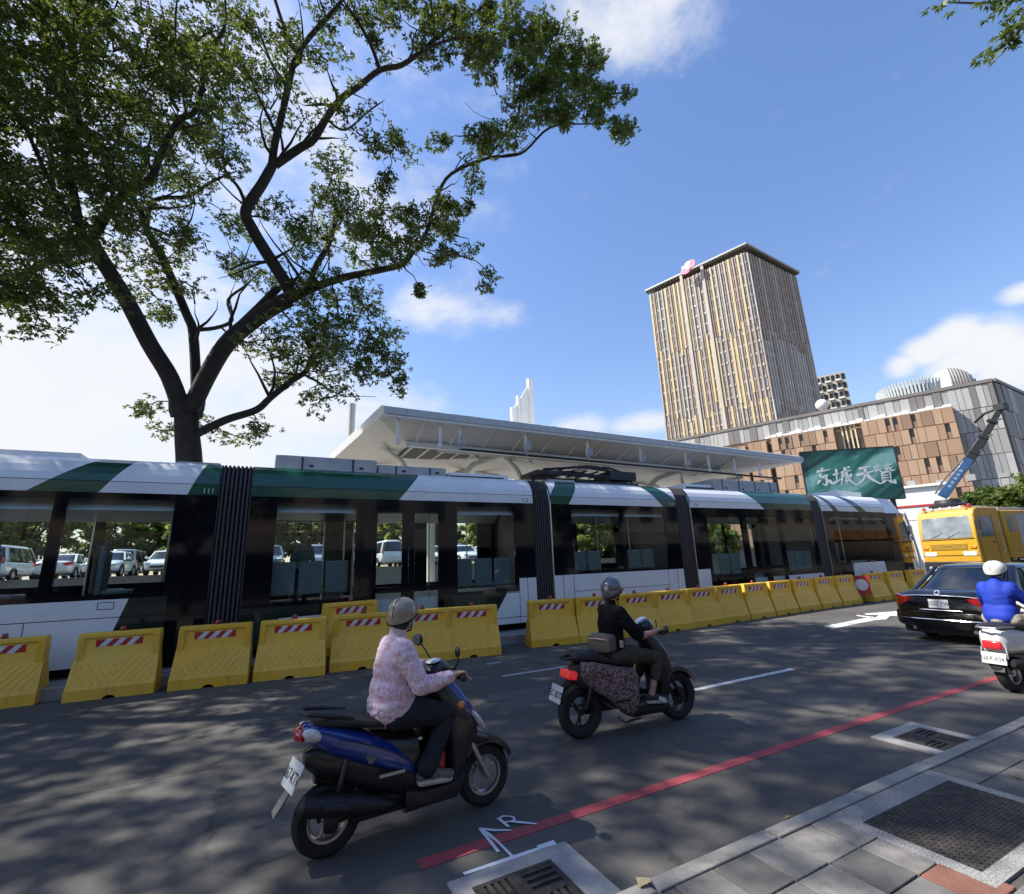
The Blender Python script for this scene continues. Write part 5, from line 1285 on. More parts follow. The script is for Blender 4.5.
# passenger in the second tram car
pr = []
zf = 1.02
pr += [('e', (0,0,zf+1.22), (.13,.20,.22), JK), ('e', (0,0,zf+1.0), (.13,.175,.2), JK), ('c', (0,-.15,zf+1.4), (0,.15,zf+1.4), .07, .07, JK), ('c', (0,0,zf+1.42), (.01,0,zf+1.54), .055, .05, SK)]
for s in (-1, 1):
    pr += [('c', (0,s*.19,zf+1.38), (.02,s*.25,zf+1.1), .06, .05, JK), ('c', (.02,s*.25,zf+1.1), (.16,s*.17,zf+.93), .05, .038, JK)]
    w = Vector((.17,s*.165,zf+.925)); pr += [('e', w+Vector((.05,-s*.01,-.01)), (.045,.035,.018), SK)]
    for k in range(4): pr += [('c', w+Vector((.08,-s*.01+(k-1.5)*.018,-.01)), w+Vector((.115,-s*.01+(k-1.5)*.018,-.03)), .009, .008, SK), ('c', w+Vector((.115,-s*.01+(k-1.5)*.018,-.03)), w+Vector((.115,-s*.01+(k-1.5)*.018,-.055)), .008, .007, SK)]
    pr += [('c', w+Vector((.03,-s*.03,0)), w+Vector((.07,-s*.055,-.01)), .011, .009, SK)]
    pr += [('c', (0,s*.09,zf+.92), (0,s*.1,zf+.5), .095, .065, TR), ('c', (0,s*.1,zf+.5), (-.01,s*.1,zf+.1), .062, .045, TR)]
    shoe(pr, (-.05,s*.1,zf+.056), (.20,s*.11,zf+.05), None, SH, SO)
Mh, Ph = head(pr, (.02,0,zf+1.63), 0, SK, HR)
o = body('person', pr, [P_SKIN, P_DARKT, P_JEAN, P_SHOEB, P_SOLE, pbr('hair_grey', (0.30,0.29,0.27), 0.6, var=.2, scale=60)], 0.011)
eyes(o, Ph)
person_at(o, (0.80, 12.6, 0), R(-70), 'person in dark clothes standing inside the tram behind the seat backs')
# ================================================================= CARS
M_CARBLK = pbr('car_black', (0.006,0.006,0.008), 0.12, var=0.04, coat=1.0)
M_TINT = pbr('tinted_glass', (0.012,0.016,0.022), 0.04, var=0.05, coat=1.0)
M_TYRE = M_RUB
def car(name, paint, L=4.8, Wd=1.77, Hh=1.47, style='sedan', full=False, zb=0.20):
    r = empty(name); w = Wd/2; rb = -0.22*L; fb = rb+L; wb = 0.56*L; R_ = 0.31
    k = 5.0
    belt = 0.96 if style == 'sedan' else 1.02
    if style == 'van': belt = 1.1
    dk = belt+.045
    tail = [(rb,.45,.78,w*.78),(rb+.04,.36,dk-.10,w*.88),(rb+.13,.28,dk-.015,w*.955),(rb+.32,.24,dk,w*.99)] if style == 'sedan' else [(rb,.45,.95,w*.80),(rb+.05,.34,belt,w*.90),(rb+.15,.26,belt+.02,w*.97),(rb+.32,.23,belt+.02,w*.99)]
    tab = tail+[(0,zb+.02,dk-.01 if style == 'sedan' else belt,w),(.6,zb,belt,w),(1.7,zb,belt-.01,w),(wb-.35,zb,belt-.02,w*.995),(wb+.1,zb+.02,belt-.05,w*.98),(fb-.45,.24,belt-.16,w*.93),(fb-.15,.30,belt-.25,w*.82),(fb-.03,.36,belt-.33,w*.70),(fb,.45,belt-.42,w*.6)]
    b = MB().loft([ringx(*t, n=28, e=k, wt=t[3]*.93) for t in tab])
    body_o = b.build('car_body', paint, r, smooth=True, angle=50)
    # glasshouse, roof and pillars
    if style == 'sedan': g0, g1, r0_, r1_ = rb+.70, wb-.42, rb+1.52, wb-1.05
    elif style == 'van': g0, g1, r0_, r1_ = rb+.06, wb+.05, rb+.25, wb-.55
    else: g0, g1, r0_, r1_ = rb+.10, wb-.30, rb+.50, wb-.95
    def gz(t, grow=0.0):
        z = belt-.03+(Hh-belt+.03)*t
        return ringz(z, g0+(r0_-g0)*t**.9-grow, g1+(r1_-g1)*t**.9+grow, (w*.93+(w*.70-w*.93)*t)+grow, n=28, e=6)
    MB().loft([gz(t) for t in (0,.3,.6,.86)]).build('windows', M_TINT, r, smooth=True)
    MB().loft([gz(.84,.012), gz(.93,.008), [v for v in ringz(Hh-.01, r0_+.05, r1_-.05, w*.64, n=28, e=5)], [v for v in ringz(Hh+.015, r0_+.35, r1_-.3, w*.4, n=28, e=3)]]).build('roof', paint, r, smooth=True, angle=60)
    def gp(px_, s, t): 
        z = belt-.03+(Hh-belt+.03)*t; x0 = g0+(r0_-g0)*t**.9; x1 = g1+(r1_-g1)*t**.9; ww = w*.93+(w*.70-w*.93)*t
        return Vector((x0+(x1-x0)*px_, s*(ww+.004), z))
    for s in (-1, 1):
        for (pa, pb, rad) in ((.035,.05,.06),(.97,.96,.045),(.55,.55,.04)):
            MB().tube([gp(pa,s,0), gp((pa+pb)/2,s,.45), gp(pb,s,.9)], rad, 8, flat=.45).build('pillar', paint, r, smooth=True)
    for x in (0, wb):
        for s in (-1, 1):
            t = MB(); y = s*(w-.11)
            t.lathe([(.19,-.10),(.29,-.105),(R_,-.08),(R_,.08),(.29,.105),(.19,.10)], (x,y,R_), 'y', 28, cap=False)
            wh = t.build('wheel', M_TYRE, r, smooth=True)
            d = MB(); d.lathe([(.0,s*.07),(.05,s*.085),(.17,s*.075),(.195,s*.1),(.195,-s*.08),(.0,-s*.08)], (x,y,R_), 'y', 28, mi=0)
            for q in range(5):
                a = 2*math.pi*q/5; d.obox((x+.115*math.cos(a), y+s*.085, R_+.115*math.sin(a)), (.13,.02,.045), Matrix.Rotation(-a, 3, 'Y'))
            d.build('rim', M_ALU, wh, smooth=True)
            # arch lip
            ar_ = MB(); ar_.tube([(x+(R_+.055)*math.cos(R(q)), s*(w-.012), R_+(R_+.055)*math.sin(R(q))) for q in range(-8, 189, 14)], .03, 6, flat=.6); ar_.build('wheel_arch', M_BLK, r, smooth=True)
    for s in (-1, 1):
        m = MB(); m.ell((g1-.25, s*(w+.09), belt+.06), (.09,.10,.07), 12, 8); m.tube([(g1-.22,s*(w*.9),belt+.03),(g1-.25,s*(w+.06),belt+.05)], .025, 6); m.build('mirror', paint, r, smooth=True)
        h = MB(); h.ell((fb-.20, s*w*.66, belt-.30), (.17,.22,.075), 14, 8, Matrix.Rotation(R(-s*25), 3, 'Z')); h.build('headlight', M_CLEAR, r, smooth=True)
        if style == 'sedan':
            h = MB()
            sec = []
            for yy, xx, za, zb2 in ((.56,-.016,.80,.855),(.70,-.010,.74,.885),(.82,.018,.70,.915),(.905,.085,.69,.93),(.96,.18,.73,.93),(.995,.30,.80,.925),(1.004,.40,.86,.91)):
                sec.append([(rb+xx, s*w*yy, za),(rb+xx, s*w*(yy-.012 if zb2 > .9 else yy), zb2),(rb+xx+.06, s*w*(yy-.05), zb2),(rb+xx+.06, s*w*(yy-.05), za)])
            h.loft(sec)
            h.build('tail_light', M_RED, r, smooth=True, angle=20)
        else:
            h = MB(); h.obox((rb+.07, s*w*.83, belt-.02), (.10,.10,.38), Matrix.Rotation(R(-8), 3, 'Y')); h.build('tail_light', M_RED, r, bevel=.02)
    MB().box(fb-.06, fb+.012, -.45, .45, .40, .52).build('grille', M_BLK, r, bevel=.01)
    MB().box(rb-.012, rb+.05, -.16, .16, .55, .70).build('number_plate', M_PLATE, r, bevel=.003) if not full else None
    return r, rb, belt, dk, w
sedan, rb, belt, dk, w = car('car', M_CARBLK, 4.85, 1.80, 1.47, 'sedan', True)
th = R(-4)
heading = Vector((math.cos(th), math.sin(th), 0))
pl = Vector((12.05, 5.05, 0))
sedan.location = pl-heading*(rb-.01); sedan.rotation_euler = (0, 0, th)
# trunk furniture
b = MB()
pts = [(rb+.055,-.62,.885),(rb+.012,-.4,.905),(rb+.0,0,.915),(rb+.012,.4,.905),(rb+.055,.62,.885)]
b.tube(pts, .024, 8, flat=.6); b.build('chrome_strip', M_CHR, sedan, smooth=True)
b = MB(); b.tube([(rb+.01,-.36,.635),(rb-.008,0,.63),(rb+.01,.36,.635)], .011, 6); b.build('chrome_strip', M_CHR, sedan, smooth=True)
b = MB(); b.obox((rb-.012,0,.755), (.008,.34,.165), Matrix.Rotation(R(6), 3, 'Y')); po = b.build('number_plate', M_PLATE, sedan, bevel=.003)
text('5503 YW', 'lettering', .115, M_PLTXT, po, frame_matrix((rb-.018,0,.755), (0,-1,0), (.1,0,1)), .0008, sx=.80)
b = MB(); b.lathe([(.035,-.006),(.05,-.006),(.05,.006),(.035,.006),(.035,-.006)], (rb+.028,0,.965), 'x', 20, cap=False, M=Matrix.Rotation(R(30), 3, 'Y')).box(rb+.015, rb+.03, -.055, .055, .957, .973); b.build('emblem', M_CHR, sedan, smooth=True)
b = MB(); pr_ = [(rb+.12,-.86),(rb+.01,-.70),(rb-.045,-.40),(rb-.055,0),(rb-.045,.40),(rb+.01,.70),(rb+.12,.86),(rb+.40,.90)]
pr_ = [(rb+.40,-.90)]+pr_
rings = []
for z, o_ in ((.30,.05),(.36,-.0),(.50,-.01),(.585,.0),(.605,.04)):
    rings.append([(x+o_, y*(1-.02*(o_ > .03)), z) for x, y in pr_]+[(rb+.45, .86, z), (rb+.45, -.86, z)])
b.loft(rings); b.build('rear_bumper', M_CARBLK, sedan, smooth=True, angle=30)
b = MB(); b.tube([(x-.002, y, .455) for x, y in pr_[1:-1]], .012, 6); b.build('bumper_trim', M_CHR, sedan, smooth=True)
for s in (-1, 1): MB().tube([(rb-.02,s*.5,.27),(rb+.3,s*.5,.27)], .035, 12).build('exhaust_pipe', M_ALU, sedan, smooth=True)
b = MB(); b.box(rb+.2, rb+3.9, -.8, .8, .16, .30); b.build('underbody', M_BLK, sedan)
b = MB()
for s in (-1, 1): b.tube([(rb+1.0, s*.835, .955), (rb+2.9, s*.85, .955)], .012, 6)
b.build('window_trim', M_CHR, sedan, smooth=True)
tag(sedan, 'black sedan car with red tail lights seen from behind, next to the rider in blue', 'car')

# ---- parked cars beyond the tram (seen through its windows)
CW = pbr('car_white', (0.70,0.71,0.72), 0.2, coat=1.0, var=0.02); CS = pbr('car_silver', (0.42,0.44,0.46), 0.25, 0.5, coat=1.0, var=0.03)
CG = pbr('car_grey', (0.12,0.13,0.14), 0.25, 0.3, coat=1.0, var=0.03); CB = pbr('car_darkblue', (0.02,0.04,0.10), 0.2, coat=1.0)
protos = {}
for st_, L_, W_, H_ in (('sedan',4.55,1.75,1.45),('suv',4.4,1.8,1.66),('van',4.9,1.85,1.95)):
    for nm, mt in (('white',CW),('silver',CS),('grey',CG)): protos[(st_, nm)] = (L_, W_, H_, mt)
made = {}
PC = []
_k = ['suv','sedan','van','suv','sedan','suv','van','sedan']; _c = ['white','silver','white','white','grey','white','silver','white']
for i in range(16): PC.append((-19+2.75*i, 37.5, _k[(i*3) % 8], _c[(i*5+1) % 8]))
for i in range(16): PC.append((-22+3.2*i, 45.0, _k[(i*5+2) % 8], _c[(i*3+2) % 8]))
words = {'sedan':'low sedan','suv':'tall hatchback','van':'boxy van'}
ordn = ['first','second','third','fourth','fifth','sixth','seventh','eighth','ninth','tenth','eleventh','twelfth','thirteenth','fourteenth','fifteenth','sixteenth']
cnt = [0, 0]
for x, y, s_, c_ in PC:
    L_, W_, H_, mt = protos[(s_, c_)]
    if (s_, c_) not in made: r_, *_q = car('parked_car', mt, L_, W_, H_, s_); made[(s_, c_)] = r_
    else: r_ = copy_tree(made[(s_, c_)])
    row = 0 if y < 40 else 1
    r_.location = (x, y, 2.0); r_.rotation_euler = (0, 0, R(90 if (int(x*3)+row) % 3 else -90)+R(rnd.uniform(-3,3)))
    tag(r_, '%s %s, %s from left in the %s parked row beyond the tram' % (c_, words[s_], ordn[cnt[row]], 'nearer' if row == 0 else 'farther'), 'car', 'cars parked beyond the tram')
    cnt[row] += 1

# ================================================================= CRANE TRUCK
M_TYEL = pbr('truck_yellow', (0.55,0.30,0.022), 0.35, var=0.05, coat=0.5, dirt=0.1)
M_BOOM = pbr('boom_blue', (0.02,0.075,0.18), 0.4, var=0.08, coat=0.3)
M_WSG = pbr('windscreen', (0.20,0.23,0.245), 0.12, var=0.45, scale=1.6, spec=.6)  # pale mottled grey stands in for sky reflected in the glass
M_SHUT = pbr('shutter_grey', (0.45,0.45,0.45), 0.5, 0.3, var=0.06)
fc_ = atX(944.5, 530, 28.6)
tr = empty('crane_truck', (fc_.x, fc_.y, 0), R(170))
# local: +x forward from the front face at x=0, y left
cabp = [(0.0,1.0),(0.03,1.45),(0.0,2.18),(-.16,3.28),(-.30,3.52),(-.55,3.60),(-1.95,3.60),(-1.95,1.0)]
MB().prism(cabp, 'y', -1.18, 1.18).build('cab', M_TYEL, tr, bevel=.07, seg=3)
cabo = tr.children[-1] if False else [c for c in tr.children if c.name.startswith('cab')][0]
b = MB(); b.add([(.012,-1.03,2.24),(.012,1.03,2.24),(-.147,.99,3.22),(-.147,-.99,3.22),(-.05,-1.03,2.24),(-.05,1.03,2.24),(-.2,.99,3.22),(-.2,-.99,3.22)], [(0,1,2,3),(7,6,5,4),(0,4,5,1),(1,5,6,2),(2,6,7,3),(3,7,4,0)]); b.build('windscreen', M_WSG, cabo, bevel=.01)
b = MB()
for s in (-.35, .35): b.tube([(.03,s-.3,2.26),(-.03,s+.25,2.50)], .008, 5)
b.build('wiper', M_BLK, cabo)
for s in (-1, 1):
    b = MB(); b.prism([(-.28,2.25),(-1.25,2.25),(-1.25,3.18),(-.42,3.18)], 'y', s*1.181 if s > 0 else -1.19, s*1.19 if s > 0 else -1.181); b.build('side_window', M_WSG, cabo)
    b = MB(); b.box(-1.32, -1.30, s*1.182-.002, s*1.182+.004, 1.1, 3.25).box(-.18,-.2, s*1.182-.002, s*1.182+.004, 1.1, 2.2).box(-1.2,-1.02, s*1.185-.012, s*1.185+.012, 1.98, 2.03); b.build('door_line', M_BLK, cabo)
    b = MB(); b.box(-.02,.05, s*.80-.26, s*.80+.26, 1.42, 1.62); b.build('headlight', M_CLEAR, tr, bevel=.02)
    b = MB(); b.box(-.02,.055, s*.98-.12, s*.98+.12, 1.74, 1.86); b.build('turn_signal', M_ORANGE, tr, bevel=.02)
    b = MB(); b.tube([(-.1,s*1.17,3.2),(.12,s*1.38,3.2),(.15,s*1.42,2.9)], .018, 6); b.obox((.14,s*1.42,2.75), (.06,.2,.42)); b.obox((.14,s*1.42,2.35), (.06,.2,.22)); b.build('mirror', M_BLK, tr, bevel=.02)
    MB().box(-.35,-.2, s*.85-.05, s*.85+.05, 3.60, 3.70).build('marker_light', M_ORANGE, tr)
b = MB(); b.box(-.02,.04,-.75,.75,1.70,1.98).box(.04,.055,-.10,.10,1.86,1.93); b.build('grille', pbr('grille_ochre', (0.30,0.17,0.02), 0.5), tr, bevel=.02)
MB().box(-.3,.08,-1.18,1.18,.55,1.18).build('bumper', M_BLK, tr, bevel=.04)
MB().box(.081,.09,-.3,.3,.78,.98).build('number_plate', M_PLATE, tr)
MB().box(-9.0,-.3,-.45,.45,.75,1.05).box(-2.3,-1.7,-1.0,1.0,.5,1.0).build('chassis', M_STEELDK, tr)
for x in (-1.15, -5.9, -7.2):
    for s in (-1, 1):
        t = MB(); t.lathe([(.28,-.14),(.48,-.15),(.52,-.11),(.52,.11),(.48,.15),(.28,.14)], (x,s*1.0,.52), 'y', 28, cap=False); wo = t.build('wheel', M_RUB, tr, smooth=True)
        MB().lathe([(0,-.1),(.12,s*.12),(.22,s*.06),(.285,s*.12),(.285,-s*.12),(0,-s*.12)], (x,s*1.0,.52), 'y', 24).build('rim', M_ALU, wo, smooth=True)
        MB().tube([(x+.62*math.cos(R(q)), s*1.12, .55+.62*math.sin(R(q))) for q in range(0, 181, 15)], .05, 6).build('mudguard', M_BLK, tr, smooth=True)
b = MB(); b.box(-9.0,-2.02,-1.22,1.22,1.25,3.42); bo = b.build('box_body', M_TYEL, tr, bevel=.04)
for s in (-1, 1):
    b = MB(); ya, yb_ = sorted((s*1.222, s*1.235)); b.box(-4.9,-2.95,ya,yb_,1.75,3.25).box(-6.4,-5.0,ya,yb_,1.75,3.25).box(-8.6,-6.5,ya,yb_,1.75,3.25); b.build('roller_shutter', M_SHUT, bo)
    b = MB(); b.box(-2.75,-2.3,ya,yb_,2.45,3.2); b.build('box_window', M_WSG, bo)
    b = MB(); b.box(-8.9,-3.5,ya,yb_,1.58,1.68); b.build('side_stripe', M_BLK, bo)
MB().box(-6.0,-2.3,-1.0,1.0,3.425,3.58).box(-2.2,-.7,-.7,.7,3.605,3.7).build('roof_rack', M_SHUT, tr, bevel=.02)
for s in (-1, 1): MB().lathe([(.07,3.605),(.08,3.66),(.06,3.76),(0,3.78)], (-.45,s*.95,0), 'z', 12).build('beacon', M_RED, tr, smooth=True)
# turret and boom (world points turned into the truck's frame)
Ti = (Matrix.Translation(tr.location) @ Matrix.Rotation(R(170), 4, 'Z')).inverted()
def tl(px, py, X): return Ti @ atX(px, py, X)
A, Bp, Cp, Dp = tl(942,497,30.4), tl(970,459,30.9), tl(985,436,31.2), tl(1001,407,31.5)
base = Ti @ (atX(948, 503, 30.4))
b = MB(); b.lathe([(.0,base.z-.35),(.75,base.z-.35),(.78,base.z-.12),(.55,base.z-.02),(.5,base.z+.15),(0,base.z+.15)], (base.x,base.y,0), 'z', 20); b.build('turret', M_BLK, tr, smooth=True, angle=30)
def boomseg(a, c, w1, w2, h1, h2, name, mat, mb=None):
    d = (c-a).normalized(); side = d.cross(Vector((0,0,1))).normalized(); up = side.cross(d)
    m = MB()
    q = lambda p, w_, h_: [p+side*w_+up*h_, p-side*w_+up*h_, p-side*w_-up*h_, p+side*w_-up*h_]
    m.loft([q(a, w1, h1), q(c, w2, h2)]); return m.build(name, mat, tr, bevel=.03)
bm_ = boomseg(A, Bp, .21, .19, .20, .18, 'boom', M_BOOM)
boomseg(Bp-(Bp-A)*.1, Cp, .19, .17, .2, .18, 'boom_extension', M_BLK)
boomseg(Cp-(Cp-Bp)*.1, Dp, .14, .11, .15, .12, 'boom_extension', M_BLK)
for t in (.12, .42, .72):
    p = Bp+(Dp-Bp)*t; d = (Dp-Bp).normalized(); b = MB()
    b.obox(p, (.42,.42,.12), d.to_track_quat('Z','Y').to_matrix()); b.tube([p, p+Vector((0,.4,.05))], .04, 6); b.build('boom_collar', M_STEELDK, tr, bevel=.02)
b = MB(); b.tube([Dp, Dp+Vector((0.0,-.7,-.12)), Dp+Vector((0,-1.2,-.45))], .06, 6); b.obox(Dp, (.4,.4,.3)); b.build('boom_head', M_BLK, tr)
d = (Bp-A).normalized(); side = d.cross(Vector((0,0,1))).normalized(); up = side.cross(d)
b = MB()
for s in (-1, 1):
    for k in range(5):
        p = A+(Bp-A)*(.28+.1*k)+side*s*.208; b.obox(p, (.14,.02,.14), Matrix((d, side, up)).transposed())
b.build('boom_decal', pbr('decal_pale_blue', (0.16,0.23,0.32), 0.5), bm_)
# hoses along the boom, ladder, handrails, lamps and panel seams
hz_ = MB(); hz_.tube([A+up*.30, A+(Bp-A)*.3+up*.36, A+(Bp-A)*.7+up*.28, Bp+up*.24], .03, 5).tube([A+up*.27+side*.1, A+(Bp-A)*.4+up*.34+side*.1, Bp+up*.22+side*.1], .025, 5); hz_.build('hydraulic_hose', M_BLK, tr)
for s in (-1, 1):
    MB().tube([(-1.45,s*1.25,1.5),(-1.5,s*1.3,1.6),(-1.5,s*1.3,2.9),(-1.45,s*1.25,3.0)], .02, 6).build('grab_handle', M_ALU, tr)
    for k in range(3): MB().box(-1.3,-.75, s*1.05-.12, s*1.05+.12, .55+.28*k, .58+.28*k).build('cab_step', M_STEELDK, tr)
    for xk in (-3.55,-5.0,-6.45,-8.0): MB().box(xk-.012, xk+.012, min(s*1.221,s*1.228), max(s*1.221,s*1.228), 1.3, 3.38).build('panel_seam', M_BLK, tr)
for yk in (-.6,-.2,.2,.6): MB().lathe([(.0,-.03),(.055,-.03),(.06,.02),(0,.03)], (-.42,yk,3.66), 'x', 10).build('roof_lamp', M_CLEAR, tr, smooth=True)
MB().box(.0,.012,-1.1,1.1,2.16,2.2).box(.03,.042,-1.12,1.12,1.44,1.465).build('front_seam', M_BLK, tr)
MB().box(.082,.10,-.95,-.55,.75,.95).build('fog_lamp', M_CLEAR, tr, bevel=.01); MB().box(.082,.10,.55,.95,.75,.95).build('fog_lamp', M_CLEAR, tr, bevel=.01)
tag(tr, 'yellow crane truck with a blue boom raised over its cab, standing past the tram nose', 'truck')
# ================================================================= BUILDINGS
B_TAN = pbr('facade_tan', (0.38,0.325,0.27), 0.7, var=0.1, scale=.3)
B_GOLD = pbr('fin_gold', (0.52,0.41,0.22), 0.5, var=0.08, scale=.3)
B_PALE = pbr('fin_pale', (0.43,0.39,0.33), 0.6, var=0.08, scale=.3)
B_BRN = pbr('fin_brown', (0.36,0.29,0.23), 0.6, var=0.1, scale=.3)
B_GLS = pbr('tower_glass_hazed', (0.29,0.28,0.265), 0.25, var=0.3, scale=.5)  # paled to stand in for haze over the far windows
B_DKF = pbr('fin_dark', (0.17,0.155,0.14), 0.6, var=0.1, scale=.3)
B_SPAN = pbr('spandrel', (0.47,0.44,0.41), 0.6, var=0.1, scale=.4)
B_ROOF = pbr('roof_metal', (0.38,0.38,0.37), 0.5, 0.2, var=0.06, scale=.2)
B_WHITE = pbr('wall_white', (0.70,0.70,0.68), 0.6, var=0.04, scale=.4)
class Wall:
    """a vertical plane through P and Q; t along it, d outwards (towards the street)"""
    def __init__(s, P, Q, off=(0,0,0)):
        s.P = Vector((P[0], P[1], 0))-Vector((off[0], off[1], 0)); v = Vector((Q[0]-P[0], Q[1]-P[1], 0)); s.L = v.length; s.t = v/s.L
        s.n = Vector((s.t.y, -s.t.x, 0))
        if s.n.dot(Vector((-P[0], -P[1], 0))) < 0: s.n = -s.n
    def p(s, t, d, z): q = s.P+s.t*t+s.n*d; return (q.x, q.y, z)
    def box(s, mb, t0, t1, d0, d1, z0, z1, mi=0):
        v = [s.p(t0,d0,z0),s.p(t1,d0,z0),s.p(t1,d1,z0),s.p(t0,d1,z0),s.p(t0,d0,z1),s.p(t1,d0,z1),s.p(t1,d1,z1),s.p(t0,d1,z1)]
        mb.add(v, [(3,2,1,0),(4,5,6,7),(0,1,5,4),(1,2,6,5),(2,3,7,6),(3,0,4,7)], mi)
def px_on(Pq, Qq, px, py=430):
    d = ray(px, py); a = Vector((Pq[0], Pq[1])); v = Vector((Qq[0]-Pq[0], Qq[1]-Pq[1]))
    # a + v*t = d*s
    den = v.x*d.y-v.y*d.x; t = (d.x*a.y-d.y*a.x)/den
    return t*v.length
# ---- hotel tower
ZT = 80.0
def at_height(px, py, z):
    d = ray(px, py); t = (z-H)/d.z; return Vector((d.x*t, d.y*t, z))
RA, RBc, RC = at_height(644.5,290,ZT), at_height(746,241.7,ZT), at_height(800,271,ZT)
tw = empty('hotel_tower', (RBc.x, RBc.y, 0)); to = tw.location
RD = RA+(RC-RBc)
ins = .95
cen = (RA+RC)/2
def inset(p, k): v = (cen-p); v.z = 0; return p+v.normalized()*k
WA, WB, WC, WD = [inset(p, ins*1.4) for p in (RA, RBc, RC, RD)]
zt = ZT-2.1
MB().prism([(p.x, p.y) for p in (WA, WB, WC, WD)], 'z', 0, zt).build('wall', B_TAN, tw, off=to)
core = [inset(p, 3.0) for p in (RA, RBc, RC, RD)]
MB().prism([(p.x, p.y) for p in core], 'z', zt+.002, ZT-.55).build('top_storey', B_DKF, tw, off=to)
rf = MB().prism([(p.x, p.y) for p in (RA, RBc, RC, RD)], 'z', ZT-.55, ZT).build('roof', B_ROOF, tw, off=to, bevel=.1)
rb_ = MB()
for P_, Q_ in ((RA, RBc), (RBc, RC)):
    W_ = Wall(P_, Q_, to); n = 34
    for k in range(n): W_.box(rb_, W_.L*(k+.3)/n, W_.L*(k+.55)/n, -1.6, -.25, ZT-.95, ZT-.553)
rb_.build('roof_rib', B_DKF, rf)
def facade(P_, Q_, z0, z1, bays, palette, tiers, name, seedv, pillars=(), shade=False):
    W_ = Wall(P_, Q_, to); m = MB(); rr = random.Random(seedv); bw = W_.L/bays; nf = int((z1-z0)/3.05); fh = (z1-z0)/nf
    for b_ in range(bays):
        for f in range(nf):
            za = z0+fh*f
            W_.box(m, bw*b_+bw*.42, bw*b_+bw*.97, .01, .05, za+.95, za+fh-.25, 4)
            W_.box(m, bw*b_+bw*.42, bw*b_+bw*.97, .01, .14, za+.05, za+.75, 5 if rr.random() < .7 else 0)
    brk = [0]+tiers+[1]
    for b_ in range(bays):
        jit = rr.choice((0, .0, .03, -.03))
        last = None
        for k in range(len(brk)-1):
            a = z0+(z1-z0)*(brk[k]+(jit if k else 0)); c = z0+(z1-z0)*(brk[k+1]+(jit if k+1 < len(brk)-1 else 0))
            mi = rr.choice([q for q in palette if q != last] or palette); last = mi
            sh = rr.choice((0, .10, .18))*bw
            wd = .30 if mi != 1 else .42
            W_.box(m, bw*b_+sh, bw*b_+sh+bw*wd, .02, .42, a+.06, c-.06, mi)
            if rr.random() < .5: W_.box(m, bw*b_+sh+bw*.6, bw*b_+sh+bw*.72, .02, .25, a+.06, c-.06, 3)
    for t, top in pillars: W_.box(m, W_.L*t-.38, W_.L*t+.38, .05, .75, z0, top, 2)
    m.build(name, [B_TAN, B_GOLD, B_PALE, B_BRN, B_GLS, B_SPAN], tw)
facade(WA, WB, 18, zt, 23, [1,2,1,3,3,1,2], [.34,.66], 'facade_cladding', 5, ((px_on(WA,WB,681.5,274)/(WB-WA).length,ZT-.56),(px_on(WA,WB,702,264)/(WB-WA).length,ZT-.56)))
facade(WB, WC, 18, zt, 19, [3,3,5,3], [.30,.62], 'facade_cladding', 8)  # browner fins without gold put this face's shade into the colour
W_ = Wall(WB, WC, to); b = MB(); W_.box(b, 3.5, W_.L-2.0, .96, 1.2, 26.5, 31.5); b.build('lobby_glazing', pbr('lobby_glass', (0.05,0.06,0.07), 0.1, var=.3, scale=.4), tw)
# round emblem between the two tall pillars
W_ = Wall(WA, WB, to); tc_ = px_on(WA,WB,692,267); zc_ = ZT-.6; b = MB()
ux, un = W_.t, W_.n
def ep(u, z, d): q = W_.P+ux*(tc_+u)+un*(2.4+d); return Vector((q.x, q.y, zc_+z))
def edisc(cu, cz, rx_, rz_, d0, d1, mi, n=24):
    a = [ep(cu+rx_*math.cos(2*math.pi*k/n), cz+rz_*math.sin(2*math.pi*k/n), d0) for k in range(n)]; c = [ep(cu+rx_*math.cos(2*math.pi*k/n), cz+rz_*math.sin(2*math.pi*k/n), d1) for k in range(n)]
    b.loft([a, c], mi)
edisc(.75, .55, 1.35, 1.25, 0, .4, 1); edisc(-.85, -.55, 1.35, 1.1, 0, .4, 1); edisc(.0, 1.0, .8, .7, .42, .5, 0); edisc(.0,.0,.75,.8,.42,.52,0); edisc(-1.3,.5,.6,.5,.02,.44,0)
b.build('rooftop_emblem', [pbr('emblem_pale', (0.80,0.62,0.66), 0.4), pbr('emblem_pink', (0.70,0.24,0.34), 0.4)], tw)
tag(tw, 'tall tan hotel tower with gold vertical fins and an overhanging flat roof', 'tower')
# ---- department store podium
ZP = 26.0
pa_, pb_, pc_ = at_height(691,436,ZP), at_height(991,378.6,ZP), at_height(1024,393.6,ZP)
pa_ = pa_+(pa_-pb_)*.35; pc_ = pb_+(pc_-pb_)*2.6
pd_ = pa_+(pc_-pb_)
po = empty('podium_building', (pb_.x, pb_.y, 0)); of = po.location
MB().prism([(p.x, p.y) for p in (pa_, pb_, pc_, pd_)], 'z', 0, ZP-.5).build('wall', B_BRN, po, off=of)
MB().prism([(p.x, p.y) for p in (pa_, pb_, pc_, pd_)], 'z', ZP-.498, ZP-.1).build('roof', B_DKF, po, off=of)
F = Wall(pa_, pb_, of)
def ft(px): return px_on(pa_, pb_, px)
B_OR = [pbr('panel_terracotta', (0.33,0.21,0.13), 0.6, var=0.06, scale=.3), pbr('panel_tan', (0.385,0.26,0.165), 0.6, var=0.06, scale=.3), pbr('panel_brown', (0.24,0.15,0.098), 0.6, var=0.06, scale=.3)]
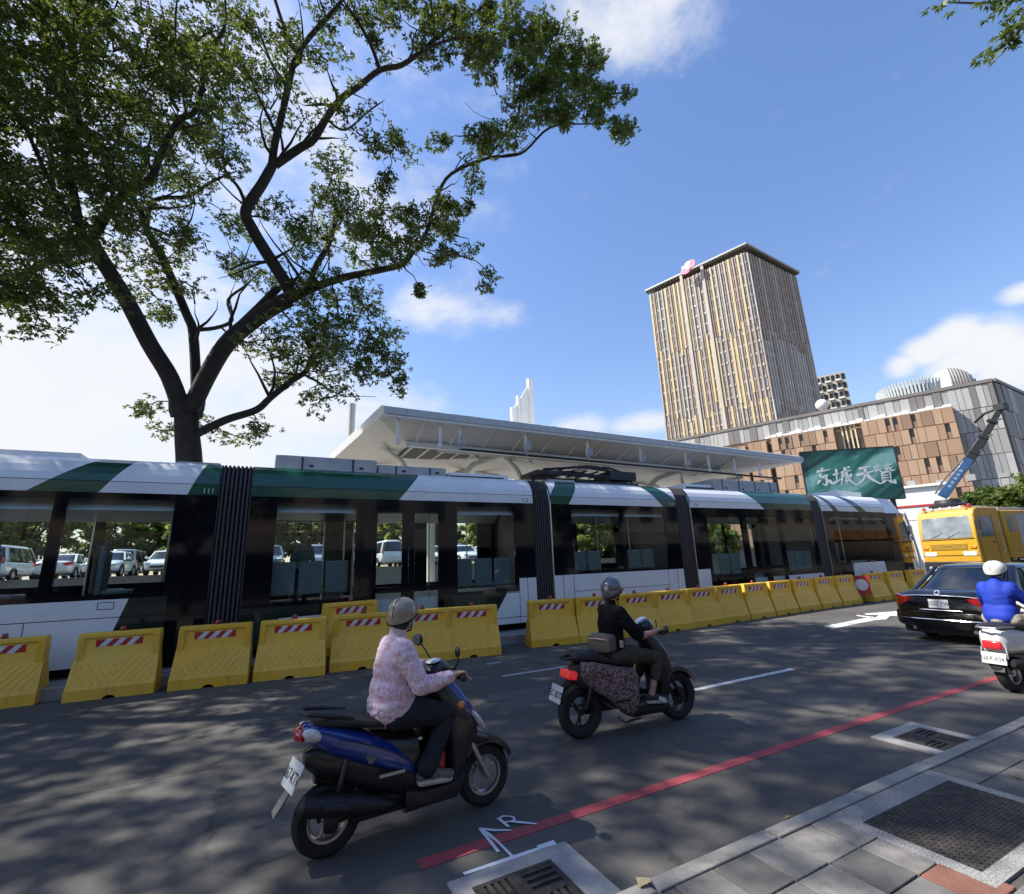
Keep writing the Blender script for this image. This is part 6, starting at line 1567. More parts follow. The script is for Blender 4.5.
B_GR = [pbr('panel_grey', (0.29,0.29,0.28), 0.6, var=0.06, scale=.3), pbr('panel_pale', (0.38,0.38,0.36), 0.6, var=0.06, scale=.3), pbr('panel_dark', (0.17,0.155,0.145), 0.6, var=0.06, scale=.3)]
B_WIN = pbr('window_dark', (0.02,0.018,0.016), 0.2)
rr = random.Random(3)
def panels(W_, t0, t1, z0, z1, d, rows, mats, cw=(1.2,2.6), name='cladding', win=0.0, parent=po):
    m = MB(); wins = []; h = (z1-z0)/rows
    for k in range(rows):
        za = z0+h*k; t = t0
        while t < t1-.3:
            w_ = min(rr.uniform(*cw), t1-t)
            if t1-t-w_ < .5: w_ = t1-t
            mi = rr.choice((0,0,1,1,2)) 
            if win and rr.random() < win and w_ > .9:
                ww = .55; W_.box(m, t+ww+.03, t+w_-.03, d+.001, d+.25+.05*mi, za+.05, za+h-.05, mi); W_.box(m, t+.02, t+ww, d+.001, d+.12, za+.05, za+h*.45, 2); wins.append((t+.05, t+ww-.03, za+h*.46, za+h-.12))
            else: W_.box(m, t+.03, t+w_-.03, d+.001, d+.25+.05*mi, za+.05, za+h-.05, mi)
            t += w_
    c = m.build(name, mats, parent)
    for a, b2, za, zb in wins:
        q = MB(); W_.box(q, a, b2, d+.02, d+.10, za, zb); q.build('window', B_WIN, parent)
    return c
tS, tE = 0.0, F.L
# parapet band and the plain grey end
panels(F, 0.2, ft(960), ZP-3.4, ZP-.6, .02, 1, B_GR, (.6,1.3), 'parapet_cladding')
panels(F, ft(957), F.L-.05, 0.5, ZP-.6, .02, 7, B_GR, (.5,1.2), 'grey_cladding')
cp = MB(); F.box(cp, 0, F.L, -.3, .45, ZP-.55, ZP-.05); R2 = Wall(pb_, pc_, of); R2.box(cp, 0, R2.L, -.3, .45, ZP-.55, ZP-.05); cp.build('coping', B_DKF, po)
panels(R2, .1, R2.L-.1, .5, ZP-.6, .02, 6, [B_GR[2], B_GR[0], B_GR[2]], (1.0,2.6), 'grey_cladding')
nb = 0
for px0, px1, ztop in ((690,712,21.3),(716,733,21.6),(735,746,21.7),(748,767,22.0),(771,835,22.2),(862,957,22.4)):
    a, c = ft(px0), ft(px1)
    bl = MB(); F.box(bl, a, c, .0, 2.2, 0, ztop); bo = bl.build('projecting_bay', B_OR[2], po)
    panels(F, a+.1, c-.1, .6, ztop-.1, 2.2, 9, B_OR, (.8,1.5), 'bay_cladding', .30)
# white bits on the ledge
lg = MB()
for k in range(26):
    t = ft(765)+(ft(957)-ft(765))*k/26; F.box(lg, t, t+.9, .5, 1.6, 22.42, 22.75+.2*(k % 3))
lg.build('ledge_planter', B_WHITE, po)
# recess with gold rods
rcs = MB(); a, c = ft(838), ft(860)
for k in range(5): F.box(rcs, a+.5, c-.3, .03, .12, 6+3.1*k, 7.9+3.1*k, 0)
for k, (q, z0, z1) in enumerate(((.15,8,22.5),(.34,13,22.8),(.55,7,22.4),(.75,14,22.9),(.9,6,18))): F.box(rcs, a+(c-a)*q, a+(c-a)*q+.22, .9, 1.15, z0, z1, 1)
rcs.build('recess_rods', [B_WIN, pbr('rod_cream', (0.62,0.53,0.30), 0.5)], po)
# round opening on the shaded flank
q = MB(); rp = at_height(1022,424,18.5); tt = min(R2.L-3, max(3, (Vector((rp.x,rp.y,0))-Vector((pb_.x,pb_.y,0))).dot(R2.t)))
cc_ = [R2.p(8.2+1.1*math.cos(2*math.pi*k/20), .34, 17.6+1.1*math.sin(2*math.pi*k/20)) for k in range(20)]; c2_ = [R2.p(8.2+1.1*math.cos(2*math.pi*k/20), .42, 17.6+1.1*math.sin(2*math.pi*k/20)) for k in range(20)]
q.loft([cc_, c2_]); q.build('round_window', B_WIN, po)
tag(po, 'wide low department store with terracotta bays and a grey panelled corner', 'building')
# ---- glass basket and shell on the podium roof
def on_roof(px, py, D): return atD(px, py, D)
ca, cb = on_roof(879,400,112), on_roof(950,386,112)
mid = (ca+cb)/2; half = (cb-ca).length/2
rd = empty('roof_dome', (mid.x, mid.y, ZP-.1)); ro = rd.location
b = MB(); n = 64
axd = (cb-ca).normalized(); axd.z = 0; axd.normalize(); axn = Vector((-axd.y, axd.x, 0))
zt_ = atD(915,383.5,108).z-(ZP-.1)
def dp(a, k, z): q = axd*(half*k*math.cos(a))+axn*(7.0*k*math.sin(a)); return Vector((q.x, q.y, z))
for k in range(n):
    a = 2*math.pi*k/n
    b.tube([dp(a,.97,0), dp(a,1.0,zt_*.5), dp(a,1.03,zt_*.85), dp(a,1.05,zt_)], .19, 5)
b.build('rib', pbr('dome_white', (0.52,0.55,0.55), 0.6, var=.04, scale=.4), rd)
MB().loft([[dp(2*math.pi*k/40,.94,0) for k in range(40)], [dp(2*math.pi*k/40,.97,zt_*.8) for k in range(40)], [dp(2*math.pi*k/40,.6,zt_*1.0) for k in range(40)], [dp(2*math.pi*k/40,.1,zt_*1.05) for k in range(40)]]).build('glass_drum', pbr('aqua_glass', (0.38,0.50,0.50), 0.2, var=.1, scale=.5), rd, smooth=True)
sc_ = atD(950,384,109)-ro
b = MB(); zsh = atD(944,364,109).z-atD(944,384,109).z+.6
for i in range(12):
    rings = []
Mz = Matrix.Rotation(math.atan2(axd.y, axd.x), 3, 'Z')
b.ell((sc_.x, sc_.y, max(0, sc_.z-1.5)), (3.3,3.0,zsh), 20, 10, Mz, 0, 0, .5); b.build('white_shell', MATS['dome_white'], rd, smooth=True)
b = MB()
for k in range(9):
    x = .2+.36*k; rads = math.sqrt(max(.05, 1-(x/3.3)**2))
    b.tube([Vector((sc_.x,sc_.y,max(0,sc_.z-1.5)))+Mz @ Vector((x, 3.05*rads*math.cos(t), zsh*1.01*rads*math.sin(t))) for t in [math.pi*j/12 for j in range(13)]], .13, 4)
b.build('shell_rib', B_DKF, rd)
tag(rd, 'white ribbed glass dome with a curved shell on the department store roof', 'dome')
sp0 = atD(822,405,101); e = empty('radome', (sp0.x, sp0.y, ZP-.1)); b = MB(); b.ell((0,0,sp0.z-ZP+.1), (1.05,1.05,1.05), 20, 14); b.build('ball', B_WHITE, e, smooth=True)
MB().lathe([(.5,-.2),(.4,sp0.z-ZP-.7)], (0,0,0), 'z', 12).build('pedestal', B_WHITE, e); tag(e, 'small white ball on the podium roof at the foot of the tower', 'radome')
# ---- pale block behind the tower
bl_, br_ = atD(822,376,190), atD(847,383,190)
pb2 = empty('apartment_block', (bl_.x, bl_.y, 0)); o2 = pb2.location
v = (br_-bl_); v.z = 0; nrm = Vector((v.y,-v.x,0)).normalized(); nrm = nrm if nrm.dot(bl_) > 0 else -nrm
far_ = [bl_-v*1.0, br_, br_+nrm*18, bl_-v+nrm*18]
MB().prism([(p.x,p.y) for p in far_], 'z', 0, bl_.z).build('wall', B_PALE, pb2, off=o2)
W_ = Wall(far_[0], far_[1], o2); m = MB()
for f in range(18):
    for k in range(9):
        za = bl_.z-3.2*(f+1)
        if za < 0: break
        t0 = W_.L*(k+.15)/9; W_.box(m, t0, t0+W_.L*.07, .02, .2, za+.8, za+2.6, 0)
        if k % 2: W_.box(m, t0-.4, t0+W_.L*.09, .02, 1.0, za+.2, za+.75, 1)
m.build('balcony_front', [B_WIN, B_WHITE], pb2)
tag(pb2, 'pale grey apartment block peeping out behind the right edge of the tower', 'building')
# ---- low white building behind the billboard
q0, q1 = atD(893,486,72), atD(946,486,72)
wb_ = empty('white_building', (q0.x, q0.y, 0)); o3 = wb_.location; v = (q1-q0); v.z = 0; nrm = Vector((v.y,-v.x,0)).normalized(); nrm = nrm if nrm.dot(q0) > 0 else -nrm
pl_ = [q0-v*.6, q1, q1+nrm*12, q0-v*.6+nrm*12]
zt2 = atD(920,487,72).z
MB().prism([(p.x,p.y) for p in pl_], 'z', 0, zt2).build('wall', B_WHITE, wb_, off=o3)
W_ = Wall(pl_[0], pl_[1], o3); m = MB(); W_.box(m, 0, W_.L, .0, .08, zt2-2.2, zt2-2.0); m.build('red_band', M_STR, wb_)
m = MB(); W_.box(m, 0, W_.L+.2, -.3, .3, zt2-.02, zt2+.25); m.build('parapet', B_WHITE, wb_)
for k in range(5):
    m = MB(); W_.box(m, 1.5+2.6*k, 2.2+2.6*k, -2.5, -1.2, zt2+.252, zt2+.7+.25*(k % 2)); m.build('roof_vent', B_ROOF, wb_)
tag(wb_, 'low white building with a thin red band right of the green billboard', 'building')

# ================================================================= BILLBOARD
bt = 11.0
def topp(px, py): d = ray(px, py); t = (bt-H)/d.z; return Vector((d.x*t, d.y*t, bt))
L0, R0 = topp(800,453), topp(893,447)
zb_ = 6.3
bb = empty('billboard', (L0.x, L0.y, 0)); o4 = bb.location
BW = Wall(L0, R0, o4); BH = bt-zb_
def satin():
    m = bpy.data.materials.new('billboard_satin_print'); m.use_nodes = True; nt = m.node_tree; b = nt.nodes['Principled BSDF']
    tc = nt.nodes.new('ShaderNodeTexCoord'); mp = nt.nodes.new('ShaderNodeMapping')
    ang = math.atan2(BW.t.y, BW.t.x)
    mp.vector_type = 'TEXTURE'; mp.inputs['Rotation'].default_value = (0, 0, ang); nt.links.new(tc.outputs['Object'], mp.inputs[0])
    mp2 = nt.nodes.new('ShaderNodeMapping'); mp2.inputs['Rotation'].default_value = (0, R(-32), 0); mp2.inputs['Scale'].default_value = (.22, 0.0, .62)
    rot = nt.nodes.new('ShaderNodeMapping'); rot.inputs['Rotation'].default_value = (0, R(30), 0); nt.links.new(mp.outputs[0], rot.inputs[0])
    sc = nt.nodes.new('ShaderNodeMapping'); sc.inputs['Scale'].default_value = (.10, 0.0, .55); nt.links.new(rot.outputs[0], sc.inputs[0])
    n = nt.nodes.new('ShaderNodeTexNoise'); n.inputs['Scale'].default_value = 1.0; n.inputs['Detail'].default_value = 3; n.inputs['Distortion'].default_value = .8
    nt.links.new(sc.outputs[0], n.inputs['Vector'])
    r = nt.nodes.new('ShaderNodeValToRGB'); e = r.color_ramp.elements
    e[0].position = .38; e[0].color = (0.012,0.035,0.032,1); e[1].position = .60; e[1].color = (0.26,0.50,0.42,1)
    k = e.new(.46); k.color = (0.02,0.11,0.085,1); k = e.new(.54); k.color = (0.05,0.24,0.18,1)
    nt.links.new(n.outputs[0], r.inputs[0]); nt.links.new(r.outputs[0], b.inputs['Base Color']); b.inputs['Roughness'].default_value = .5
    return m
b = MB(); BW.box(b, 0, BW.L, -.15, 0, zb_, bt); board = b.build('board', satin(), bb)
b = MB(); BW.box(b, -.05, BW.L+.05, -.16, .04, bt, bt+.12); BW.box(b, -.08, 0, -.16, .04, zb_, bt); BW.box(b, BW.L, BW.L+.08, -.16, .04, zb_, bt); BW.box(b, -.05, BW.L+.05, -.16, .04, zb_-.1, zb_); b.build('frame', M_STEELDK, bb)
b = MB()
for k in range(5):
    t = BW.L*(k+.5)/5; BW.box(b, t-.15, t+.15, -.55, -.25, 0, bt-.3); BW.box(b, t-.08, t+.08, -2.6, -.55, 5.5, 5.7)
b.build('support_post', M_STEELDK, bb)
STROKES = {
 'capital': [([(44,99),(52,90)],7), ([(18,76),(30,84),(55,84),(88,90)],6), ([(38,72),(30,60),(38,52),(66,60),(58,46),(36,45)],6), ([(58,46),(60,25),(50,6),(36,16)],7), ([(26,36),(10,14)],7), ([(70,34),(84,14),(100,12)],8)],
 'city': [([(2,58),(20,64),(36,66)],5), ([(24,90),(20,55),(17,24)],6), ([(0,16),(18,24),(42,36)],6), ([(44,68),(70,74),(98,78)],6), ([(50,70),(46,38),(32,4)],6), ([(52,50),(66,52),(60,24),(52,28)],5), ([(66,97),(70,60),(84,20),(110,-4)],8), ([(94,60),(78,34),(58,12)],6), ([(82,98),(92,90)],6)],
 'sky': [([(20,82),(45,88),(78,92)],7), ([(2,50),(45,58),(92,66)],7), ([(52,86),(46,52),(28,22),(-4,0)],7), ([(50,54),(72,26),(108,-2)],10)],
 'praise': [([(4,86),(38,93)],4), ([(22,99),(20,70)],5), ([(0,70),(42,78)],4), ([(18,72),(4,56)],4), ([(28,72),(32,60),(46,62)],4), ([(54,90),(92,97)],4), ([(74,104),(70,74)],5), ([(50,76),(98,84)],4), ([(68,76),(52,60)],4), ([(78,78),(84,64),(104,70)],5),
            ([(34,52),(30,14)],5), ([(34,52),(72,58),(70,14)],5), ([(36,40),(68,43)],4), ([(34,27),(68,30)],4), ([(30,14),(70,15)],4), ([(44,12),(16,-4)],6), ([(60,12),(92,-6)],7)]}
ch = MB()
def brush(pts, wd, u0, z0, sc):
    P_ = [Vector((u0+x/100*sc, z0+y/100*sc)) for x, y in pts]
    Q_ = []
    for i in range(len(P_)-1):
        p0 = P_[max(i-1,0)]; p1 = P_[i]; p2 = P_[i+1]; p3 = P_[min(i+2,len(P_)-1)]
        for k in range(6):
            t = k/6; Q_.append(.5*((2*p1)+(p2-p0)*t+(2*p0-5*p1+4*p2-p3)*t*t+(3*p1-p0-3*p2+p3)*t**3))
    Q_.append(P_[-1]); n = len(Q_); lft, rgt = [], []
    for i, q in enumerate(Q_):
        d = (Q_[min(i+1,n-1)]-Q_[max(i-1,0)]).normalized(); nn = Vector((-d.y, d.x)); s = i/(n-1)
        w_ = wd/100*sc*(.75+.45*math.cos(s*2.6))*(.5+.5*min(1, s*8))*.62
        lft.append(q+nn*w_); rgt.append(q-nn*w_)
    for i in range(n-1):
        v = [BW.p(p.x, d_, p.y) for d_ in (.012, .04) for p in (lft[i], rgt[i], rgt[i+1], lft[i+1])]
        ch.add(v, [(4,5,6,7),(3,2,1,0),(0,1,5,4),(2,3,7,6)], 0)
for key, u in (('capital',.10),('city',.30),('sky',.545),('praise',.745)):
    sc = BH*.37; ch = MB()
    for pts, wd in STROKES[key]: brush(pts, wd*1.45, BW.L*u, zb_+BH*.30, sc)
    ch.build('lettering', pbr('lettering_white', (0.72,0.76,0.72), 0.5), board)
ch = MB(); BW.box(ch, BW.L*.925, BW.L*.95, .012, .03, zb_+BH*.28, zb_+BH*.36, 0); ch.build('seal', MATS['lettering_white'], board)
tag(bb, 'green satin print billboard with four white brush written characters', 'billboard')
# ================================================================= TREES
def leaf_mat(name, col, tr, mixf=0.45):
    m = bpy.data.materials.new(name); m.use_nodes = True; nt = m.node_tree; nt.nodes.clear()
    o = nt.nodes.new('ShaderNodeOutputMaterial'); d = nt.nodes.new('ShaderNodeBsdfPrincipled'); t = nt.nodes.new('ShaderNodeBsdfTranslucent'); mx = nt.nodes.new('ShaderNodeMixShader')
    g = nt.nodes.new('ShaderNodeNewGeometry'); r = nt.nodes.new('ShaderNodeValToRGB'); r2 = nt.nodes.new('ShaderNodeValToRGB')
    for rr_, c in ((r, col), (r2, tr)):
        e = rr_.color_ramp.elements; e[0].color = (*[x*.65 for x in c], 1); e[1].color = (c[0]*1.45, c[1]*1.3, c[2]*1.15, 1)
        nt.links.new(g.outputs['Random Per Island'], rr_.inputs[0])
    nt.links.new(r.outputs[0], d.inputs['Base Color']); d.inputs['Roughness'].default_value = .5; d.inputs['Specular IOR Level'].default_value = .35
    nt.links.new(r2.outputs[0], t.inputs['Color']); mx.inputs[0].default_value = mixf
    nt.links.new(d.outputs[0], mx.inputs[1]); nt.links.new(t.outputs[0], mx.inputs[2]); nt.links.new(mx.outputs[0], o.inputs[0])
    return m
M_LEAF = leaf_mat('leaf_green', (0.048,0.080,0.022), (0.13,0.19,0.028), .40)
M_LEAFB = leaf_mat('leaf_bright', (0.075,0.12,0.03), (0.13,0.2,0.03), .35)
M_BARK = pbr('bark_dark', (0.022,0.019,0.016), 0.9, var=0.35, scale=5, bump=1.0, bscale=14)
def leaves_mesh(name, centers, radii, per, leaf, wid, mat, parent, seed, flat=.6, nl=7, off=None):
    g = np.random.default_rng(seed)
    C_ = np.repeat(np.array(centers), per, axis=0); Rr = np.repeat(np.array(radii), per)
    n = len(C_); v = g.normal(size=(n,3)); v /= np.linalg.norm(v, axis=1)[:,None]; v *= (g.random(n)**.5)[:,None]*Rr[:,None]; v[:,2] *= flat
    P = C_+v
    out = v*np.array([1,1,.4]); out /= (np.linalg.norm(out, axis=1)[:,None]+1e-6); out = out*.8+g.normal(size=(n,3))*.5; out[:,2] -= .15; out /= np.linalg.norm(out, axis=1)[:,None]
    up = np.tile(np.array([0,0,1.0]), (n,1))+g.normal(size=(n,3))*.45; s = np.cross(out, up); s /= np.linalg.norm(s, axis=1)[:,None]; up = np.cross(s, out)
    vs = []
    for k in range(nl):
        a = (k-(nl-1)/2)/((nl-1)/2)*1.9+g.normal(size=n)*.18
        d = out*np.cos(a)[:,None]+s*np.sin(a)[:,None]-up*(.22+.2*g.random(n))[:,None]; d /= np.linalg.norm(d, axis=1)[:,None]
        w = np.cross(d, up+g.normal(size=(n,3))*.35); w /= np.linalg.norm(w, axis=1)[:,None]
        L_ = leaf*(.7+.6*g.random(n))[:,None]; W_ = wid*(.75+.5*g.random(n))[:,None]
        b = P+d*L_*.12
        vs.append(np.stack([b, b+d*L_*.45+w*W_*.5, b+d*L_, b+d*L_*.45-w*W_*.5], axis=1))
    V = np.concatenate(vs).reshape(-1,3)
    if off is not None: V = V-np.array(off)
    nf = len(V)//4
    me = bpy.data.meshes.new(name); me.vertices.add(len(V)); me.vertices.foreach_set('co', V.astype(np.float32).ravel())
    me.loops.add(nf*4); me.loops.foreach_set('vertex_index', np.arange(nf*4, dtype=np.int32)); me.polygons.add(nf)
    me.polygons.foreach_set('loop_start', np.arange(0, nf*4, 4, dtype=np.int32)); me.update(calc_edges=True)
    me.materials.append(mat); o = bpy.data.objects.new(name, me); COL.objects.link(o); o.parent = parent
    return o
def curve_pts(P_, sub=4):
    Q = []
    for i in range(len(P_)-1):
        p0 = P_[max(i-1,0)]; p1 = P_[i]; p2 = P_[i+1]; p3 = P_[min(i+2,len(P_)-1)]
        for k in range(sub):
            t = k/sub; Q.append(.5*((2*p1)+(p2-p0)*t+(2*p0-5*p1+4*p2-p3)*t*t+(3*p1-p0-3*p2+p3)*t**3))
    Q.append(P_[-1]); return Q
# ---- the big tree behind the tram: limbs read off the photo, each given its own depth
TY = 15.0
LIMBS = [  # (points in the photo, depth at start, depth at end, half width in px at start, at end)
 ([(190,520),(189,462),(187,435),(186,412)], 15, 15, 19, 16),
 ([(183,415),(170,378),(150,345),(128,303),(108,270),(92,243)], 15, 14, 13, 10),
 ([(92,243),(82,235),(74,195),(66,155),(79,124),(68,88),(50,52),(40,10),(30,-60)], 14, 11.5, 7, 2.5),
 ([(92,240),(108,213),(124,195),(150,179),(161,154),(178,121),(197,108),(208,55),(226,18),(215,-60)], 14, 12, 7, 2.5),
 ([(78,222),(60,200),(40,160),(20,120),(-30,60)], 13.8, 11, 4, 2),
 ([(96,250),(55,257),(20,276),(-10,286),(-60,300)], 14, 12.5, 5, 3.5),
 ([(194,410),(196,390),(193,333),(186,313),(166,266),(148,232),(140,210),(133,196),(138,178),(146,160)], 15, 16.5, 8, 3),
 ([(146,230),(150,205),(162,198),(188,196),(215,180),(240,170)], 16, 17.5, 4, 2),
 ([(190,330),(215,328),(232,320),(228,300),(245,286),(262,270)], 15.7, 17, 3.5, 1.5),
 ([(190,412),(206,378),(226,345),(248,325),(272,308),(290,299)], 15, 14, 13, 12),
 ([(205,368),(222,343),(240,325),(258,308),(278,288)], 15.1, 14.2, 5, 6),
 ([(290,300),(288,287),(266,252),(252,228),(246,210),(262,184),(272,166)], 14, 13.0, 10, 7),
 ([(272,166),(275,143),(283,110),(289,84),(296,57),(312,34),(340,3),(360,-30)], 13, 11.5, 6, 3),
 ([(275,165),(300,148),(314,139),(327,117),(342,98),(358,87),(380,70),(402,65),(424,49),(447,30),(488,2),(520,-40)], 13, 10, 6.5, 2.2),
 ([(380,70),(372,48),(362,28),(340,-4)], 11.2, 10.2, 3, 2), ([(424,49),(450,40),(480,36),(520,30)], 10.6, 9.8, 2.5, 1.2),
 ([(300,62),(285,30),(275,0),(262,-40)], 12, 12, 3.5, 2), ([(289,90),(270,60),(255,20)], 12.3, 13, 3, 1.5),
 ([(290,299),(320,285),(350,276),(380,270),(403,264),(416,250)], 14, 12.2, 7, 3.5),
 ([(416,250),(427,231),(437,198),(451,174),(488,158),(508,156),(525,151),(551,127),(588,124),(610,125)], 12.2, 9.5, 3.2, 1.2),
 ([(488,158),(505,135),(518,117),(521,97),(535,70)], 10.8, 10.0, 2, 1),
 ([(305,293),(316,266),(329,243),(336,213),(332,190)], 14, 14.5, 5.5, 2.5),
 ([(188,438),(206,429),(228,419),(256,410),(270,398),(290,382),(306,371),(312,355),(330,335)], 15, 13.5, 7, 3),
 ([(178,110),(170,95),(172,70),(168,40),(160,0)], 13, 13.5, 3, 1.5), ([(205,90),(180,60),(175,30),(178,-10)], 12.6, 13, 2.5, 1.5),
 ([(326,118),(345,130),(370,110),(385,100)], 12.6, 12.3, 2, 1), ([(251,222),(240,190),(225,170),(222,140)], 13.5, 14.5, 3, 1.5),
 ([(230,270),(250,262),(290,262)], 15, 15.5, 2, 1),
]
base = atY(190, 520, TY); base.z = 0.2
mt = empty('street_tree', (base.x, TY, 0.0)); mo = mt.location
tk = MB(); nodes = []
for pts, ya, yb_, wa, wb2 in LIMBS:
    n = len(pts); P_ = [atY(x, y, ya+(yb_-ya)*i/(n-1)) for i, (x, y) in enumerate(pts)]
    Q = curve_pts(P_, 4); rad = []
    for i, q in enumerate(Q):
        t = i/(len(Q)-1); w_ = wa+(wb2-wa)*t
        if t > .8 and wb2 < 4: w_ *= 1-(t-.8)*3.6
        cz = AX[2]*q.x+AY[2]*q.y+AZ[2]*(q.z-H); rad.append(w_*(.84 if i < 2 and wa > 12 else .65)*cz/FPX)
        nodes.append((q.copy(), rad[-1]))
    if pts[0] == (190,520): Q = [Vector((Q[0].x, TY, .1))]+Q; rad = [rad[0]*1.25]+rad
    tk.tube([q-mo for q in Q], rad, 9)
# secondary branches springing from the limbs
gb_ = random.Random(77); prim = [n for n in nodes if n[1] < .20 and n[0].z > 6]
for _ in range(120):
    p, r_ = gb_.choice(prim); d = Vector((gb_.uniform(-1,1), gb_.uniform(-1,1), gb_.uniform(-.25,1))).normalized(); l = gb_.uniform(.9,2.6)
    q = [p.copy()]
    for k in range(5):
        d = (d+Vector((gb_.uniform(-1,1), gb_.uniform(-1,1), gb_.uniform(-.6,.9)))*.42).normalized(); q.append(q[-1]+d*l/5)
    rr0 = min(r_*.55, .055); rr1 = [max(.006, rr0*(1-k/5.2)) for k in range(6)]
    tk.tube([v-mo for v in q], rr1, 6)
    nodes += [(v, .03) for v in q[1:]]
# crown: masses of foliage (centre and half size in the photo, depth range, weight)
CROWN = [
 (40,40,70,60,10.5,17,1.1),(120,50,70,55,10.5,18,1.1),(30,140,60,60,10.5,17,1.15),(110,130,70,60,11,18,1.3),(190,70,60,60,11,18,.8),(60,220,70,45,11,16,1.1),(20,260,45,35,11,15,.9),
 (30,312,42,16,11,15,.75),(95,285,40,16,12,15,.6),(150,230,45,35,13,18,.9),(190,160,45,40,12,18,1.1),(240,120,40,45,12,18,.75),(215,30,35,35,11,17,.55),(250,50,45,35,11,16,.7),
 (165,285,35,22,14,18,.7),(215,240,40,30,14,18,.8),(250,280,35,25,14,18,.75),(150,312,20,12,14,17,.4),(175,322,28,12,15,18,.4),(300,220,40,35,12,17,1.0),(330,180,30,40,12,16,.8),(290,110,22,35,11,15,.45),(320,40,40,35,10.5,14,.6),(330,110,20,20,11,13,.4),
 (350,240,35,35,12,16,.95),(390,235,30,30,11.5,14,.8),(330,300,45,28,12,16,1.0),(300,340,45,22,12.5,16,.85),(350,345,50,28,12,15,1.1),(380,370,32,16,12,14,.75),(300,375,30,22,13.5,16,.5),(340,400,22,14,12.5,14,.4),(300,405,22,12,13,15,.35),(395,385,20,8,12,14,.35),(265,345,25,18,13,16,.45),
 (400,195,20,20,11.5,13,.25),(430,235,30,22,11,13,.75),(455,210,28,20,10.8,12.5,.8),(455,245,25,18,11,12.5,.5),(482,276,15,13,10.8,12,.8),(415,285,14,12,11.3,12.5,.5),
 (390,160,22,30,11,13,.4),(370,200,25,20,11.5,13.5,.45),(370,130,25,18,11,12.5,.5),(400,20,45,28,10,12.5,.55),(350,10,35,28,10.5,13,.6),(440,60,30,16,10,11.5,.5),(470,25,40,25,9.6,11.5,.95),(510,30,38,28,9.4,11,1.0),
 (500,60,40,20,9.5,11,.9),(545,60,35,30,9.2,10.8,1.0),(575,55,28,30,9,10.5,1.0),(560,95,40,28,9,10.6,1.15),(590,105,28,22,8.9,10.2,1.05),(608,128,20,12,8.8,9.8,1.0),(628,130,14,7,8.8,9.6,.8),(620,95,16,12,8.9,9.8,.5),(520,110,25,18,9.6,10.8,.75),
 (470,145,28,16,10,11,.75),(500,135,22,14,9.8,10.8,.7),(485,180,18,8,10.2,11,.5),(440,140,10,4,10.5,11,.2),(372,82,22,30,10.8,12.5,.35),
 (150,410,18,7,14.5,16,.35),(170,425,22,6,14.5,16,.3),(208,415,18,7,14.5,16,.35),(235,438,16,6,14,15.5,.3),(270,425,14,8,13.5,15,.25),
 (-40,120,50,160,10,17,.8),(100,-50,220,40,9.5,18,.8),(400,-35,140,25,9,14,.7),(120,-140,280,70,7.5,13,.5),(430,-120,160,55,7.5,11,.3),(120,-260,300,70,7,11,.45)]  # masses above the frame are unseen, the highest added to shade the road
cl, rd_ = [], []
g_ = random.Random(21)
for cx, cy, rx_, ry_, ya, yb_, wt in CROWN:
    n = max(2, int(math.pi*rx_*ry_/(165 if cx > 270 and cy > 270 else 245 if cx < 380 else 135)*wt))
    for _ in range(n):
        while True:
            u, v = g_.uniform(-1,1), g_.uniform(-1,1)
            if u*u+v*v <= 1: break
        Y = g_.uniform(ya, yb_); c_ = atY(cx+u*rx_, cy+v*ry_, Y); h_ = (c_.z-1.2)*.839; qx, qy = c_.x+.867*h_-9.3, c_.y-.498*h_-3.1
        if cy+v*ry_ < -15 and (qx/1.9)**2+(qy/1.2)**2 < 1: continue      # a gap through which the sun reaches the road by the white scooter
        cl.append(c_); rd_.append((g_.uniform(.30,.68) if cx < 380 else g_.uniform(.24,.5))*(.75 if min(rx_,ry_) < 14 else 1))
def twigs(mb, nodes, cl, off, r0=.02):
    N_ = np.array([tuple(n[0]) for n in nodes]); Cc = np.array([tuple(c) for c in cl]); done = np.zeros(len(Cc), bool)
    D = np.full(len(Cc), 1e9); par = np.zeros((len(Cc),3))
    for i in range(0, len(Cc)):
        d = np.linalg.norm(N_-Cc[i], axis=1); k = d.argmin(); D[i] = d[k]; par[i] = N_[k]
    gg = random.Random(4)
    for _ in range(len(Cc)):
        i = int(np.where(done, 1e9, D).argmin()); done[i] = True
        a, b = Vector(par[i]), Vector(Cc[i]); L_ = (b-a).length
        if L_ > .05:
            m1 = a+(b-a)*.35+Vector((gg.uniform(-1,1),gg.uniform(-1,1),gg.uniform(-.4,1)))*L_*.14; m2 = a+(b-a)*.7+Vector((gg.uniform(-1,1),gg.uniform(-1,1),gg.uniform(-.4,1)))*L_*.12
            r_ = r0*(.7+.35*min(L_, 2.5)); mb.tube([a-off, m1-off, m2-off, b-off], [r_, r_*.75, r_*.5, r_*.3], 5)
        d = np.linalg.norm(Cc-Cc[i], axis=1); up = (~done) & (d < D); D[up] = d[up]; par[up] = Cc[i]
twigs(tk, nodes, cl, mo, .026)
tk.build('trunk', M_BARK, mt, smooth=True, angle=80)
leaves_mesh('crown', cl, rd_, 27, .115, .045, M_LEAF, mt, 5, .65, 7, off=tuple(mo))
tag(mt, 'large spreading tree with dark forked trunk rising behind the tram roof', 'tree')

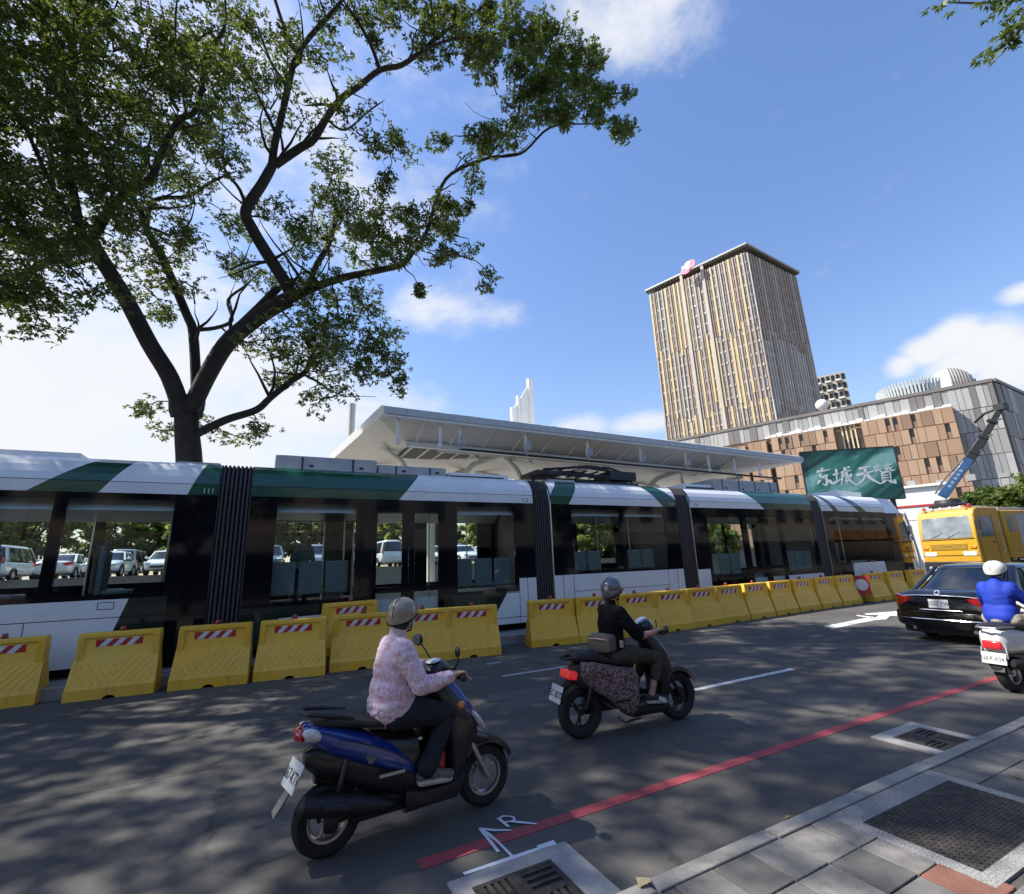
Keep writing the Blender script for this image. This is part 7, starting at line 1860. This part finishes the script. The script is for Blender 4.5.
# ---- neighbours of the same street planting
def gen_tree(name, x, y, h, spread, seed, ncl, per, leaf, wid, mat, keep=None, zb=None, trunk_r=.28, fork=.35):
    e = empty(name, (x, y, 0)); g = random.Random(seed); m = MB(); nod = []
    lean = Vector((g.uniform(-.3,.3), g.uniform(-.3,.3), 0)); zf = h*fork
    P_ = [Vector((0,0,-.1)), Vector((0,0,zf*.5))+lean*.5, Vector((0,0,zf))+lean]; Q = curve_pts(P_, 4)
    m.tube(Q, [trunk_r*(1.25-.45*i/(len(Q)-1)) for i in range(len(Q))], 9)
    for q in range(7):
        a = 2*math.pi*q/7+g.uniform(-.3,.3); l = spread*g.uniform(.55,.85); z2 = zf+(h-zf)*g.uniform(.35,.85)
        B_ = [P_[-1], P_[-1]+Vector((math.cos(a)*l*.35, math.sin(a)*l*.35, (z2-zf)*.45)), P_[-1]+Vector((math.cos(a+.2)*l*.7, math.sin(a+.2)*l*.7, (z2-zf)*.8)), P_[-1]+Vector((math.cos(a)*l, math.sin(a)*l, z2-zf))]
        Q = curve_pts(B_, 4)
        if keep and not all(keep(v+Vector((x, y, 0))) for v in Q): continue
        m.tube(Q, [trunk_r*(.55-.42*i/(len(Q)-1)) for i in range(len(Q))], 7); nod += [(v, .05) for v in Q]
    cs, rs = [], []; zc0 = (zb if zb is not None else zf*1.05)
    while len(cs) < ncl:
        u = Vector((g.gauss(0,1), g.gauss(0,1), g.gauss(0,1))).normalized()*g.uniform(.45,1.0)**.6
        lump = .78+.3*noise.noise(u*2.2+Vector((seed*3.1,0,0)))
        p = Vector((u.x*spread*lump, u.y*spread*lump, zc0+(h-zc0)*(.5+.5*u.z*lump)))
        w_ = p+Vector((x, y, 0))
        if keep and not keep(w_): ncl -= 1; continue
        cs.append(p); rs.append(g.uniform(.35,.75)*spread/5.0)
    if cs:
        twigs(m, nod, cs, Vector((0,0,0)), .03)
        leaves_mesh('crown', cs, rs, per, leaf, wid, mat, e, seed, .7)
    m.build('trunk', M_BARK, e, smooth=True, angle=80)
    return e
def out_of_frame(w_, xm=70):
    q = project(w_)
    return q is None or q[0] < xm or q[1] < -25 or q[0] > 1075 or q[1] > 920
t = gen_tree('street_tree', -16.5, 14.6, 17, 9.5, 31, 420, 18, .20, .08, M_LEAF, keep=lambda w_: out_of_frame(w_, 25), trunk_r=.45, zb=6.5)
tag(t, 'spreading tree whose leaves hang in at the left edge of the sky', 'tree')
t = gen_tree('street_tree', -10.8, 14.9, 19.5, 10.5, 53, 620, 18, .15, .06, M_LEAF, keep=lambda w_: out_of_frame(w_, -20), trunk_r=.4, zb=8.0)
tag(t, 'tall tree just outside the left edge whose dappled shade covers the road', 'tree')
t = gen_tree('street_tree', 10.4, 0.2, 10.5, 4.6, 17, 150, 16, .15, .06, M_LEAF, keep=lambda w_: out_of_frame(w_), trunk_r=.2, zb=5.2)
cc, rr_ = [], []
g2 = random.Random(9)
for px0, py0, k in ((944,4,2),(988,3,1),(1004,6,2),(1012,34,2),(1002,44,2),(992,52,2),(1022,26,2),(960,-10,2),(1020,4,2)):
    for _ in range(k): cc.append(atX(px0+g2.uniform(-6,6), py0+g2.uniform(-4,4), g2.uniform(7.2,8.2))-t.location); rr_.append(g2.uniform(.12,.22))
leaves_mesh('crown', cc, rr_, 4, .09, .034, M_LEAFB, t, 3, .7)
m = MB(); P_ = [Vector((-.4,.4,7.6))]+[atX(1040,10,7.9)-t.location, atX(1018,32,7.7)-t.location, atX(1003,46,7.6)-t.location, atX(988,55,7.5)-t.location]
m.tube(curve_pts(P_, 3), [.03-.0015*i for i in range(13)], 5); P_ = [Vector((-.4,.4,7.9)), atX(1030,-15,7.9)-t.location, atX(1000,2,7.7)-t.location, atX(945,2,7.5)-t.location]
m.tube(curve_pts(P_, 3), [.028-.002*i for i in range(10)], 5); m.build('twig', M_BARK, t, smooth=True)
tag(t, 'tree on the near sidewalk whose leaf tips show in the top right corner', 'tree')
# ---- trees beyond the car park, and those right of the truck
def far_tree(seed, h, sp, mat): return gen_tree('tree', 0, 0, h, sp, seed, 150, 30, .34, .17, mat, trunk_r=.22, fork=.22, zb=.2)
M_LEAFC = leaf_mat('leaf_mid', (0.11,0.155,0.05), (0.32,0.40,0.10), .5)
fp = [far_tree(41, 8.6, 5.2, M_LEAFC), far_tree(42, 7.4, 5.0, M_LEAFB), far_tree(43, 9.6, 6.0, M_LEAFC)]
side = ['dark rounded tree','pale leafy tree','tall dark tree']
fx = [-52,-44,-37,-31,-25,-19,-13,-7.5,-2,4,10,16,21.5,27,32,36.5,41,45.5,50,55,60,66,72,79,87]
nth = ['leftmost','second','third','fourth','fifth','sixth','seventh','eighth','ninth','tenth','eleventh','twelfth','thirteenth','fourteenth','fifteenth','sixteenth','seventeenth','eighteenth','nineteenth','twentieth','twenty-first','twenty-second','twenty-third','twenty-fourth','last']
used_ = set()
def place_far(q):
    if q in used_: return copy_tree(fp[q])
    used_.add(q); return fp[q]
for i, x in enumerate(fx):
    q = (i*2+1) % 3; o = place_far(q)
    o.location = (x, 61+rnd.uniform(-4,5), 2.0 if x < 46 else 0); o.rotation_euler = (0, 0, rnd.uniform(0,6)); s_ = rnd.uniform(.9,1.12); o.scale = (s_, s_, s_)
    tag(o, '%s, %s of the row beyond the parked cars seen through the tram' % (side[q], nth[i]), 'tree', 'row of trees beyond the car park')
RT = [(957,503,70,0),(972,494,66,1),(990,487,72,1),(1008,481,64,1),(1026,474,68,1),(1046,470,62,2)]
lab = ['sunlit tree directly above the crane truck cab','small sunlit tree between the boom foot and the grey corner building','rounded sunlit tree above the crane truck box','sunlit tree above the grey shutter of the truck','sunlit tree at the right edge above the truck','dark tree cut off by the right edge behind the truck']
hts = [8.6, 7.4, 9.6]
for (px, py, D, q), l in zip(RT, lab):
    t_ = atD(px, py, D); o = copy_tree(fp[q]); o.location = (t_.x, t_.y, 0); o.rotation_euler = (0,0,rnd.uniform(0,6)); s_ = t_.z/hts[q]*1.06; o.scale = (s_*.9, s_*.9, s_); tag(o, l, 'tree', 'trees past the crane truck')
# ================================================================= THE NEAR SIDE OF THE STREET (behind the photographer; shades the road edge and shows in the glazing)
def behind(w_):
    q = project(w_); return q is None or q[0] < -40 or q[0] > 1080 or q[1] < -40
nt_ = None
for i, (x, y) in enumerate(((-13,-4.6),(-3.2,-5.0),(20,-4.8),(34,-4.8))):
    if nt_ is None: nt_ = gen_tree('street_tree', x, y, 9.5, 4.3, 77, 120, 13, .30, .15, M_LEAF, trunk_r=.18, zb=2.6, fork=.28); o = nt_
    else: o = copy_tree(nt_)
    o.location = (x, y, .12); o.rotation_euler = (0, 0, i*1.7)
    tag(o, 'street tree on the near sidewalk, mirrored only in the tram windows', 'tree', 'trees of the near sidewalk')
M_SHOP = [pbr('shop_wall_grey', (0.28,0.27,0.25), 0.8, var=.1, scale=.5, dirt=.3), pbr('shop_wall_tan', (0.36,0.29,0.21), 0.8, var=.1, scale=.5, dirt=.3), pbr('shop_wall_pale', (0.42,0.41,0.38), 0.8, var=.1, scale=.5, dirt=.3)]
M_SIGNO = pbr('shop_sign_orange', (0.34,0.15,0.05), 0.5, var=.5, scale=1.2); M_SIGNY = pbr('shop_sign_yellow', (0.40,0.32,0.10), 0.5, var=.5, scale=1.2)
for i, (x0, x1, h, mi) in enumerate(((-48,-30,9,0),(-29.9,-12,10,2),(-11.9,6,8.5,1),(6.1,24,9.5,0),(24.1,42,9,2),(42.1,62,11,1),(62.1,84,12,0),(84.1,108,14,1),(108.1,150,16,2))):
    e = empty('shophouse', ((x0+x1)/2, -13, 0)); of_ = e.location
    MB().box(x0, x1, -26, -13, 0, h).build('wall', M_SHOP[mi], e, off=of_)
    MB().box(x0-.1, x1+.1, -26.1, -12.7, h+.002, h+.5).build('parapet', M_SHOP[0], e, off=of_)
    MB().box(x0+.3, x1-.3, -13+.002, -12.2, 3.2, 4.3).build('shop_sign', (M_SIGNO if i in (6,) else M_SIGNY if i in (7,) else M_SHOP[0]), e, off=of_)
    MB().box(x0+.6, x1-.6, -13+.002, -12.95, .3, 3.0).build('shop_window', M_TINT, e, off=of_)
    n = int((x1-x0)/3)
    for f in range(int((h-5)/3.2)):
        for k in range(n):
            u = x0+(x1-x0)*(k+.5)/n; MB().box(u-.8, u+.8, -13+.002, -12.93, 5.4+3.2*f, 7.1+3.2*f).build('window', M_TINT, e, off=of_)
    tag(e, 'shop building on the near side of the street, mirrored only in the tram windows', 'building', 'shop buildings of the near side')
# ---------------------------------------------------------------- camera, world, sun, render settings
cam = bpy.data.cameras.new('camera'); cam_o = bpy.data.objects.new('camera', cam); COL.objects.link(cam_o)
cam.sensor_width = 36.0; cam.sensor_fit = 'HORIZONTAL'; cam.lens = FPX/1024*36.0; cam.clip_start = 0.05; cam.clip_end = 5000
rx, ry, rz = Vector((AX[0], AY[0], AZ[0])), -Vector((AX[1], AY[1], AZ[1])), -Vector((AX[2], AY[2], AZ[2]))
cam_o.matrix_world = Matrix(((rx.x, ry.x, rz.x, 0), (rx.y, ry.y, rz.y, 0), (rx.z, ry.z, rz.z, H), (0, 0, 0, 1)))
SC.camera = cam_o
EL = R(50); SAZ = Vector((-0.87, 0.5)).normalized()
sdir = Vector((SAZ.x*math.cos(EL), SAZ.y*math.cos(EL), math.sin(EL)))
sun = bpy.data.lights.new('sun', 'SUN'); sun.energy = 4.2; sun.angle = R(0.55); sun.color = (1.0, 0.95, 0.86)
sun_o = bpy.data.objects.new('sun', sun); COL.objects.link(sun_o)
sun_o.rotation_euler = sdir.to_track_quat('Z', 'Y').to_euler(); sun_o.location = (-60, 40, 90)
w = bpy.data.worlds.new('World'); SC.world = w; w.use_nodes = True
nt = w.node_tree; nt.nodes.clear()
def N(t): return nt.nodes.new(t)
def L(a, b): nt.links.new(a, b)
out = N('ShaderNodeOutputWorld'); bg = N('ShaderNodeBackground'); bg.inputs['Strength'].default_value = SKY_STR
L(bg.outputs[0], out.inputs[0])
sky = N('ShaderNodeTexSky'); sky.sky_type = 'NISHITA'; sky.sun_disc = False
sky.sun_elevation = EL; sky.sun_rotation = math.atan2(SAZ.x, SAZ.y)
sky.air_density = 1.5; sky.dust_density = 0.6; sky.ozone_density = 4.0
tc = N('ShaderNodeTexCoord')
def math2(op, a, b=None, clamp=False):
    n = N('ShaderNodeMath'); n.operation = op; n.use_clamp = clamp
    for i, v in enumerate((a, b)):
        if v is None: continue
        if isinstance(v, (int, float)): n.inputs[i].default_value = v
        else: L(v, n.inputs[i])
    return n.outputs[0]
mp = N('ShaderNodeMapping'); mp.inputs['Scale'].default_value = (1, 1, 1.7); L(tc.outputs['Generated'], mp.inputs[0])
def fbm(scale, det, rough, dist=0.0):
    n = N('ShaderNodeTexNoise'); n.inputs['Scale'].default_value = scale; n.inputs['Detail'].default_value = det; n.inputs['Roughness'].default_value = rough; n.inputs['Distortion'].default_value = dist
    L(mp.outputs[0], n.inputs['Vector']); return n.outputs['Fac']
nA = fbm(4.5, 10, 0.60, 0.25); nB = fbm(13.0, 8, 0.62, 0.1)
rough_ = math2('ADD', math2('MULTIPLY', math2('SUBTRACT', nA, 0.5), 1.7), math2('MULTIPLY', math2('SUBTRACT', nB, 0.5), 0.8))
fac = None
# cloud banks: heading (photo pixel used to find it), radius in degrees, density, flatness
for (px, py, deg, dens, soft) in CLOUDS:
    d = ray(px, py).normalized()
    vm = N('ShaderNodeVectorMath'); vm.operation = 'DISTANCE'
    st = N('ShaderNodeMapping'); st.vector_type = 'POINT'; st.inputs['Scale'].default_value = (1, 1, soft)
    L(tc.outputs['Generated'], st.inputs[0]); L(st.outputs[0], vm.inputs[0])
    vm.inputs[1].default_value = (d.x, d.y, d.z*soft)
    r = 2*math.sin(R(deg)/2)
    mr = N('ShaderNodeMapRange'); mr.interpolation_type = 'SMOOTHSTEP'
    mr.inputs[1].default_value = r; mr.inputs[2].default_value = 0.0; mr.inputs[3].default_value = -0.25; mr.inputs[4].default_value = dens
    L(vm.outputs['Value'], mr.inputs[0])
    fac = mr.outputs[0] if fac is None else math2('MAXIMUM', fac, mr.outputs[0])
den = math2('ADD', fac, rough_)
cf = N('ShaderNodeMapRange'); cf.interpolation_type = 'SMOOTHSTEP'; cf.inputs[1].default_value = 0.02; cf.inputs[2].default_value = 0.95; cf.inputs[4].default_value = 0.97
L(den, cf.inputs[0])
cfac = cf.outputs[0]
# thicker cloud is a little greyer
cc = N('ShaderNodeMixRGB'); cc.inputs[1].default_value = (*CLOUD_THIN, 1); cc.inputs[2].default_value = (*CLOUD_THICK, 1)
th = N('ShaderNodeMapRange'); th.inputs[1].default_value = 0.6; th.inputs[2].default_value = 1.3; L(den, th.inputs[0]); L(th.outputs[0], cc.inputs[0])
# sky colour grade
gr = N('ShaderNodeMixRGB'); gr.blend_type = 'MULTIPLY'; gr.inputs[0].default_value = 1.0; gr.inputs[2].default_value = (*SKY_TINT, 1)
hs = N('ShaderNodeHueSaturation'); hs.inputs['Saturation'].default_value = SKY_SAT; hs.inputs['Value'].default_value = SKY_VAL
L(sky.outputs[0], hs.inputs['Color'])
mix = N('ShaderNodeMixRGB'); L(cfac, mix.inputs[0]); L(hs.outputs[0], gr.inputs[1]); L(gr.outputs[0], mix.inputs[1]); L(cc.outputs[0], mix.inputs[2])
L(mix.outputs[0], bg.inputs['Color'])
SC.render.engine = 'CYCLES'
SC.cycles.use_denoising = True
try: SC.cycles.denoiser = 'OPENIMAGEDENOISE'
except Exception: pass
SC.cycles.max_bounces = 7; SC.cycles.diffuse_bounces = 3; SC.cycles.glossy_bounces = 3; SC.cycles.transmission_bounces = 4; SC.cycles.transparent_max_bounces = 14
SC.cycles.sample_clamp_indirect = 6.0; SC.cycles.caustics_reflective = False; SC.cycles.caustics_refractive = False
SC.view_settings.view_transform = 'Standard'; SC.view_settings.look = 'None'; SC.view_settings.gamma = 1.0
SC.view_settings.use_curve_mapping = False; SC.view_settings.exposure = EXPOSURE
SC.render.resolution_x = 1024; SC.render.resolution_y = 894
